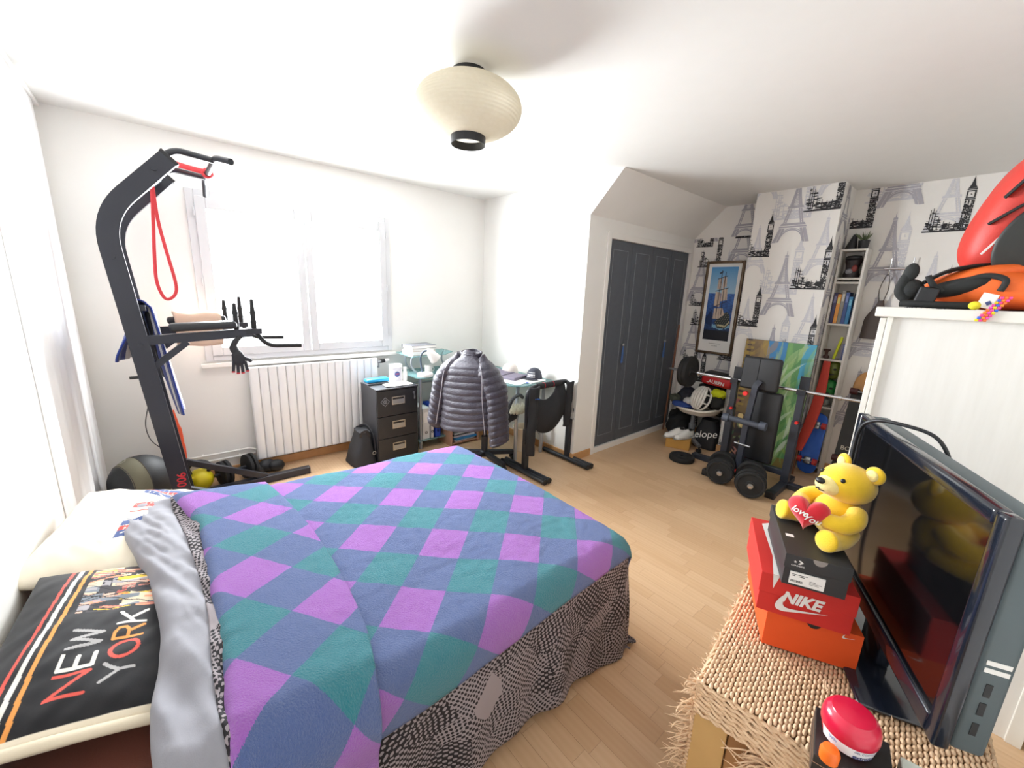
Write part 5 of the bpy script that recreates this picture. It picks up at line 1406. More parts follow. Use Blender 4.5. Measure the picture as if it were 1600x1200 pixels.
# ------------------------------------------------------------------ canvases leaning on the chimney breast
def jungle(U, V):
    rs = np.random.RandomState(4)
    C = np.zeros(U.shape + (3,)); C[:] = col3(88, 140, 84)
    C[:] = np.where((U < 0.42)[..., None], col3(128, 104, 66), C)
    blue = (U > 0.44 + 0.10 * np.sin(V * 5)) & (U < 0.62) & (V > 0.66); C[blue] = col3(48, 122, 176)
    C[(U > 0.84) & (V > 0.62 + 0.3 * (1 - U))] = col3(66, 148, 178)
    C[(V < 0.12)] = col3(128, 112, 58); C[(V < 0.30) & (U < 0.4)] = col3(60, 50, 44)
    def strokes(n, cols, u0, u1, v0, v1, ln, wd, ang, sd):
        for i in range(n):
            cu, cv = rs.uniform(u0, u1), rs.uniform(v0, v1); a = ang + rs.normal() * sd; L = ln * rs.uniform(.5, 1.3); w_ = wd * rs.uniform(.5, 1.4)
            du, dv = math.cos(a), math.sin(a)
            s = (U - cu) * 0.5 * du + (V - cv) * dv; t_ = -(U - cu) * 0.5 * dv + (V - cv) * du
            t_ = t_ + 1.2 * s * s * rs.choice([-1, 1])
            m = (np.abs(s) < L) & (np.abs(t_) < w_ * (1 - (s / L) ** 2))
            C[m] = C[m] * 0.45 + np.array(rgb(*cols[rs.randint(len(cols))])[:3]) * 0.55
    strokes(60, [(120, 168, 96), (168, 190, 128), (70, 126, 70), (150, 178, 120)], 0.45, 1.0, 0.1, 0.95, 0.16, 0.016, 1.25, 0.35)
    strokes(30, [(70, 116, 44), (140, 160, 60), (96, 128, 50)], 0.4, 1.0, 0.0, 0.45, 0.12, 0.014, 1.5, 0.5)
    strokes(10, [(206, 214, 196), (190, 208, 176)], 0.6, 0.85, 0.2, 0.8, 0.12, 0.016, 1.2, 0.25)
    strokes(26, [(150, 122, 74), (110, 90, 60), (170, 140, 60)], 0.0, 0.42, 0.55, 1.0, 0.10, 0.02, 1.3, 0.6)
    g = (U < 0.14) & (V > 0.45) & (np.sin(V * 150) > 0.35) & (np.sin(U * 40 + V * 9) > -0.6); C[g] = col3(160, 136, 60)
    C[(U > 0.03) & (U < 0.10) & (V > 0.45) & (np.sin(V * 150) < -0.6)] = col3(60, 48, 40)
    strokes(40, [(160, 70, 80), (60, 110, 70), (80, 60, 60), (40, 36, 40), (150, 130, 80)], 0.0, 0.4, 0.2, 0.5, 0.04, 0.016, 1.0, 1.0)
    return C
cv = thing('painted_canvas', 'large canvas painted with green leaves and blue sky, leaning behind the rack', 'painting', (4.27, 1.21, 0))
Mcv = axes((4.232, 1.498, 0.004), (0, -1, 0), (0.058, 0, 1.0))
MB(Mcv).box((0.286, 0.606, -0.0105), (0.572, 1.212, 0.019)).build('stretcher', mat('canvas_edge', (52, 50, 48), 0.8), cv)
art_panel(Mcv @ Matrix.Translation((0.001, 0.001, 0.0004)), 0.570, 1.210, 150, 300, jungle, 'painted_front', attr_mat('oil_paint', 0.5, bump=0.15, bscale=140), cv)
def collage(U, V):
    rs = np.random.RandomState(9); C = np.zeros(U.shape + (3,)); C[:] = col3(60, 44, 40)
    pal = [(200, 160, 110), (90, 54, 50), (150, 88, 84), (220, 196, 130), (40, 34, 34), (186, 130, 120), (112, 124, 82), (70, 44, 44)]
    for i in range(60):
        cu, cv_ = rs.rand(), rs.rand(); a, b_ = rs.uniform(.05, .2), rs.uniform(.03, .12); th = rs.rand() * 3
        du, dv = U - cu, (V - cv_) * 1.8; x = du * math.cos(th) + dv * math.sin(th); y = -du * math.sin(th) + dv * math.cos(th)
        C[(x / a) ** 2 + (y / b_) ** 2 < 1] = rgb(*pal[rs.randint(len(pal))])[:3]
    return C
cl = thing('small_canvas', 'small brown and pink collage canvas standing behind the rack upright', 'painting', (4.13, 1.31, 0.0))
Mcl = axes((4.12, 1.425, 0.004), (0, -1, 0), (0.12, 0, 1.0))
MB(Mcl).box((0.105, 0.25, -0.0095), (0.21, 0.50, 0.018)).build('stretcher', mat('canvas_edge', (52, 50, 48), 0.8), cl)
art_panel(Mcl @ Matrix.Translation((0.001, 0.001, 0.0004)), 0.208, 0.498, 50, 100, collage, 'painted_front', attr_mat('oil_paint', 0.5), cl)

# ------------------------------------------------------------------ barbell rack with folded bench
RX = 3.955
wr = thing('squat_rack', 'black steel barbell rack in front of the papered chimney breast', 'rack', (RX, 1.15, 0))
M_RACKS = mat('charcoal_rack_steel', (44, 48, 58), 0.42, var=0.08)
for y in (1.41, 0.89):
    MB().b2((RX - 0.03, y - 0.03, 0.05), (RX + 0.03, y + 0.03, 0.60), 0.004).build('upright', M_RACKS, wr)
    MB().b2((RX - 0.024, y - 0.024, 0.60), (RX + 0.024, y + 0.024, 0.84), 0.003).build('inner_tube', M_RACKS, wr)
    ck = MB(); ck.b2((RX - 0.04, y - 0.032, 0.828), (RX + 0.03, y + 0.032, 0.842), 0.002); ck.b2((RX + 0.022, y - 0.036, 0.842), (RX + 0.036, y + 0.036, 0.975), 0.004)
    ck.b2((RX - 0.046, y - 0.032, 0.828), (RX - 0.036, y + 0.032, 0.872), 0.002)
    ck.build('bar_hook', M_BLACKM, wr)
    MB().cyl((RX - 0.03, y - 0.012, 0.595), (RX - 0.055, y - 0.012, 0.595), 0.013, n=12).build('red_knob', mat('red_knob_plastic', (214, 40, 36), 0.4), wr, smooth=50)
    ft = MB().b2((RX - 0.32, y - 0.03, 0.0), (RX + 0.20, y + 0.03, 0.05), 0.004).build('foot_beam', M_RACKS, wr)
    MB().b2((RX - 0.36, y - 0.036, 0.0), (RX - 0.30, y + 0.036, 0.058), 0.006).build('end_cap', M_BLACK, ft)
MB().b2((RX - 0.025, 0.92, 0.10), (RX + 0.025, 1.38, 0.15), 0.003).build('cross_beam', M_RACKS, wr)
sbm = MB().b2((RX - 0.03, 1.44, 0.0), (RX + 0.03, 1.70, 0.05), 0.004).build('side_beam', M_RACKS, wr)
MB().b2((RX - 0.03, 0.62, 0.0), (RX + 0.03, 0.86, 0.05), 0.004).build('side_beam', M_RACKS, wr)
# barbell
bb = thing('barbell', 'chrome barbell with one black plate resting on the rack hooks', 'barbell', (RX - 0.005, 1.2, 0.84))
BX, BZ = RX - 0.005, 0.857
MB().tube([(BX, 2.06, BZ), (BX, 1.66, BZ)], 0.0125, 14).build('sleeve', M_CHROME, bb, smooth=50)
MB().tube([(BX, 1.76, BZ), (BX, 1.74, BZ)], 0.024, 16).build('collar', M_CHROME, bb, smooth=50)
MB().tube([(BX, 1.74, BZ), (BX, 0.64, BZ)], 0.014, 14).build('shaft', M_CHROME, bb, smooth=50)
MB().tube([(BX, 0.65, BZ), (BX, 0.63, BZ)], 0.020, 16).build('collar', M_CHROME, bb, smooth=50)
MB().tube([(BX, 0.63, BZ), (BX, 0.36, BZ)], 0.0125, 14).build('sleeve', M_CHROME, bb, smooth=50)
def disc(a, b_, r, hole=0.015):
    a, b_ = Vector(a), Vector(b_); d = (b_ - a); L = d.length; d.normalize(); e = d.orthogonal().normalized()
    return MB().lathe([(hole, 0), (r * 0.30, 0), (r * 0.34, L * 0.18), (r * 0.80, L * 0.18), (r * 0.85, 0), (r * 0.96, 0), (r, L * 0.2), (r, L * 0.8), (r * 0.96, L), (r * 0.85, L), (r * 0.80, L * 0.82), (r * 0.34, L * 0.82), (r * 0.30, L), (hole, L), (hole, 0)], axes(a, e, d.cross(e)), 40)
disc((BX, 1.905, BZ), (BX, 1.865, BZ), 0.150).build('plate', M_RUBBER, bb, smooth=40)
disc((BX, 1.862, BZ), (BX, 1.822, BZ), 0.158).build('plate', M_RUBBER, bb, smooth=40)
# bench folded upright against the rack
bn2 = thing('weight_bench', 'black padded weight bench folded upright inside the rack', 'bench', (RX - 0.06, 1.15, 0))
BXF = RX - 0.10
Mt = frame((BXF, 1.185, 0.96), (0, 0.05, 0))
MB(Mt).box((0.0, 0.0, 0), (0.05, 0.30, 0.285), bev=0.028, seg=4).build('seat_pad', M_PAD, bn2, smooth=50)
MB(Mt).box((-0.027, 0.075, 0.0), (0.006, 0.125, 0.255), bev=0.003).build('pad_board', M_BLACK, bn2)
MB().box((BXF + 0.055, 1.125, 0.49), (0.05, 0.25, 0.64), bev=0.028, seg=4).build('back_pad', M_PAD, bn2, smooth=50)
MB().bar(rpath([(BXF - 0.07, 1.215, 0.10), (BXF - 0.065, 1.21, 0.50), (BXF - 0.055, 1.19, 0.86), (BXF - 0.03, 1.17, 0.90)], 0.05), 0.045, 0.045, up=(1, 0, 0)).build('spine', M_RACKS, bn2)
rl = MB().cyl((BXF - 0.10, 1.375, 0.545), (BXF - 0.10, 1.065, 0.535), 0.026, n=16).build('foam_roller', mat('slate_foam', (58, 62, 72), 0.6), bn2, smooth=50)
for y0, y1 in ((1.395, 1.345), (1.095, 1.045)): MB().cyl((BXF - 0.10, y0, 0.54), (BXF - 0.10, y1, 0.54), 0.037, n=16).build('roller_end', mat('slate_foam_end', (72, 78, 90), 0.5), rl, smooth=50)
MB().cyl((BXF - 0.095, 1.27, 0.335), (BXF - 0.095, 1.14, 0.33), 0.010, n=10).build('locking_pin', M_STEEL, bn2, smooth=50)
MB().cyl((BXF - 0.085, 1.245, 0.79), (BXF - 0.115, 1.245, 0.79), 0.019, n=12).build('red_knob', mat('red_knob_plastic', (214, 40, 36), 0.4), bn2, smooth=50)
MB().ell((BXF - 0.09, 1.22, 0.075), (0.02, 0.035, 0.016)).build('red_latch', mat('red_knob_plastic', (214, 40, 36), 0.4), bn2, smooth=180)
MB().b2((BXF - 0.02, 1.05, 0.0), (BXF + 0.03, 1.30, 0.17), 0.01).build('floor_bracket', M_BLACKM, bn2)
# loose plate and dumbbells on the floor
o = disc((3.775, 1.725, 0.001), (3.775, 1.725, 0.049), 0.118); o.build('weight_plate', M_RUBBER, label='black weight plate lying flat on the laminate floor', cat='weight plate', smooth=40)
for (c, lab) in (((3.66, 1.31, 0.112), 'black plate dumbbell on the floor nearest the closet'), ((3.60, 1.045, 0.118), 'black plate dumbbell on the floor in front of the right upright')):
    c = Vector(c); d = Vector((0.86, 0.28, 0)).normalized()
    if 'right' in lab: lab = 'black plate dumbbell on the floor with its chrome end towards the shoe boxes'
    t = thing('dumbbell', lab, 'dumbbell', (c.x, c.y, 0), 'dumbbells at the rack')
    MB().cyl(c - d * 0.20, c + d * 0.18, 0.0125, n=12).build('bar', M_CHROME, t, smooth=50)
    r = c.z - 0.001
    for s0, s1, rr_ in ((-0.165, -0.125, r * 0.93), (-0.122, -0.082, r), (0.06, 0.10, r), (0.103, 0.143, r * 0.93)):
        disc(c + d * s0, c + d * s1, rr_).build('plate', M_RUBBER, t, smooth=40)
    cl_ = MB().cyl(c - d * 0.18, c - d * 0.168, 0.022, n=14).build('spring_collar', M_STEEL, t, smooth=50)

# ------------------------------------------------------------------ tall narrow shelf
sh = thing('tower_shelf', 'tall narrow white shelf unit beside the chimney breast', 'shelf', (4.63, 0.865, 0))
SX0, SX1, SY0, SY1, SZ1 = 4.55, 4.715, 0.768, 0.957, 2.035
M_SHELF = mat('white_melamine', (214, 211, 204), 0.45, var=0.03)
MB().b2((SX0, SY0, 0), (SX1, SY0 + 0.016, SZ1), 0.001).build('side_panel', M_SHELF, sh); MB().b2((SX0, SY1 - 0.016, 0), (SX1, SY1, SZ1), 0.001).build('side_panel', M_SHELF, sh)
MB().b2((SX1 - 0.004, SY0 + 0.016, 0), (SX1, SY1 - 0.016, SZ1), 0).build('back_panel', M_SHELF, sh)
for z in (0.05, 0.305, 0.625, 1.065, 1.385, 1.745, 1.78, 2.019):
    MB().b2((SX0, SY0 + 0.016, z), (SX1 - 0.004, SY1 - 0.016, z + 0.016), 0.001).build('shelf_board', M_SHELF, sh)
SM = (SY0 + SY1) / 2
bcols = [((66, 62, 98), 'dark violet', 0.265), ((226, 152, 66), 'orange yellow', 0.255), ((140, 138, 132), 'grey mottled', 0.285), ((58, 82, 140), 'navy blue', 0.272), ((50, 128, 178), 'sky blue', 0.235)]
y = SY1 - 0.020
for i, (c, nm, hh) in enumerate(bcols):
    w_ = 0.0265
    t = thing('book', nm + ' paperback upright on the tower shelf', 'book', (4.62, y - w_ / 2, 1.4015), 'paperbacks on the tower shelf')
    MB().b2((SX0 + 0.012, y - w_, 1.4015), (SX0 + 0.145, y, 1.4015 + hh), 0.002).build('cover', mat('paperback_%d' % i, c, 0.45, var=0.25, scale=25), t)
    MB().b2((SX0 + 0.0115, y - w_ + 0.005, 1.4015 + hh * 0.68), (SX0 + 0.0125, y - 0.005, 1.4015 + hh * 0.9)).build('spine_title', mat('spine_title_%d' % i, tuple(min(255, v + 70) for v in c), 0.5, var=0.4, scale=120), t)
    y -= w_ + 0.001
bk = MB().b2((SX0 + 0.03, SY0 + 0.018, 1.4015), (SX0 + 0.14, SY0 + 0.030, 1.665), 0.002).build('book', mat('dark_blue_cover', (44, 58, 84), 0.5), label='thin dark slate book at the end of the tower shelf row', cat='book', group='paperbacks on the tower shelf')
# carved mask figure in the top cell
mk = thing('carved_mask', 'dark carved figurine with coloured face in the top shelf cell', 'figurine', (4.63, SM, 1.7965))
MB().lathe([(0, 0), (0.055, 0.002), (0.060, 0.03), (0.045, 0.07), (0.050, 0.11), (0.058, 0.135), (0.06, 0.16), (0.05, 0.185), (0.0, 0.192)], Matrix.Translation((4.63, SM, 1.797)), 24).build('body', mat('dark_wood_figure', (44, 34, 36), 0.5, var=0.2), mk, smooth=60)
MB().ell((4.585, SM - 0.022, 1.875), (0.02, 0.022, 0.03)).build('cheek', mat('rust_paint', (140, 62, 58), 0.5, var=0.3, scale=40), mk, smooth=180)
MB().ell((4.580, SM + 0.010, 1.850), (0.02, 0.028, 0.024)).build('cheek', mat('grey_paint', (132, 134, 142), 0.5, var=0.3, scale=40), mk, smooth=180)
MB().ell((4.60, SM, 1.962), (0.055, 0.058, 0.022)).build('hat', M_BLACK, mk, smooth=180)
# plant and black box on top
pp = thing('potted_plant', 'small spiky green plant in a black pot on top of the tower shelf', 'plant', (4.63, SY0 + 0.05, SZ1))
MB().lathe([(0, 0), (0.032, 0.001), (0.040, 0.072), (0.036, 0.072), (0.034, 0.062), (0, 0.062)], Matrix.Translation((4.62, SY0 + 0.052, SZ1 + 0.0005)), 18).build('pot', M_BLACK, pp, smooth=50)
rp = random.Random(2); M_LEAF = mat('grey_green_leaf', (96, 108, 76), 0.6, var=0.2)
for i in range(26):
    a = rp.random() * 2 * PI; tl = rp.uniform(0.2, 0.95); L = rp.uniform(0.06, 0.10)
    d_ = Vector((math.cos(a) * math.sin(tl), math.sin(a) * math.sin(tl), math.cos(tl))); p = Vector((4.62, SY0 + 0.052, SZ1 + 0.062))
    MB().tube([p, p + d_ * L * 0.5, p + d_ * L + Vector((0, 0, 0.006))], [0.004, 0.0055, 0.0008], 5, sx=0.5).build('leaf', M_LEAF, pp, smooth=60)
ba = MB(); ba.grid(lambda u, v: Vector((4.63 + 0.045 * (1 - 0.75 * v) * math.cos(2 * PI * u), 0.905 + (0.046 * (1 - 0.7 * v)) * math.sin(2 * PI * u) - 0.016 * v, SZ1 + 0.001 + 0.125 * v)), 20, 8, closed_u=True)
n = len(ba.v); ba.f.append(tuple(range(n - 20, n))); ba.f.append(tuple(range(19, -1, -1)))
ba.build('black_statuette', M_BLACK, label='small black cone-shaped statuette on top of the tower shelf', cat='statuette', smooth=60)
# small things on the third shelf
sf_ = thing('spool_figure', 'small dark brown spool ornament on the tower shelf', 'ornament', (4.61, 0.915, 1.0815))
MB().lathe([(0, 0), (0.022, 0.001), (0.024, 0.02), (0.012, 0.035), (0.012, 0.06), (0.026, 0.072), (0.026, 0.085), (0, 0.086)], Matrix.Translation((4.60, 0.912, 1.0815)), 16).build('body', mat('brown_lacquer', (70, 42, 36), 0.4), sf_, smooth=50)
MB().box((4.60, 0.838, 1.185), (0.02, 0.022, 0.205), rot=(0.16, 0, 0), bev=0.006).build('yellow_marker', mat('neon_yellow', (204, 214, 30), 0.5), label='neon yellow stick leaning on small books in the shelf', cat='stick')
for i, (c, nm) in enumerate((((120, 118, 140), 'pale violet'), ((80, 98, 150), 'blue'))):
    MB().b2((SX0 + 0.01, 0.806 - 0.012 * i - 0.0105, 1.0815), (SX0 + 0.10, 0.806 - 0.012 * i, 1.225), 0.001).build('booklet', mat('booklet_%d' % i, c, 0.5), label=nm + ' thin booklet upright on the third shelf', cat='book', group='booklets on the tower shelf')
# green masks
def mask(c, colr, lab, cat='mask', jaw=True):
    t = thing('green_mask', lab, cat, (c[0], c[1], c[2] - 0.085), 'green masks on the tower shelf')
    b = MB(); b.grid(lambda u, v: Vector((c[0] + 0.055 * math.sin(PI * v) ** 0.7 * math.cos(2 * PI * u), c[1] + 0.066 * math.sin(PI * v) ** 0.7 * math.sin(2 * PI * u), c[2] - 0.085 * math.cos(PI * v) + 0.0)), 28, 16, closed_u=True)
    b.build('shell', mat('mask_' + lab[:6].replace(' ', '_'), colr, 0.4, var=0.9, scale=26), t, smooth=180)
    for s in (-1, 1): MB().ell((c[0] - 0.048, c[1] + s * 0.024, c[2] + 0.012), (0.012, 0.014, 0.010)).build('eye', M_BLACK, t, smooth=180)
    MB().ell((c[0] - 0.050, c[1], c[2] - 0.035), (0.012, 0.026, 0.008)).build('mouth', M_BLACK, t, smooth=180)
mask((4.62, 0.845, 0.98 - 0.0), (92, 104, 36), 'olive and black patterned mask on the tower shelf, upper of two')
mask((4.62, 0.845, 0.805), (30, 128, 56), 'bright green and black patterned mask below the olive one')
gb = thing('glass_globe', 'clear glass globe with a dark wire standing under the green mask', 'glass globe', (4.60, 0.862, 0.6415))
MB().lathe([(0, 0), (0.030, 0.001), (0.052, 0.02), (0.056, 0.04), (0.05, 0.062), (0.03, 0.074), (0, 0.076)], Matrix.Translation((4.60, 0.866, 0.6415)), 22).build('glass', mat('grey_smoked_glass', (120, 124, 120), 0.12, var=0.1), gb, smooth=60)
MB().tube(catmull([(4.556, 0.88, 0.71), (4.548, 0.884, 0.68), (4.548, 0.862, 0.66), (4.548, 0.845, 0.68), (4.556, 0.848, 0.71)], 5), 0.0025, 6).build('wire', M_BLACK, gb, smooth=60)
MB().ell((4.63, 0.86, 0.40), (0.06, 0.06, 0.078)).build('black_ball', M_BLACK, label='dark round object in the lower shelf cell', cat='ball', smooth=180)

# ------------------------------------------------------------------ boards leaning at the wall
def penny(name, lab, base, top, wdt, mdeck, mtruck, mwheel, parent_label='board', n=24, text=None):
    t = thing(name, lab, 'skateboard', (base[0], base[1], 0), 'boards leaning at the wall')
    B, T = Vector(base), Vector(top); L = (T - B).length; yv = (T - B).normalized(); xv = Vector((0, -1, 0)); M_ = axes(B, xv, yv)
    def deck(u, v):
        s = v * L; e = min(1.0, min(v, 1 - v) / 0.14); w_ = wdt / 2 * (math.sqrt(max(0.0, 1 - (1 - e) ** 2)) * 0.9 + 0.1 * min(1, e * 3))
        kick = 0.035 * smooth01((0.16 - v) / 0.16) + 0.02 * smooth01((v - 0.86) / 0.14)
        return Vector(((u - 0.5) * 2 * w_, s, -kick + 0.004 * abs(2 * u - 1)))
    MB(M_).grid(deck, 12, 40).build('deck', mdeck, t, smooth=180, solid=0.012)
    for v in (0.22, 0.80):
        s = v * L
        tk = MB(M_).box((0, s, 0.028), (0.055, 0.065, 0.035), bev=0.008).build('truck', mtruck, t, smooth=40)
        MB(M_).cyl((-wdt * 0.42, s, 0.05), (wdt * 0.42, s, 0.05), 0.006, n=10).build('axle', M_STEEL, tk, smooth=50)
        for q in (-1, 1): MB(M_).cyl((q * wdt * 0.30, s, 0.05), (q * wdt * 0.52, s, 0.05), 0.028, n=18).build('wheel', mwheel, tk, smooth=50)
    return t, M_, L
penny('penny_board', 'blue plastic cruiser skateboard with red wheels leaning on the shelf', (4.40, 0.850, 0.02), (4.525, 0.868, 0.585), 0.145, mat('blue_board_plastic', (34, 92, 190), 0.4, var=0.05), M_STEEL, mat('red_wheel', (178, 44, 40), 0.5))
t_, M_, L_ = penny('longboard', 'long wooden skateboard with black grip print leaning at the wall', (4.36, 0.555, 0.02), (4.62, 0.64, 1.02), 0.23, mat('maple_deck', (178, 128, 70), 0.5, var=0.2, scale=12), M_STEEL, mat('maroon_wheel', (70, 26, 26), 0.5))
MB(M_).grid(lambda u, v: Vector(((u - 0.5) * 0.2295, 0.13 + 0.68 * v + 0.05 * v * math.sin(u * 9), 0.0078 + 0.004 * abs(2 * u - 1))), 20, 30).build('black_graphic', mat('charcoal_print', (40, 38, 36), 0.55, var=0.25, scale=18), t_, smooth=180)
lettering('lettering', 'BONES', 0.052, M_ @ Matrix.Translation((-0.005, 0.325, 0.0135)), mat('pale_print', (190, 186, 170), 0.7), t_, bold=0.0008)
rb = thing('red_board_bag', 'long red fabric sleeve leaning in front of the tower shelf', 'sleeve', (4.40, 0.92, 0.2))
def rbf(u, v):
    s = v; cx = 4.335 + 0.19 * s; cy = 0.925 - 0.045 * s + 0.03 * math.sin(PI * s) * -1; cz = 0.245 + 0.82 * s
    w_ = 0.026 + 0.012 * math.sin(PI * min(1, max(0, s)) ** 0.9) + 0.008 * (1 - s)
    return Vector((cx + 0.016 * math.sin(2 * PI * u), cy + w_ * math.cos(2 * PI * u), cz))
b = MB(); b.grid(rbf, 24, 30, closed_u=True); n = len(b.v); b.f.append(tuple(range(n - 24, n))); b.f.append(tuple(range(23, -1, -1))); b.build('sleeve_cloth', mat('brick_red_cloth', (184, 58, 44), 0.75, var=0.06), rb, smooth=60)
MB().tube(catmull([(4.335, 0.935, 0.245), (4.325, 0.940, 0.16), (4.33, 0.93, 0.10), (4.322, 0.945, 0.02)], 6), 0.003, 6).build('drawstring', mat('natural_string', (178, 156, 130), 0.8), rb, smooth=60)
MB().cyl((4.33, 0.925, 0.002), (4.338, 0.925, 0.246), 0.008, n=8).build('stick', mat('brown_stick', (120, 78, 56), 0.6), rb, smooth=50)
# ------------------------------------------------------------------ coat rail with hanging bag
cr_ = thing('coat_rail', 'short chrome coat rail on the papered wall', 'coat rail', (XR - 0.03, 0.57, 1.87))
MB().cyl((XR - 0.03, 0.48, 1.877), (XR - 0.03, 0.66, 1.877), 0.011, n=14).build('rail', M_CHROME, cr_, smooth=50)
for y in (0.50, 0.635):
    MB().cyl((XR - 0.03, y, 1.877), (XR, y, 1.877), 0.007, n=10).build('bracket', M_CHROME, cr_, smooth=50)
    MB().tube(catmull([(XR - 0.03, y - 0.012, 1.96), (XR - 0.028, y - 0.012, 1.90), (XR - 0.034, y - 0.012, 1.84), (XR - 0.055, y - 0.012, 1.825), (XR - 0.065, y - 0.012, 1.85)], 5), 0.005, 8).build('hook', M_CHROME, cr_, smooth=60)
hb = thing('sling_bag', 'dark brown leather sling bag hanging from the coat rail', 'bag', (XR - 0.05, 0.65, 1.29))
M_LEATH = mat('dark_brown_leather', (66, 54, 48), 0.6, var=0.14, scale=14, bump=0.1, bscale=200)
def slf(u, v):
    a = 2 * PI * u; z = 1.285 + 0.33 * v
    w_ = 0.085 * (1 - 0.78 * smooth01((v - 0.45) / 0.55)); d_ = 0.028 * (1 - 0.5 * v)
    ca, sa = math.cos(a), math.sin(a)
    return Vector((XR - 0.037 + d_ * math.copysign(abs(sa) ** .6, sa) * 0.9, 0.635 - 0.005 * v + w_ * math.copysign(abs(ca) ** .6, ca), z))
b = MB(); b.grid(slf, 28, 18, closed_u=True); n = len(b.v); b.f.append(tuple(range(n - 28, n))); b.f.append(tuple(range(27, -1, -1))); b.build('body', M_LEATH, hb, smooth=60)
for s in (-1, 1):
    MB().tube(catmull([(XR - 0.04, 0.632 + s * 0.012, 1.60), (XR - 0.045, 0.63 + s * 0.028, 1.70), (XR - 0.050, 0.625 + s * 0.014, 1.80), (XR - 0.054, 0.623, 1.834)], 6), 0.010, 8, sx=0.3).build('strap', M_LEATH, hb, smooth=60)

# ------------------------------------------------------------------ white swivel chair heaped with cycling gear
wc = thing('swivel_chair', 'white plastic shell swivel chair in the corner beside the closet', 'chair', (4.34, 1.90, 0))
M_SHELL = mat('white_chair_shell', (224, 218, 206), 0.4, var=0.03)
CC = Vector((4.36, 1.885, 0))
def shell(u, v):
    a = 2 * PI * u; r_ = v
    x = CC.x + 0.235 * r_ * math.cos(a); y = CC.y + 0.262 * r_ * math.sin(a)
    rim = 0.055 * smooth01((r_ - 0.72) / 0.28); back = 0.12 * smooth01((math.cos(a) - 0.1) / 0.9) * smooth01((r_ - 0.6) / 0.4) + 0.06 * smooth01(abs(math.sin(a)) - 0.4) * smooth01((r_ - 0.6) / 0.4)
    return Vector((x, y, 0.365 + rim + back))
MB().grid(shell, 48, 16, closed_u=True).build('seat_shell', M_SHELL, wc, smooth=180, solid=0.016)
MB().tube([Vector(shell(i / 48, 1.0)) for i in range(48)], 0.014, 10, closed=True).build('rim', M_SHELL, wc, smooth=60)
MB().lathe([(0.045, 0.06), (0.045, 0.14), (0.034, 0.145), (0.034, 0.25), (0.022, 0.252), (0.022, 0.36), (0.10, 0.362)], Matrix.Translation((CC.x - 0.10, CC.y - 0.0, 0)), 20).build('column', mat('grey_metal_column', (118, 122, 128), 0.4, 0.5), wc, smooth=40)
for i in range(5):
    a = 2 * PI * i / 5 + 2.72
    d_ = Vector((math.cos(a), math.sin(a), 0)); p0 = Vector((CC.x - 0.10, CC.y, 0))
    lg = MB().bar([p0 + d_ * 0.03 + Vector((0, 0, 0.085)), p0 + d_ * 0.235 + Vector((0, 0, 0.07))], 0.04, 0.03).build('leg', mat('grey_metal_column', (118, 122, 128), 0.4, 0.5), wc)
    p = p0 + d_ * 0.235; e_ = Vector((-d_.y, d_.x, 0)); cs = MB()
    for s in (-1, 1): cs.cyl(p + e_ * (0.005 * s) + Vector((0, 0, 0.024)), p + e_ * (0.022 * s) + Vector((0, 0, 0.024)), 0.0235, n=14)
    cs.cyl(p + Vector((0, 0, 0.03)), p + Vector((0, 0, 0.07)), 0.008); cs.build('caster', M_BLACK, lg, smooth=40)
# helmet
hm = thing('bicycle_helmet', 'white vented bicycle helmet on the heap on the swivel chair', 'helmet', (4.20, 1.80, 0.47))
Mh = axes((4.205, 1.80, 0.555), (-0.35, 0.12, -0.93), (-0.30, -0.95, 0.0))
M_HELM = mat('white_helmet_shell', (222, 220, 214), 0.35, var=0.02)
b = MB(Mh); b.ell((0, 0, -0.006), (0.118, 0.088, 0.088), nu=28, nv=16); b.build('liner', mat('black_foam', (22, 22, 24), 0.9), hm, smooth=180)
for i in range(7):
    q = -0.9 + 0.3 * i
    pts = []
    for j in range(17):
        a = PI * (0.06 + 0.88 * j / 16)
        pts.append((0.126 * math.cos(a), (0.095 * math.sin(q)) * math.sin(a) ** 0.8, 0.095 * math.cos(q) * math.sin(a) ** 0.8))
    MB(Mh).tube(pts, [0.006 + 0.0085 * math.sin(PI * j / 16) for j in range(17)], 8, sx=0.75).build('rib', M_HELM, hm, smooth=60)
for xx, sc in ((0.045, 0.92), (-0.045, 0.92)):
    pts = [(xx, 0.098 * sc * math.sin(a), 0.096 * sc * math.cos(a)) for a in np.linspace(-1.4, 1.4, 17)]
    MB(Mh).tube(pts, 0.0085, 8).build('bridge', M_HELM, hm, smooth=60)
MB(Mh).tube([(0.122 * math.cos(a), 0.094 * math.sin(a), -0.012) for a in np.linspace(0, 2 * PI, 33)[:-1]], 0.012, 8, closed=True).build('rim', M_HELM, hm, smooth=60)
def blob(name, lab, cat, c, d, colr, rot=(0, 0, 0), amp=0.25, seed=0, rough=0.8, bump=0.2):
    b = MB(); T = frame(c, rot)
    def f(u, v):
        a = 2 * PI * u; th = PI * v
        p = Vector((math.sin(th) * math.cos(a), math.sin(th) * math.sin(a), -math.cos(th)))
        k_ = 1 + amp * noise.noise(p * 1.8 + Vector((seed, seed * 2, 0))) + amp * 0.5 * noise.noise(p * 4 + Vector((seed, 0, 3)))
        return T @ Vector((p.x * d[0] * k_, p.y * d[1] * k_, p.z * d[2] * k_))
    b.grid(f, 28, 16, closed_u=True)
    return b.build(name, mat('cloth_%d_%d_%d' % colr, colr, rough, var=0.18, scale=14, bump=bump, bscale=120), label=lab, cat=cat, smooth=180)
blob('folded_jersey', 'black and navy folded jersey at the back of the heap on the white chair', 'clothes', (4.38, 2.02, 0.50), (0.13, 0.12, 0.11), (34, 36, 48), seed=1)
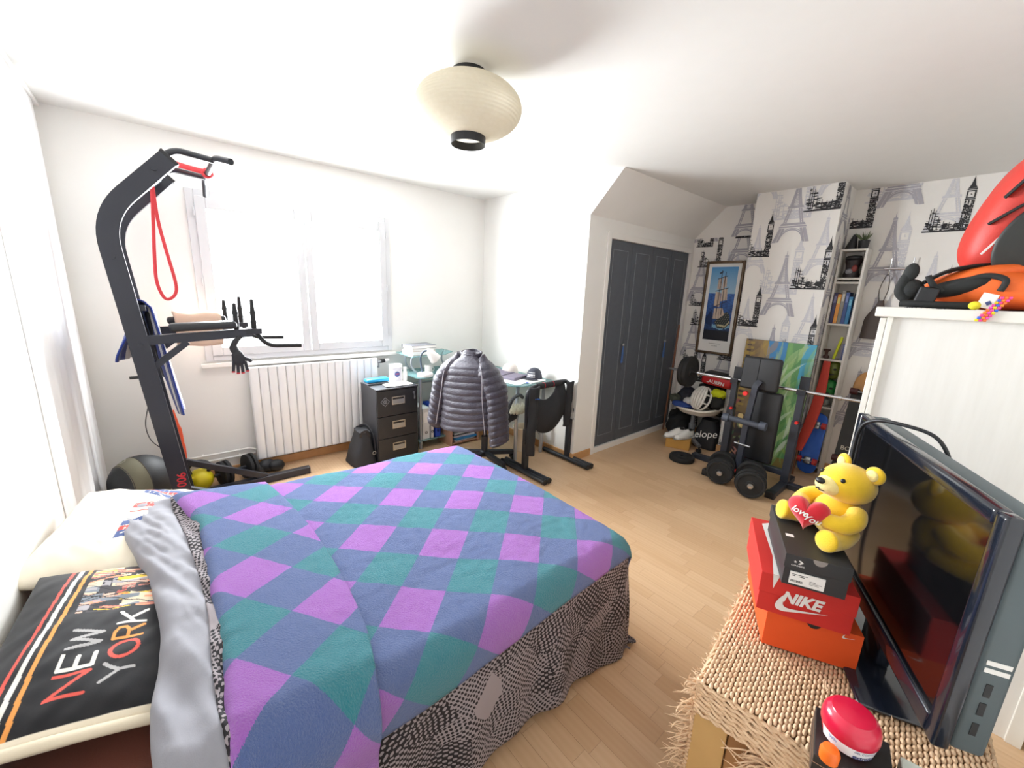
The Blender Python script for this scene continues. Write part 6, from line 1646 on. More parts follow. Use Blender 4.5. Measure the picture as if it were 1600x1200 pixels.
blob('blue_shorts', 'blue patterned shorts hanging over the white chair rim', 'clothes', (4.22, 1.99, 0.445), (0.09, 0.12, 0.035), (44, 72, 140), seed=2)
blob('olive_pouch', 'olive green pouch at the closet end of the white chair', 'pouch', (4.27, 2.11, 0.485), (0.07, 0.07, 0.045), (70, 74, 62), seed=3)
blob('dark_jacket', 'black jacket heaped at the back of the white chair', 'clothes', (4.42, 1.78, 0.57), (0.15, 0.16, 0.14), (28, 28, 30), seed=4)
blob('yellow_vest', 'bright yellow safety vest bundled beside the bicycle helmet', 'vest', (4.26, 1.665, 0.625), (0.06, 0.075, 0.045), (206, 216, 24), seed=5)
blob('black_gloves', 'black padded gloves below the yellow vest on the chair', 'gloves', (4.24, 1.66, 0.53), (0.06, 0.07, 0.065), (26, 27, 26), seed=6)
wp = blob('white_visor', 'white perforated cycling cap beside the helmet', 'cap', (4.21, 1.925, 0.50), (0.05, 0.06, 0.035), (214, 214, 214), seed=7)
rbg = thing('red_sport_bag', 'red and black sports bag with white lettering above the helmet', 'bag', (4.36, 1.72, 0.68))
MB().box((4.36, 1.72, 0.745), (0.18, 0.30, 0.11), rot=(0.08, 0, 0.05), bev=0.035, seg=3).build('body', mat('red_nylon', (196, 34, 40), 0.55, var=0.12), rbg, smooth=60)
MB().box((4.36, 1.72, 0.80), (0.17, 0.26, 0.05), rot=(0.08, 0, 0.05), bev=0.022, seg=3).build('top_panel', M_BLACK, rbg, smooth=60)
lettering('lettering', 'LAUREN', 0.050, axes((4.2625, 1.715, 0.735), (-0.05, -1, -0.08), (0, -0.08, 1)), M_WHITE, rbg, bold=0.001)
# on the floor under the chair
cbx = thing('cardboard_carton', 'flattened brown cardboard carton on the floor under the white chair', 'box', (4.12, 1.95, 0))
MB(frame((4.13, 1.945, 0.05), (0, 0, 0.35))).box((0, 0, 0), (0.22, 0.24, 0.098), bev=0.002).build('carton', mat('golden_cardboard', (190, 144, 72), 0.8, var=0.1), cbx)
MB(frame((4.13, 1.945, 0.05), (0, 0, 0.35))).box((0, 0, 0.0494), (0.222, 0.045, 0.001)).build('tape', mat('packing_tape', (206, 170, 104), 0.3), cbx)
def trainer(c, rz, lab):
    t = thing('sport_shoe', lab, 'shoe', c, 'white trainers under the chair')
    M_ = frame(c, (0, 0, rz))
    def up(u, v):
        a = 2 * PI * u; x = -0.13 + 0.26 * v
        w_ = 0.042 * (math.sin(PI * (0.06 + 0.88 * v)) ** 0.35) * (0.85 + 0.25 * v); hh = 0.085 - 0.045 * smooth01((v - 0.35) / 0.5)
        e = min(1, min(v, 1 - v) / 0.08 + 0.15)
        return Vector((x, w_ * e * math.cos(a), 0.014 + hh * e * max(0, math.sin(a)) ** 0.8))
    b = MB(M_); b.grid(up, 24, 24, closed_u=True); b.build('upper', M_WHITE, t, smooth=180)
    b = MB(M_); b.grid(lambda u, v: Vector((-0.135 + 0.27 * v, 0.045 * (math.sin(PI * (0.05 + 0.9 * v)) ** 0.3) * math.cos(2 * PI * u), 0.009 + 0.009 * math.sin(2 * PI * u))), 16, 20, closed_u=True); b.build('sole', mat('pale_rubber', (206, 202, 196), 0.6), t, smooth=180)
    MB(M_).ell((-0.075, 0, 0.088), (0.045, 0.028, 0.012)).build('opening', M_BLACK, t, smooth=180)
trainer((4.10, 1.985, 0.0995), 2.7, 'white trainer on the carton, nearer the closet doors')
trainer((4.13, 1.895, 0.0995), 2.85, 'white trainer on the carton beside the chair column')
bk_ = thing('black_gym_bag', 'black gym bag with white brush lettering under the white chair', 'bag', (4.36, 1.70, 0))
def gbf(u, v):
    a = 2 * PI * u; ca, sa = math.cos(a), math.sin(a); k_ = 1 - 0.35 * smooth01((v - 0.5) / 0.5)
    return Vector((4.37 + 0.11 * k_ * math.copysign(abs(sa) ** .6, sa), 1.745 + 0.12 * k_ * math.copysign(abs(ca) ** .6, ca), 0.002 + 0.31 * v))
b = MB(); b.grid(gbf, 32, 14, closed_u=True); n = len(b.v); b.f.append(tuple(range(n - 32, n))); b.f.append(tuple(range(31, -1, -1))); b.build('body', M_BAG, bk_, smooth=60)
lettering('brush_lettering', 'elope', 0.11, axes((4.2575, 1.735, 0.165), (0, -1, 0.25), (0, 0.25, 1)), M_WHITE, bk_, shear=0.3)
blob('dark_backpack', 'black backpack slumped on the floor at the closet side of the chair', 'backpack', (4.44, 2.12, 0.16), (0.15, 0.13, 0.16), (24, 24, 26), seed=9)
MB().tube([(4.47, 2.318, 0.012), (4.55, 2.322, 1.27)], 0.011, 10).build('wooden_pole', mat('brown_stick', (120, 78, 56), 0.6), label='thin brown wooden pole leaning in the corner by the closet', cat='pole', smooth=50)
# ------------------------------------------------------------------ paper lantern on the ceiling
LX, LY = 1.19, 1.75
la = thing('paper_lantern', 'white ribbed paper lantern lampshade with black rims hanging from the ceiling', 'lamp', (LX, LY, 2.235))
k = NT('rice_paper')
df = k.n('ShaderNodeBsdfDiffuse'); tl = k.n('ShaderNodeBsdfTranslucent'); mx = k.n('ShaderNodeMixShader'); mx.inputs[0].default_value = 0.5
nz = k.noise(k.coord(), 60, 4); cc = k.mix(nz, rgb(222, 216, 200), rgb(232, 227, 214)); k.l(cc, df.inputs[0]); k.l(cc, tl.inputs[0])
k.l(df.outputs[0], mx.inputs[1]); k.l(tl.outputs[0], mx.inputs[2]); k.l(mx.outputs[0], k.out.inputs[0]); M_RICE = k.m
prof = []
z0, z1 = 2.262, 2.500
nr = 20
for i in range(nr * 4 + 1):
    t_ = i / (nr * 4); z = z0 + (z1 - z0) * t_
    q = 2 * t_ - 1
    r_ = 0.078 + 0.167 * (1 - abs(q) ** 2.1) ** 0.72
    r_ += 0.0022 * (abs(math.sin(PI * i / 4)) - 0.5)
    prof.append((r_, z))
lam = MB(Matrix.Translation((LX, LY, 0))).grid(lambda u, v: Vector((prof[int(round(v * (len(prof) - 1)))][0] * math.cos(2 * PI * u) * (1 + 0.006 * noise.noise((u * 9, v * 7, 1))), prof[int(round(v * (len(prof) - 1)))][0] * math.sin(2 * PI * u), prof[int(round(v * (len(prof) - 1)))][1])), 72, len(prof) - 1, closed_u=True).build('paper_shade', M_RICE, la, smooth=180)
MB().lathe([(0.080, 2.228), (0.0815, 2.264), (0.079, 2.264), (0.0775, 2.228), (0.080, 2.228)], Matrix.Translation((LX, LY, 0)), 40).build('lower_rim', M_BLACK, la, smooth=40)
MB().lathe([(0.080, 2.498), (0.078, 2.530), (0.075, 2.530), (0.077, 2.498), (0.080, 2.498)], Matrix.Translation((LX, LY, 0)), 40).build('upper_rim', M_BLACK, la, smooth=40)
MB().tube([(LX - 0.078, LY, 2.262), (LX - 0.02, LY, 2.38), (LX, LY, 2.50)], 0.0015, 6).build('wire_frame', M_BLACK, la)
MB().tube([(LX + 0.03, LY - 0.070, 2.262), (LX + 0.03, LY - 0.070, 2.235), (LX + 0.018, LY - 0.074, 2.232)], 0.0014, 6).build('wire_hook', M_BLACK, la)
MB().lathe([(0, 2.36), (0.028, 2.365), (0.030, 2.40), (0.016, 2.44), (0.015, 2.48), (0.0, 2.485)], Matrix.Translation((LX, LY, 0)), 18).build('bulb', M_WHITE, la, smooth=60)
MB().lathe([(0.045, 2.505), (0.045, 2.5395), (0, 2.5395)], Matrix.Translation((LX, LY, 0)), 20).build('ceiling_rose', M_WHITE, la, smooth=50)
MB().tube([(LX, LY, 2.48), (LX, LY, 2.51)], 0.004, 8).build('cord', M_WHITE, la)

# ------------------------------------------------------------------ wardrobe
k = NT('whitewashed_wood')
co = k.coord(); gr = k.noise(k.mapping(co, scale=(6, 6, 0.7)), 4.0, 5, 0.6)
kn = k.n('ShaderNodeTexVoronoi'); k.l(k.mapping(co, scale=(2.2, 2.2, 0.9)), kn.inputs['Vector']); kn.inputs['Scale'].default_value = 1.6
c1 = k.mix(gr, rgb(214, 212, 206), rgb(232, 231, 227))
spt = k.math('LESS_THAN', kn.outputs['Distance'], 0.03)
k.l(k.mix(k.math('MULTIPLY', spt, 0.35), c1, rgb(140, 132, 120)), k.b.inputs['Base Color']); k.set(Roughness=0.5); k.bump(gr, 0.08, 0.004); M_WASH = k.m
M_WTRIM = mat('white_wardrobe_trim', (226, 224, 216), 0.45, var=0.03)
wd = thing('wardrobe', 'whitewashed wooden wardrobe standing behind the television', 'wardrobe', (2.8, -0.04, 0))
WX, WX2, WYB, WYF = 2.205, 3.35, -0.375, 0.288
MB().b2((WX + 0.012, WYB, 0.0), (WX2, WYF - 0.022, 1.523)).build('carcass', M_WASH, wd)
MB().b2((WX, WYF - 0.040, 0.0), (WX + 0.014, WYF - 0.022, 1.523), 0.002).build('corner_stile', M_WTRIM, wd)
MB().b2((WX, WYB, 0.0), (WX + 0.014, WYB + 0.04, 1.523), 0.002).build('corner_stile', M_WTRIM, wd)
MB().b2((WX - 0.015, WYB, 1.523), (WX2 + 0.015, WYF + 0.017, 1.561), 0.004).build('top_slab', M_WTRIM, wd)
for i in range(2):
    a0 = WX + 0.002 + i * (WX2 - WX) / 2
    dd_ = MB().b2((a0, WYF - 0.020, 0.06), (a0 + (WX2 - WX) / 2 - 0.004, WYF, 1.518), 0.002).build('door', M_WTRIM, wd)
    MB().cyl((a0 + (0.52 if i == 0 else 0.05), WYF, 0.85), (a0 + (0.52 if i == 0 else 0.05), WYF + 0.025, 0.85), 0.012, n=14).build('knob', M_STEEL, dd_, smooth=50)

# ------------------------------------------------------------------ backpacks on the wardrobe
M_ORNG = mat('orange_ripstop', (232, 104, 36), 0.6, var=0.10, scale=10, bump=0.15, bscale=300)
M_REDN = mat('red_ripstop', (196, 54, 44), 0.5, var=0.10, scale=10, bump=0.15, bscale=300)
M_BLKN = mat('black_webbing', (28, 30, 30), 0.75, var=0.15, bump=0.2, bscale=260)
WT = 1.562
bp = thing('orange_backpack', 'orange and black hiking backpack lying on top of the wardrobe', 'backpack', (2.5, -0.02, WT))
def sq(a, p): return math.copysign(abs(a) ** p, a)
def obf(u, v):
    a = 2 * PI * u; th = PI * (v - 0.5)
    ct = abs(math.cos(th)) ** 0.6
    x = 2.53 + 0.21 * ct * sq(math.cos(a), .6); y = -0.045 + 0.235 * ct * sq(math.sin(a), .65); zz = 0.5 + 0.5 * sq(math.sin(th), .7)
    hgt = 0.155 + 0.02 * math.sin(y * 9) - 0.06 * smooth01((y - 0.02) / 0.2)
    return Vector((x, y, WT + 0.004 + hgt * zz + 0.006 * noise.noise((x * 9, y * 9, zz * 3))))
b = MB(); b.grid(obf, 48, 20, closed_u=True); b.build('body', M_ORNG, bp, smooth=180)
# black side panels and straps wrapped over the orange body
def over(pts, r, nm, m_=None, sxx=0.35, up=None):
    return MB().tube(catmull(pts, 6), r, 8, sx=sxx, up=up).build(nm, m_ or M_BLKN, bp, smooth=60)
MB().ell((2.335, -0.235, WT + 0.055), (0.03, 0.12, 0.045), rot=(0.35, 0, 0)).build('side_pocket', M_BLKN, bp, smooth=180)
MB().ell((2.46, 0.07, WT + 0.112), (0.125, 0.155, 0.050), rot=(-0.30, 0.1, 0)).build('top_lid', M_ORNG, bp, smooth=180)
MB().ell((2.345, 0.10, WT + 0.085), (0.030, 0.11, 0.032), rot=(-0.30, 0, 0)).build('back_padding', M_BLKN, bp, smooth=180)
over([(2.33, 0.10, WT + 0.10), (2.325, 0.04, WT + 0.125), (2.318, -0.01, WT + 0.11), (2.312, -0.005, WT + 0.07)], 0.010, 'compression_strap', sxx=0.5)
over([(2.34, 0.20, WT + 0.10), (2.36, 0.14, WT + 0.145), (2.40, 0.06, WT + 0.165), (2.44, -0.02, WT + 0.165)], 0.022, 'shoulder_strap', up=(1, 0, 0))
over([(2.33, 0.235, WT + 0.03), (2.325, 0.262, WT + 0.06), (2.33, 0.258, WT + 0.105), (2.335, 0.248, WT + 0.135)], 0.018, 'hip_belt_pad', sxx=0.55)
MB().ell((2.335, 0.243, WT + 0.140), (0.014, 0.024, 0.036), rot=(0.1, 0, 0)).build('belt_end_pad', M_BLKN, bp, smooth=180)
MB().ell((2.345, 0.235, WT + 0.070), (0.028, 0.042, 0.045), rot=(0.3, 0, 0)).build('belt_end_pad', M_BLKN, bp, smooth=180)
over([(2.30, 0.25, WT + 0.016), (2.295, 0.20, WT + 0.016), (2.30, 0.12, WT + 0.014), (2.31, 0.04, WT + 0.015)], 0.014, 'hip_belt', sxx=1.3)
MB().box((2.30, 0.18, WT + 0.045), (0.02, 0.06, 0.07), rot=(0.2, 0, 0), bev=0.006).build('buckle', M_BLACK, bp)
over([(2.318, 0.14, WT + 0.065), (2.312, 0.17, WT + 0.09), (2.316, 0.19, WT + 0.125)], 0.010, 'webbing')
rbp = thing('red_daypack', 'red daypack with black oval panel and zigzag cord on the orange backpack', 'backpack', (2.55, -0.10, WT + 0.15))
Mr = axes((2.50, -0.055, WT + 0.350), (-0.10, -0.30, 0.95), (-0.30, 0.93, 0.26))
# local x: height of the pack, y: width, z: thickness (towards the room)
def rdf(u, v):
    a = 2 * PI * u; th = PI * (v - 0.5); ct = abs(math.cos(th)) ** 0.55
    q = sq(math.cos(a), .62) * ct; w_ = 0.165 * (1 - 0.18 * max(0, q) ** 2)
    return Vector((0.25 * q, w_ * ct * sq(math.sin(a), .65), 0.125 * sq(math.sin(th), .65) + 0.004 * noise.noise((u * 14, v * 9, 2))))
b = MB(Mr); b.grid(rdf, 56, 24, closed_u=True); b.build('body', M_REDN, rbp, smooth=180)
zs = 0.118
def ovalp(u, v):
    a = 2 * PI * u; return Vector((-0.085 + 0.135 * v * math.cos(a), 0.015 + 0.088 * v * math.sin(a), zs * (1.0 + 0.10 * (1 - v * v)) + 0.004))
MB(Mr).grid(ovalp, 40, 8, closed_u=True).build('oval_panel', mat('charcoal_mesh', (44, 46, 44), 0.55, var=0.15), rbp, smooth=180, solid=0.004)
MB(Mr).box((-0.045, 0.085, zs + 0.0), (0.24, 0.006, 0.004), rot=(0, 0, -0.25)).build('reflective_stripe', M_WHITE, rbp)
cords = [(0.20, 0.08), (0.12, -0.04), (0.14, 0.11), (0.05, -0.02), (0.07, 0.125), (0.04, 0.07)]
MB(Mr).tube(catmull([(a, c, zs + 0.008) for a, c in cords], 5), 0.0035, 6).build('elastic_cord', M_BLACK, rbp, smooth=60)
for (a0, c0, a1, c1) in ((0.19, 0.10, 0.03, 0.15), (0.08, 0.05, -0.06, 0.145), (0.21, -0.02, 0.16, 0.09)):
    MB(Mr).tube([(a0, c0, zs + 0.002), ((a0 + a1) / 2, (c0 + c1) / 2 + 0.006, zs + 0.006), (a1, c1, zs - 0.018)], 0.013, 8, sx=0.4).build('lash_strap', M_BLKN, rbp, smooth=60)
MB(Mr).tube(catmull([(0.245, 0.10, -0.02), (0.285, 0.08, -0.02), (0.290, -0.02, -0.02), (0.25, -0.08, -0.02)], 6), 0.013, 8, sx=0.5).build('grab_handle', M_BLKN, rbp, smooth=60)
# tag and bead bracelet at the wardrobe edge
tg = thing('luggage_tag', 'white luggage tag with a small blue emblem beside the bead bracelet', 'tag', (2.20, 0.01, WT + 0.0))
MB().box((2.262, 0.018, WT + 0.034), (0.002, 0.040, 0.052), rot=(0.25, 0.1, 0.05), bev=0.0008).build('card', M_PAPERW, tg)
MB().box((2.2598, 0.014, WT + 0.026), (0.001, 0.013, 0.013), rot=(0.785 + 0.25, 0.1, 0.05)).build('emblem', mat('navy_print', (66, 84, 138), 0.6), tg)
br = thing('bead_bracelet', 'neon pink, orange and blue pony bead bracelet hanging over the wardrobe edge', 'bracelet', (2.185, -0.02, WT - 0.03))
bc = [(244, 80, 160), (250, 120, 60), (244, 80, 160), (60, 110, 220), (250, 150, 60), (250, 90, 190), (240, 220, 40)]
rp = random.Random(12)
for i in range(30):
    row, c_ = divmod(i, 3)
    z = WT + 0.045 - row * 0.0088; xo = 2.250 - 0.060 * smooth01((WT + 0.012 - z) / 0.02) if z < WT + 0.012 else 2.250
    xo = 2.183 if z < WT - 0.002 else (2.183 + 0.060 * smooth01((z - WT) / 0.03))
    MB().tube([(xo, -0.010 - c_ * 0.0098 + 0.0055 * row * 0.9, z), (xo + 0.001, -0.010 - c_ * 0.0098 - 0.0078 + 0.0055 * row * 0.9, z)], 0.0047, 8).build('bead', mat('neon_bead_%d' % (i % 7), bc[i % 7], 0.35, var=0.0), br, smooth=50)
MB().ell((2.235, 0.045, WT + 0.016), (0.016, 0.016, 0.015)).build('yellow_pompom', mat('neon_yellow_soft', (234, 220, 50), 0.8, var=0.3, scale=60), label='small neon yellow pompom beside the luggage tag', cat='pompom', smooth=180)

# ------------------------------------------------------------------ woven seagrass chest
CA = math.radians(7)
CH = 0.55; CLEN, CDEP = 0.80, 0.58
Mch_ = axes((1.0, 0.325, 0), (math.cos(CA), math.sin(CA), 0), (-math.sin(CA), math.cos(CA), 0))    # local x: away, local y: to the bed (0 at the bed-side edge, negative towards the wall)
sg = thing('seagrass_chest', 'woven seagrass storage chest with frayed corner under the television', 'chest', (1.40, 0.08, 0))
k = NT('seagrass')
inf = k.noise(k.coord(), 70, 3); i2 = k.noise(k.coord(), 9, 2)
k.l(k.mix(i2, k.mix(inf, rgb(196, 160, 122), rgb(226, 196, 160)), k.mix(inf, rgb(208, 172, 136), rgb(238, 212, 182))), k.b.inputs['Base Color']); k.set(Roughness=0.7); k.bump(k.noise(k.coord(), 300, 3), 0.2, 0.002); M_GRASS = k.m
M_GRASSD = mat('seagrass_shadow_fibre', (176, 138, 98), 0.8, var=0.2, scale=40)
M_PLY = mat('pale_plywood', (206, 168, 110), 0.6, var=0.12, scale=8)
MB(Mch_).b2((0.030, -CDEP + 0.02, 0.02), (CLEN - 0.02, -0.025, CH - 0.012)).build('inner_box', M_GRASSD, sg)
b = MB(Mch_); rp = random.Random(4)
px_, py_ = 0.0205, 0.0098
nx, ny = int(CLEN / px_), int((CDEP - 0.01) / py_)
for j in range(ny):
    for i in range(nx + 1):
        x = 0.012 + i * px_ + (px_ / 2 if j % 2 else 0.0); y = -0.008 - j * py_
        if x > CLEN - 0.005: continue
        b.ell((x + rp.uniform(-.001, .001), y + rp.uniform(-.0008, .0008), CH - 0.006 + rp.uniform(-.0012, .0012)), (0.0122, 0.0054, 0.0060), rot=(rp.uniform(-.2, .2), rp.uniform(-.08, .08), rp.uniform(-.12, .12)), nu=7, nv=5)
b.build('woven_top', M_GRASS, sg, kind='stuff', smooth=180)
def rope(b, p0, p1, r, tw=0.02, n=14, jit=0.002):
    p0, p1 = Vector(p0), Vector(p1); d = (p1 - p0); L = d.length; d.normalize(); e = d.orthogonal().normalized(); f = d.cross(e)
    m = max(6, int(L / 0.012))
    for s in (0, PI):
        pts = []
        for i in range(m + 1):
            a = s + i * 12e-3 / tw * 2.2
            pts.append(p0 + d * (L * i / m) + e * (r * 0.55 * math.cos(a)) + f * (r * 0.55 * math.sin(a)) + Vector((rp.uniform(-jit, jit), rp.uniform(-jit, jit), rp.uniform(-jit, jit))))
        b.tube(pts, r * 0.72, 5)
# end facing the camera: band of strands under the top, corner boards, broken weave
b = MB(Mch_)
for i in range(7): rope(b, (0.006 - 0.002 * i, 0.0, CH - 0.014 - i * 0.0125), (0.006 - 0.002 * i, -CDEP, CH - 0.014 - i * 0.0125), 0.0068)
b.build('upper_band', M_GRASS, sg, kind='stuff', smooth=60)
MB(Mch_).b2((0.002, -0.085, 0.02), (0.014, -0.002, CH - 0.09), 0.002).build('corner_board', M_PLY, sg)
MB(Mch_).b2((0.008, -0.135, 0.02), (0.022, -0.088, CH - 0.09), 0.002).build('corner_board', mat('brown_plywood', (168, 124, 80), 0.6, var=0.12), sg)
MB(Mch_).b2((0.002, -CDEP + 0.002, 0.02), (0.014, -CDEP + 0.085, CH - 0.09), 0.002).build('corner_board', M_PLY, sg)
b = MB(Mch_)
for i in range(30):
    z = CH - 0.108 - i * 0.0125
    y0 = -0.175 - 0.05 * abs(math.sin(i * 1.7)) - rp.uniform(0, 0.03) if i < 26 else -0.13
    y0 += 0.06 * smooth01((i - 3) / 6.0)
    rope(b, (0.004 + rp.uniform(-.002, .002), y0, z), (0.004, -CDEP, z), 0.0066)
b.build('side_weave', M_GRASS, sg, kind='stuff', smooth=60)
b = MB(Mch_)
for i in range(36): rope(b, (0.0, 0.002, CH - 0.016 - i * 0.0135), (CLEN, 0.002, CH - 0.016 - i * 0.0135), 0.0070)
b.build('long_side_weave', M_GRASS, sg, kind='stuff', smooth=60)
b = MB(Mch_)
def fibre(p, d, L, r=0.0022):
    p = Vector(p); d = Vector(d).normalized(); c1 = p + d * L * 0.5 + Vector((rp.uniform(-1, 1), rp.uniform(-1, 1), rp.uniform(-1, 1))) * L * 0.16
    c2 = p + d * L + Vector((rp.uniform(-1, 1), rp.uniform(-1, 1), rp.uniform(-1, .6))) * L * 0.38
    b.tube(catmull([p, c1, c2], 3), [r * 1.3, r * 1.3, r * 1.2, r * 1.1, r * .9, r * .7, r * .3], 4)
for i in range(230):      # broken strand ends on the camera side
    z = rp.uniform(0.14, CH - 0.10)
    fibre((0.0, -0.15 - 0.10 * rp.random() * (1.2 if z < CH - 0.16 else 0.6), z), (-0.5, 0.8, rp.uniform(-.4, .5)), rp.uniform(0.02, 0.075))
for i in range(190):      # frayed corner towards the bed
    z = rp.uniform(0.08, CH + 0.0)
    fibre((rp.uniform(-0.004, 0.03), 0.006, z), (-0.55, 0.75, rp.uniform(-.8, .4)), rp.uniform(0.012, 0.06), 0.0018)
for i in range(140):      # stray fibres along the bed-side edge and on top
    fibre((rp.uniform(0, CLEN), 0.008, CH - rp.uniform(0.0, 0.04)), (rp.uniform(-.6, .6), 0.8, rp.uniform(-.3, .6)), rp.uniform(0.006, 0.022), 0.0011)
for i in range(70):
    fibre((rp.uniform(0, 0.4), -rp.uniform(0, CDEP), CH + 0.001), (rp.uniform(-1, 1), rp.uniform(-1, 1), 0.35), rp.uniform(0.01, 0.03), 0.0009)
b.build('frayed_fibres', M_GRASS, sg, kind='stuff', smooth=60)

# ------------------------------------------------------------------ shoe boxes
def carton(name, lab, FL, ang, w, dep, h, z, mbox, lid_h, group='stacked shoe boxes', lid_gap=0.0012):
    """shoe box: FL = front-left bottom corner; local x along the front end (left to right), local y inwards"""
    a = math.radians(ang)
    M_ = axes((FL[0], FL[1], z), (math.sin(a), -math.cos(a), 0), (math.cos(a), math.sin(a), 0))
    c = M_ @ Vector((w / 2, dep / 2, 0))
    t = thing(name, lab, 'shoe box', (c.x, c.y, z), group)
    MB(M_).b2((0.003, 0.003, 0.0), (w - 0.003, dep - 0.003, h - 0.004)).build('box', mbox, t)
    ld_ = MB(M_); ld_.b2((0, 0, h - lid_h), (w, dep, h), 0.0012); lid = ld_.build('lid', mbox, t)
    return t, M_, lid
M_OBOX = mat('orange_carton', (228, 84, 26), 0.6, var=0.03); M_RBOX = mat('red_carton', (206, 42, 36), 0.6, var=0.03); M_KBOX = mat('black_carton', (44, 45, 47), 0.5, var=0.05)
BZ0 = CH + 0.0035
def swoosh(L):
    """filled tick outline, length L"""
    up_ = [(0.205, 0.42), (0.11, 0.30), (0.03, 0.15), (0.0, 0.03), (0.035, -0.06), (0.13, -0.085), (0.27, -0.065), (1.0, 0.135)]
    lo = [(1.0, 0.135), (0.40, 0.035), (0.27, 0.02), (0.185, 0.04), (0.145, 0.10), (0.15, 0.22), (0.205, 0.42)]
    top = catmull([(x, y, 0) for x, y in up_], 4); bot = catmull([(x, y, 0) for x, y in lo], 4)
    n = 30
    def samp(P, t_): 
        f = t_ * (len(P) - 1); i = min(int(f), len(P) - 2); return P[i].lerp(P[i + 1], f - i)
    V = []; F = []
    for i in range(n + 1):
        a, c = samp(top, i / n), samp(bot, 1 - i / n)
        V += [(a.x * L, a.y * L, 0), (c.x * L, c.y * L, 0)]
    for i in range(n): F.append((2 * i, 2 * i + 1, 2 * i + 3, 2 * i + 2))
    return V, F
def face(M_, x, z, y=-0.0012): return M_ @ axes((x, y, z), (1, 0, 0), (0, 0, 1))
t, Mb, lid = carton('shoe_box', 'orange shoe box with a small white tick at the bottom of the stack', (1.268, 0.262), 26, 0.230, 0.335, 0.118, BZ0, M_OBOX, 0.116)
V, F = swoosh(0.030); q = MB(face(Mb, 0.182, 0.100)); q.add(V, F); q.build('tick_logo', M_WHITE, t)
q = MB(Mb); q.prism([(0.115 + 0.018 * math.cos(a), 0.018 * math.sin(a)) for a in np.linspace(PI, 2 * PI, 15)], 0.0006, axes((0, -0.0004, 0.1185), (1, 0, 0), (0, 0, 1))); q.build('thumb_hole', M_BLACK, lid)
z2 = BZ0 + 0.1185
t, Mb, lid = carton('shoe_box', 'red shoe box with white NIKE lettering in the middle of the stack', (1.246, 0.290), 24, 0.230, 0.335, 0.124, z2, M_RBOX, 0.062)
V, F = swoosh(0.125); q = MB(face(Mb, 0.046, 0.028)); q.add(V, F); q.build('tick_logo', M_WHITE, t)
lettering('brand_lettering', 'NIKE', 0.046, face(Mb, 0.104, 0.064, -0.0018), M_WHITE, t, shear=0.25, bold=0.0022, sx=0.92)
q = MB(Mb); q.prism([(0.115 + 0.018 * math.cos(a), 0.018 * math.sin(a)) for a in np.linspace(PI, 2 * PI, 15)], 0.0006, axes((0, -0.0004, 0.1245), (1, 0, 0), (0, 0, 1))); q.build('thumb_hole', M_BLACK, lid)
# white printed tick wrapping the lid top
q = MB(Mb @ Matrix.Translation((0, 0, 0.1246)))
for poly in ([(0.028, 0.0), (0.038, 0.10), (0.030, 0.30), (0.070, 0.33), (0.072, 0.10), (0.045, 0.0)], [(0.045, 0.05), (0.072, 0.10), (0.115, 0.085), (0.090, 0.07), (0.105, 0.055)]):
    q.add([(x, y, 0) for x, y in poly], [tuple(range(len(poly)))])
q.add([(0.028, -0.0006, -0.0002), (0.045, -0.0006, -0.0002), (0.034, -0.0006, -0.045)], [(0, 1, 2)])
q.build('white_print', M_WHITE, lid)
z3 = z2 + 0.1248
t, Mb, lid = carton('shoe_box', 'small black shoe box with a white size label on top of the stack', (1.232, 0.240), 24, 0.150, 0.300, 0.094, z3, M_KBOX, 0.040)
lb = MB(Mb).b2((0.018, -0.0006, 0.008), (0.098, 0.004, 0.044)).build('size_label', M_PAPERW, t)
rp2 = random.Random(6); q = MB(Mb); x = 0.022
while x < 0.050: w_ = rp2.choice((0.0006, 0.001, 0.0015)); q.b2((x, -0.0010, 0.014), (x + w_, -0.0006, 0.021)); x += w_ + 0.001
q.b2((0.022, -0.001, 0.037), (0.058, -0.0006, 0.0385)); q.b2((0.022, -0.001, 0.0325), (0.030, -0.0006, 0.0345)); q.b2((0.040, -0.001, 0.0325), (0.052, -0.0006, 0.0345)); q.b2((0.064, -0.001, 0.022), (0.092, -0.0006, 0.0228)); q.b2((0.064, -0.001, 0.018), (0.086, -0.0006, 0.0188)); q.b2((0.064, -0.001, 0.026), (0.078, -0.0006, 0.0272))
q.build('label_print', M_INKB, lb, kind='stuff')
q = MB(face(Mb, 0.030, 0.076, -0.0016)); s_ = 0.006
q.add([(0, s_, 0), (0.006, s_, 0), (0.013, 0, 0), (0.006, -s_, 0), (0, -s_, 0), (0.006, 0, 0)], [(0, 1, 2, 5), (5, 2, 3, 4)])
star = [(-0.006 + (0.0042 if i % 2 == 0 else 0.0018) * math.cos(PI / 2 + i * PI / 5), (0.0042 if i % 2 == 0 else 0.0018) * math.sin(PI / 2 + i * PI / 5), 0) for i in range(10)]
q.add([(-0.006, 0, 0)] + star, [(0, i + 1, (i + 1) % 10 + 1) for i in range(10)]); q.build('star_chevron_logo', M_WHITE, lid)
lettering('brand_lettering', 'CONVERSE', 0.0062, face(Mb, 0.031, 0.0645, -0.0016), M_WHITE, lid, bold=0.0001)
q = MB(Mb); q.prism([(0.078 + 0.016 * math.cos(a), 0.016 * math.sin(a)) for a in np.linspace(PI, 2 * PI, 15)], 0.0006, axes((0, -0.0004, 0.0945), (1, 0, 0), (0, 0, 1))); q.build('thumb_hole', mat('grey_tissue', (150, 142, 138), 0.8), lid)
MB(Mb).b2((0.014, 0.10, 0.0942), (0.034, 0.115, 0.0948)).build('price_sticker', M_PAPERW, lid)

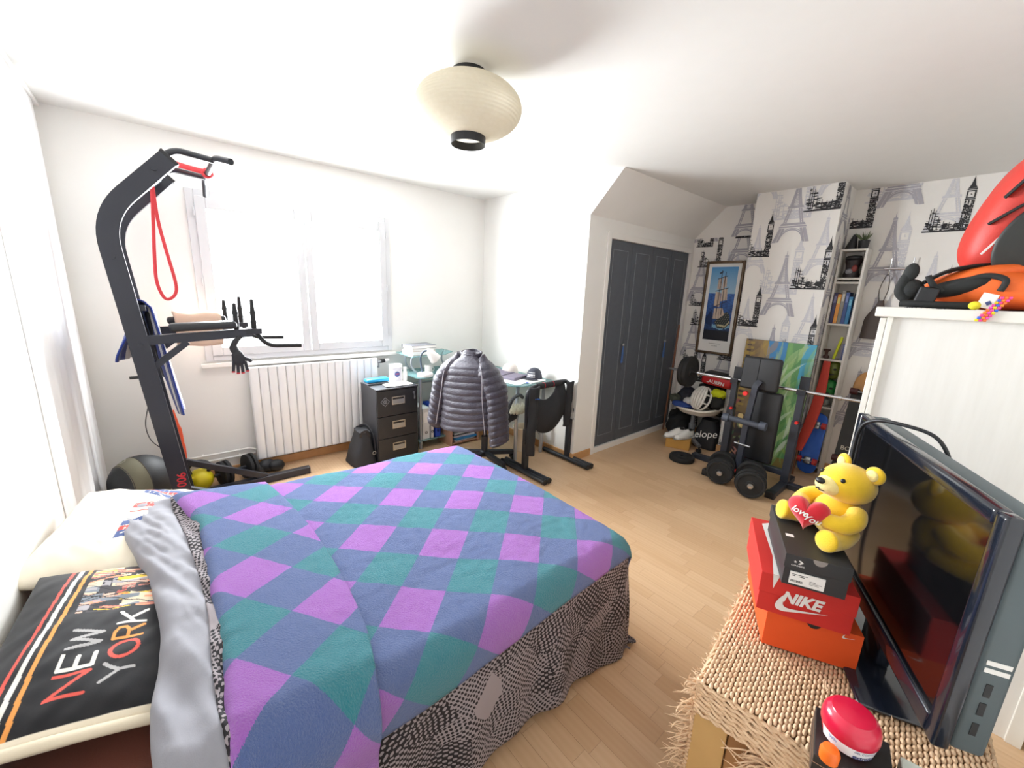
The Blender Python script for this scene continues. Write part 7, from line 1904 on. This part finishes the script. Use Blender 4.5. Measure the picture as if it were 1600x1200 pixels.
# ------------------------------------------------------------------ yellow plush bear holding a heart
z4 = z3 + 0.0945
M_PLUSH = mat('yellow_plush', (240, 198, 34), 0.95, var=0.10, scale=18, bump=0.5, bscale=480, sheen=0.5)
M_PLUSHC = mat('cream_plush', (246, 226, 150), 0.95, var=0.08, bump=0.5, bscale=480, sheen=0.5)
M_HEART = mat('red_plush', (208, 20, 40), 0.85, var=0.10, scale=16, bump=0.4, bscale=480, sheen=0.5)
tb = thing('teddy_bear', 'yellow plush teddy bear sitting on the shoe boxes and hugging a red heart', 'plush toy', (1.45, 0.20, z4))
Mb_ = axes((1.445, 0.190, z4), (-0.80, 0.60, 0), (-0.60, -0.80, 0)) @ Matrix.Diagonal((0.75, 0.75, 0.75, 1))      # local x: facing direction, y: towards the camera, z: up
def loft(name, M_, pts, rad, m_, parent, n=18, flat=1.0):
    P = catmull(pts, 4)
    R = [v.x for v in catmull([(r, 0, 0) for r in rad], 4)]
    return MB(M_).tube(P, R, n, sx=flat).build(name, m_, parent, smooth=180, sub=1)
MB(Mb_).ell((-0.015, 0, 0.085), (0.082, 0.085, 0.090), rot=(0, -0.25, 0), nu=28, nv=18).build('body', M_PLUSH, tb, smooth=180)
hd = MB(Mb_).ell((-0.030, 0, 0.218), (0.092, 0.088, 0.078), rot=(0, -0.18, 0), nu=32, nv=20).build('head', M_PLUSH, tb, smooth=180)
MB(Mb_).ell((0.048, 0, 0.212), (0.042, 0.046, 0.036), rot=(0, -0.25, 0), nu=22, nv=14).build('muzzle', M_PLUSHC, hd, smooth=180)
MB(Mb_).ell((0.086, 0, 0.232), (0.014, 0.018, 0.012), nu=16, nv=10).build('nose', M_BLACK, hd, smooth=180)
MB(Mb_).tube(catmull([(0.078, 0.020, 0.198), (0.088, 0.008, 0.196), (0.090, 0, 0.204), (0.088, -0.008, 0.196), (0.078, -0.020, 0.198)], 4), 0.0022, 6).build('stitched_mouth', M_BLACK, hd, smooth=60)
for s in (-1, 1):
    MB(Mb_).ell((0.040, s * 0.047, 0.252), (0.008, 0.008, 0.009), nu=12, nv=8).build('button_eye', M_BLACK, hd, smooth=180)
    er = MB(Mb_).ell((-0.062, s * 0.066, 0.282), (0.016, 0.034, 0.034), rot=(s * -0.5, 0, s * 0.2), nu=18, nv=12).build('ear', M_PLUSH, hd, smooth=180)
    MB(Mb_).ell((-0.050, s * 0.066, 0.282), (0.010, 0.022, 0.022), rot=(s * -0.5, 0, s * 0.2), nu=14, nv=10).build('ear_lining', M_PLUSHC, er, smooth=180)
    loft('arm', Mb_, [(-0.02, s * 0.072, 0.140), (0.015, s * 0.102, 0.118), (0.055, s * 0.098, 0.098), (0.090, s * 0.066, 0.098), (0.100, s * 0.055, 0.100)], [0.030, 0.036, 0.034, 0.031, 0.012], M_PLUSH, tb)
    loft('leg', Mb_, [(-0.02, s * 0.055, 0.045), (0.04, s * 0.090, 0.040), (0.095, s * 0.108, 0.041), (0.122, s * 0.114, 0.046), (0.132, s * 0.116, 0.048)], [0.042, 0.040, 0.038, 0.040, 0.014], M_PLUSH, tb)
# heart
Mhh = Mb_ @ axes((0.128, 0.020, 0.105), (-0.62, 0.78, 0), (-0.18, -0.14, 0.97)) @ Matrix.Diagonal((1.1, 1.1, 1.1, 1))       # local x: left-right, y: up, z: forward
ht = thing('plush_heart', 'red plush heart with white love you embroidery held by the bear', 'plush heart', (1.33, 0.28, z4 + 0.04))
def heart(u, v):
    a = 2 * PI * u; x = 16 * math.sin(a) ** 3; y = 13 * math.cos(a) - 5 * math.cos(2 * a) - 2 * math.cos(3 * a) - math.cos(4 * a)
    th = PI * (v - 0.5); c_ = abs(math.cos(th)) ** 0.75
    return Vector((x / 16 * 0.062 * c_, (y / 16 * 0.062 + 0.004) * c_, 0.036 * math.sin(th)))
b = MB(Mhh); b.grid(heart, 56, 18, closed_u=True); b.build('cushion', M_HEART, ht, smooth=180, weld=True)
def on_heart(vs, cx, cy, rot):
    out = []
    for v in vs:
        x = v[0] * math.cos(rot) - v[1] * math.sin(rot) + cx; y = v[0] * math.sin(rot) + v[1] * math.cos(rot) + cy
        d = min(1.0, math.hypot(x / 0.058, y / 0.058)); out.append(Mhh @ Vector((x, y, 0.0385 * math.sqrt(max(0.05, 1 - d ** 2.6)) + 0.002)))
    return out
for txt, cx, cy, sz in (('love', -0.018, 0.004, 0.030), ('You', 0.020, -0.012, 0.030)):
    vs, fs = text_mesh(txt, sz, shear=0.35, bold=0.0006); q = MB(); q.add(on_heart([(v[0], v[1]) for v in vs], cx, cy, -0.15), fs); q.build('embroidery', M_WHITE, ht)

# ------------------------------------------------------------------ television
N_, F_ = Vector((1.120, -0.090, 0)), Vector((1.825, 0.237, 0))
tdir = (F_ - N_).normalized(); TW = (F_ - N_).length; TZ0, TZ1 = 0.668, 1.198
Mt_ = axes((N_.x, N_.y, 0), tdir, (0, 0, 1))           # local x along the screen (near -> far), y up, z = x cross y
# local z points away from the bed side; the screen faces -z
k = NT('glossy_black_bezel'); k.b.inputs['Base Color'].default_value = rgb(22, 28, 40); k.set(Roughness=0.16, Coat_Weight=0.5); k.b.inputs['Coat Roughness'].default_value = 0.08
k.l(k.mix(k.noise(k.coord(), 30, 3), rgb(18, 22, 32), rgb(26, 33, 46)), k.b.inputs['Base Color']); M_BEZ = k.m
k = NT('television_screen'); k.set(Roughness=0.10); k.l(k.mix(k.noise(k.coord(), 8, 2), rgb(9, 9, 11), rgb(14, 14, 16)), k.b.inputs['Base Color']); k.b.inputs['Specular IOR Level'].default_value = 0.9; M_SCR = k.m
tv = thing('television', 'flat black television with glossy bezel standing on the woven chest', 'television', ((N_.x + F_.x) / 2, (N_.y + F_.y) / 2, CH))
bw = 0.034
for lo_, hi_ in (((0, TZ0), (bw, TZ1)), ((TW - bw, TZ0), (TW, TZ1)), ((bw, TZ0), (TW - bw, TZ0 + 0.05)), ((bw, TZ1 - bw), (TW - bw, TZ1))):
    MB(Mt_).b2((lo_[0], lo_[1], 0.0), (hi_[0], hi_[1], 0.030), 0.007, 3).build('bezel', M_BEZ, tv, smooth=50)
MB(Mt_).b2((bw - 0.002, TZ0 + 0.048, 0.010), (TW - bw + 0.002, TZ1 - bw + 0.002, 0.022)).build('screen', M_SCR, tv)
M_TVB = mat('grey_green_tv_back', (84, 96, 100), 0.5, var=0.06)
bk = MB(Mt_).b2((0.006, TZ0 + 0.006, 0.029), (TW - 0.006, TZ1 - 0.006, 0.085), 0.010).build('back_shell', M_TVB, tv, smooth=50)
MB(Mt_).b2((0.10, TZ0 + 0.05, 0.084), (TW - 0.10, TZ1 - 0.10, 0.115), 0.015).build('rear_bulge', M_TVB, tv, smooth=50)
for zz in (TZ0 + 0.055, TZ0 + 0.105, TZ0 + 0.150): MB(Mt_).b2((0.0048, zz, 0.050), (0.0066, zz + 0.030, 0.060)).build('port', M_BLACK, bk)
for zz in (TZ0 + 0.205, TZ0 + 0.222): MB(Mt_).b2((0.005, zz, 0.040), (0.0064, zz + 0.010, 0.076)).build('sticker', M_WHITE, bk)
MB(Mt_).b2((TW / 2 - 0.06, CH + 0.012, 0.025), (TW / 2 + 0.06, TZ0 + 0.05, 0.06), 0.01).build('stand_neck', M_BEZ, tv, smooth=50)
MB(Mt_).b2((TW / 2 - 0.22, CH + 0.0015, -0.055), (TW / 2 + 0.22, CH + 0.014, 0.16), 0.006).build('stand_plate', M_BEZ, tv, smooth=50)
# cables
cb1 = MB(Mt_).tube(catmull([(0.46, 1.02, 0.13), (0.47, 1.13, 0.13), (0.50, 1.205, 0.10), (0.545, 1.222, 0.04), (0.60, 1.212, -0.012), (0.635, 1.165, -0.032), (0.640, 1.05, -0.034), (0.655, 0.86, -0.036), (0.665, 0.74, -0.040), (0.64, 0.62, -0.05), (0.60, CH + 0.010, -0.075)], 7), 0.0055, 8).build('power_cable', M_BLACK, label='black cable looping over the top of the television', cat='cable', smooth=60)

# ------------------------------------------------------------------ small things on the near end of the chest
gbx = thing('perfume_box', 'black gift box with thin gold lines under the gel jar', 'box', (1.08, 0.02, CH))
Mg = axes((1.035, 0.022, CH + 0.0035), (0.98, 0.20, 0), (-0.20, 0.98, 0))
MB(Mg).b2((-0.062, -0.075, 0), (0.075, 0.058, 0.060), 0.002).build('box', mat('black_gift_card', (40, 38, 38), 0.4, var=0.05), gbx)
for zz in (0.018, 0.040): MB(Mg).b2((-0.0626, -0.0755, zz), (0.0756, 0.0586, zz + 0.0012)).build('gold_line', mat('rose_gold_foil', (206, 166, 140), 0.35, 0.6), gbx)
jr = thing('gel_jar', 'hair gel jar with a rounded raspberry red lid and white label', 'jar', (1.06, 0.025, CH + 0.064))
Mj_ = Matrix.Translation((1.048, 0.028, CH + 0.0645)) @ Matrix.Diagonal((0.86, 0.86, 1.15, 1))
MB(Mj_).lathe([(0, 0), (0.040, 0.0005), (0.052, 0.012), (0.0575, 0.030), (0.058, 0.034), (0, 0.034)], None, 40).build('tub', mat('clear_red_gel', (206, 34, 52), 0.25, var=0.1, coat=0.5), jr, smooth=50)
k = NT('jar_label_print'); k.set(Roughness=0.4)
k.l(k.mix(k.noise(k.coord(), 20, 2), rgb(232, 230, 234), rgb(240, 238, 240)), k.b.inputs['Base Color']); M_LBL = k.m
ww = MB(Mj_)
ww.grid(lambda u, v: Vector(((0.0535 + 0.0052 * v) * math.cos(2.2 + 2.9 * u), (0.0535 + 0.0052 * v) * math.sin(2.2 + 2.9 * u), 0.0105 + 0.0225 * v)), 40, 3); ww.build('label_wrap', M_LBL, jr, smooth=180)
def jar_text(txt, sz, th0, z, m_, bold=0.0):
    vs, fs = text_mesh(txt, sz, bold=bold); vv = []
    for v in vs:
        th = th0 + v[0] / 0.057; zz = z + v[1]; r_ = 0.0545 + 0.0052 * (zz - 0.0105) / 0.0225
        vv.append(Mj_ @ Vector((r_ * math.cos(th), r_ * math.sin(th), zz)))
    q = MB(); q.add(vv, fs); q.build('lettering', m_, jr)
M_NAVYP = mat('navy_ink', (48, 60, 120), 0.5)
jar_text('GEL COIFFANT', 0.0075, 3.95, 0.0275, M_NAVYP); jar_text('extreme', 0.0150, 3.95, 0.0155, M_NAVYP, 0.0003); jar_text('belle', 0.0095, 2.75, 0.026, mat('sky_ink', (70, 130, 200), 0.5))
MB(Mj_).lathe([(0.0585, 0.032), (0.0605, 0.036), (0.0605, 0.048), (0.058, 0.058), (0.051, 0.067), (0.046, 0.069), (0.044, 0.0715), (0.03, 0.0735), (0.0, 0.0745)], None, 44).build('lid', mat('raspberry_lid', (206, 24, 62), 0.28, var=0.03, coat=0.4), jr, smooth=35)
oc = MB().lathe([(0, 0), (0.017, 0.0005), (0.018, 0.02), (0.014, 0.030), (0, 0.033)], Matrix.Translation((0.974, 0.044, CH + 0.0645)), 22).build('screw_top', mat('orange_plastic_cap', (240, 112, 30), 0.4), label='small orange screw top on the black gift box', cat='bottle top', smooth=50)
MB().box((1.085, -0.085, CH + 0.030), (0.075, 0.045, 0.052), rot=(0, 0, 0.2), bev=0.003).build('white_carton', mat('grey_white_card', (190, 196, 186), 0.6), label='small grey-white carton behind the gel jar', cat='carton')
k = NT('clear_plastic')
tr = k.n('ShaderNodeBsdfTransparent'); gs = k.n('ShaderNodeBsdfGlossy'); gs.inputs['Roughness'].default_value = 0.08; df = k.n('ShaderNodeBsdfDiffuse'); df.inputs[0].default_value = rgb(150, 160, 158)
m1 = k.n('ShaderNodeMixShader'); m1.inputs[0].default_value = 0.22; k.l(tr.outputs[0], m1.inputs[1]); k.l(df.outputs[0], m1.inputs[2])
m2 = k.n('ShaderNodeMixShader'); m2.inputs[0].default_value = 0.15; k.l(m1.outputs[0], m2.inputs[1]); k.l(gs.outputs[0], m2.inputs[2]); k.l(m2.outputs[0], k.out.inputs[0])
gd = thing('clear_dome', 'clear plastic dome container with dark contents at the television foot', 'container', (1.03, -0.15, CH))
MB().lathe([(0.048, 0.0), (0.050, 0.03), (0.046, 0.06), (0.032, 0.085), (0.0, 0.095)], Matrix.Translation((1.065, -0.165, CH + 0.0035)), 30).build('dome', k.m, gd, smooth=60)
MB().ell((1.065, -0.165, CH + 0.030), (0.034, 0.034, 0.026)).build('contents', mat('dark_contents', (48, 36, 40), 0.7, var=0.5, scale=40), gd, smooth=180)
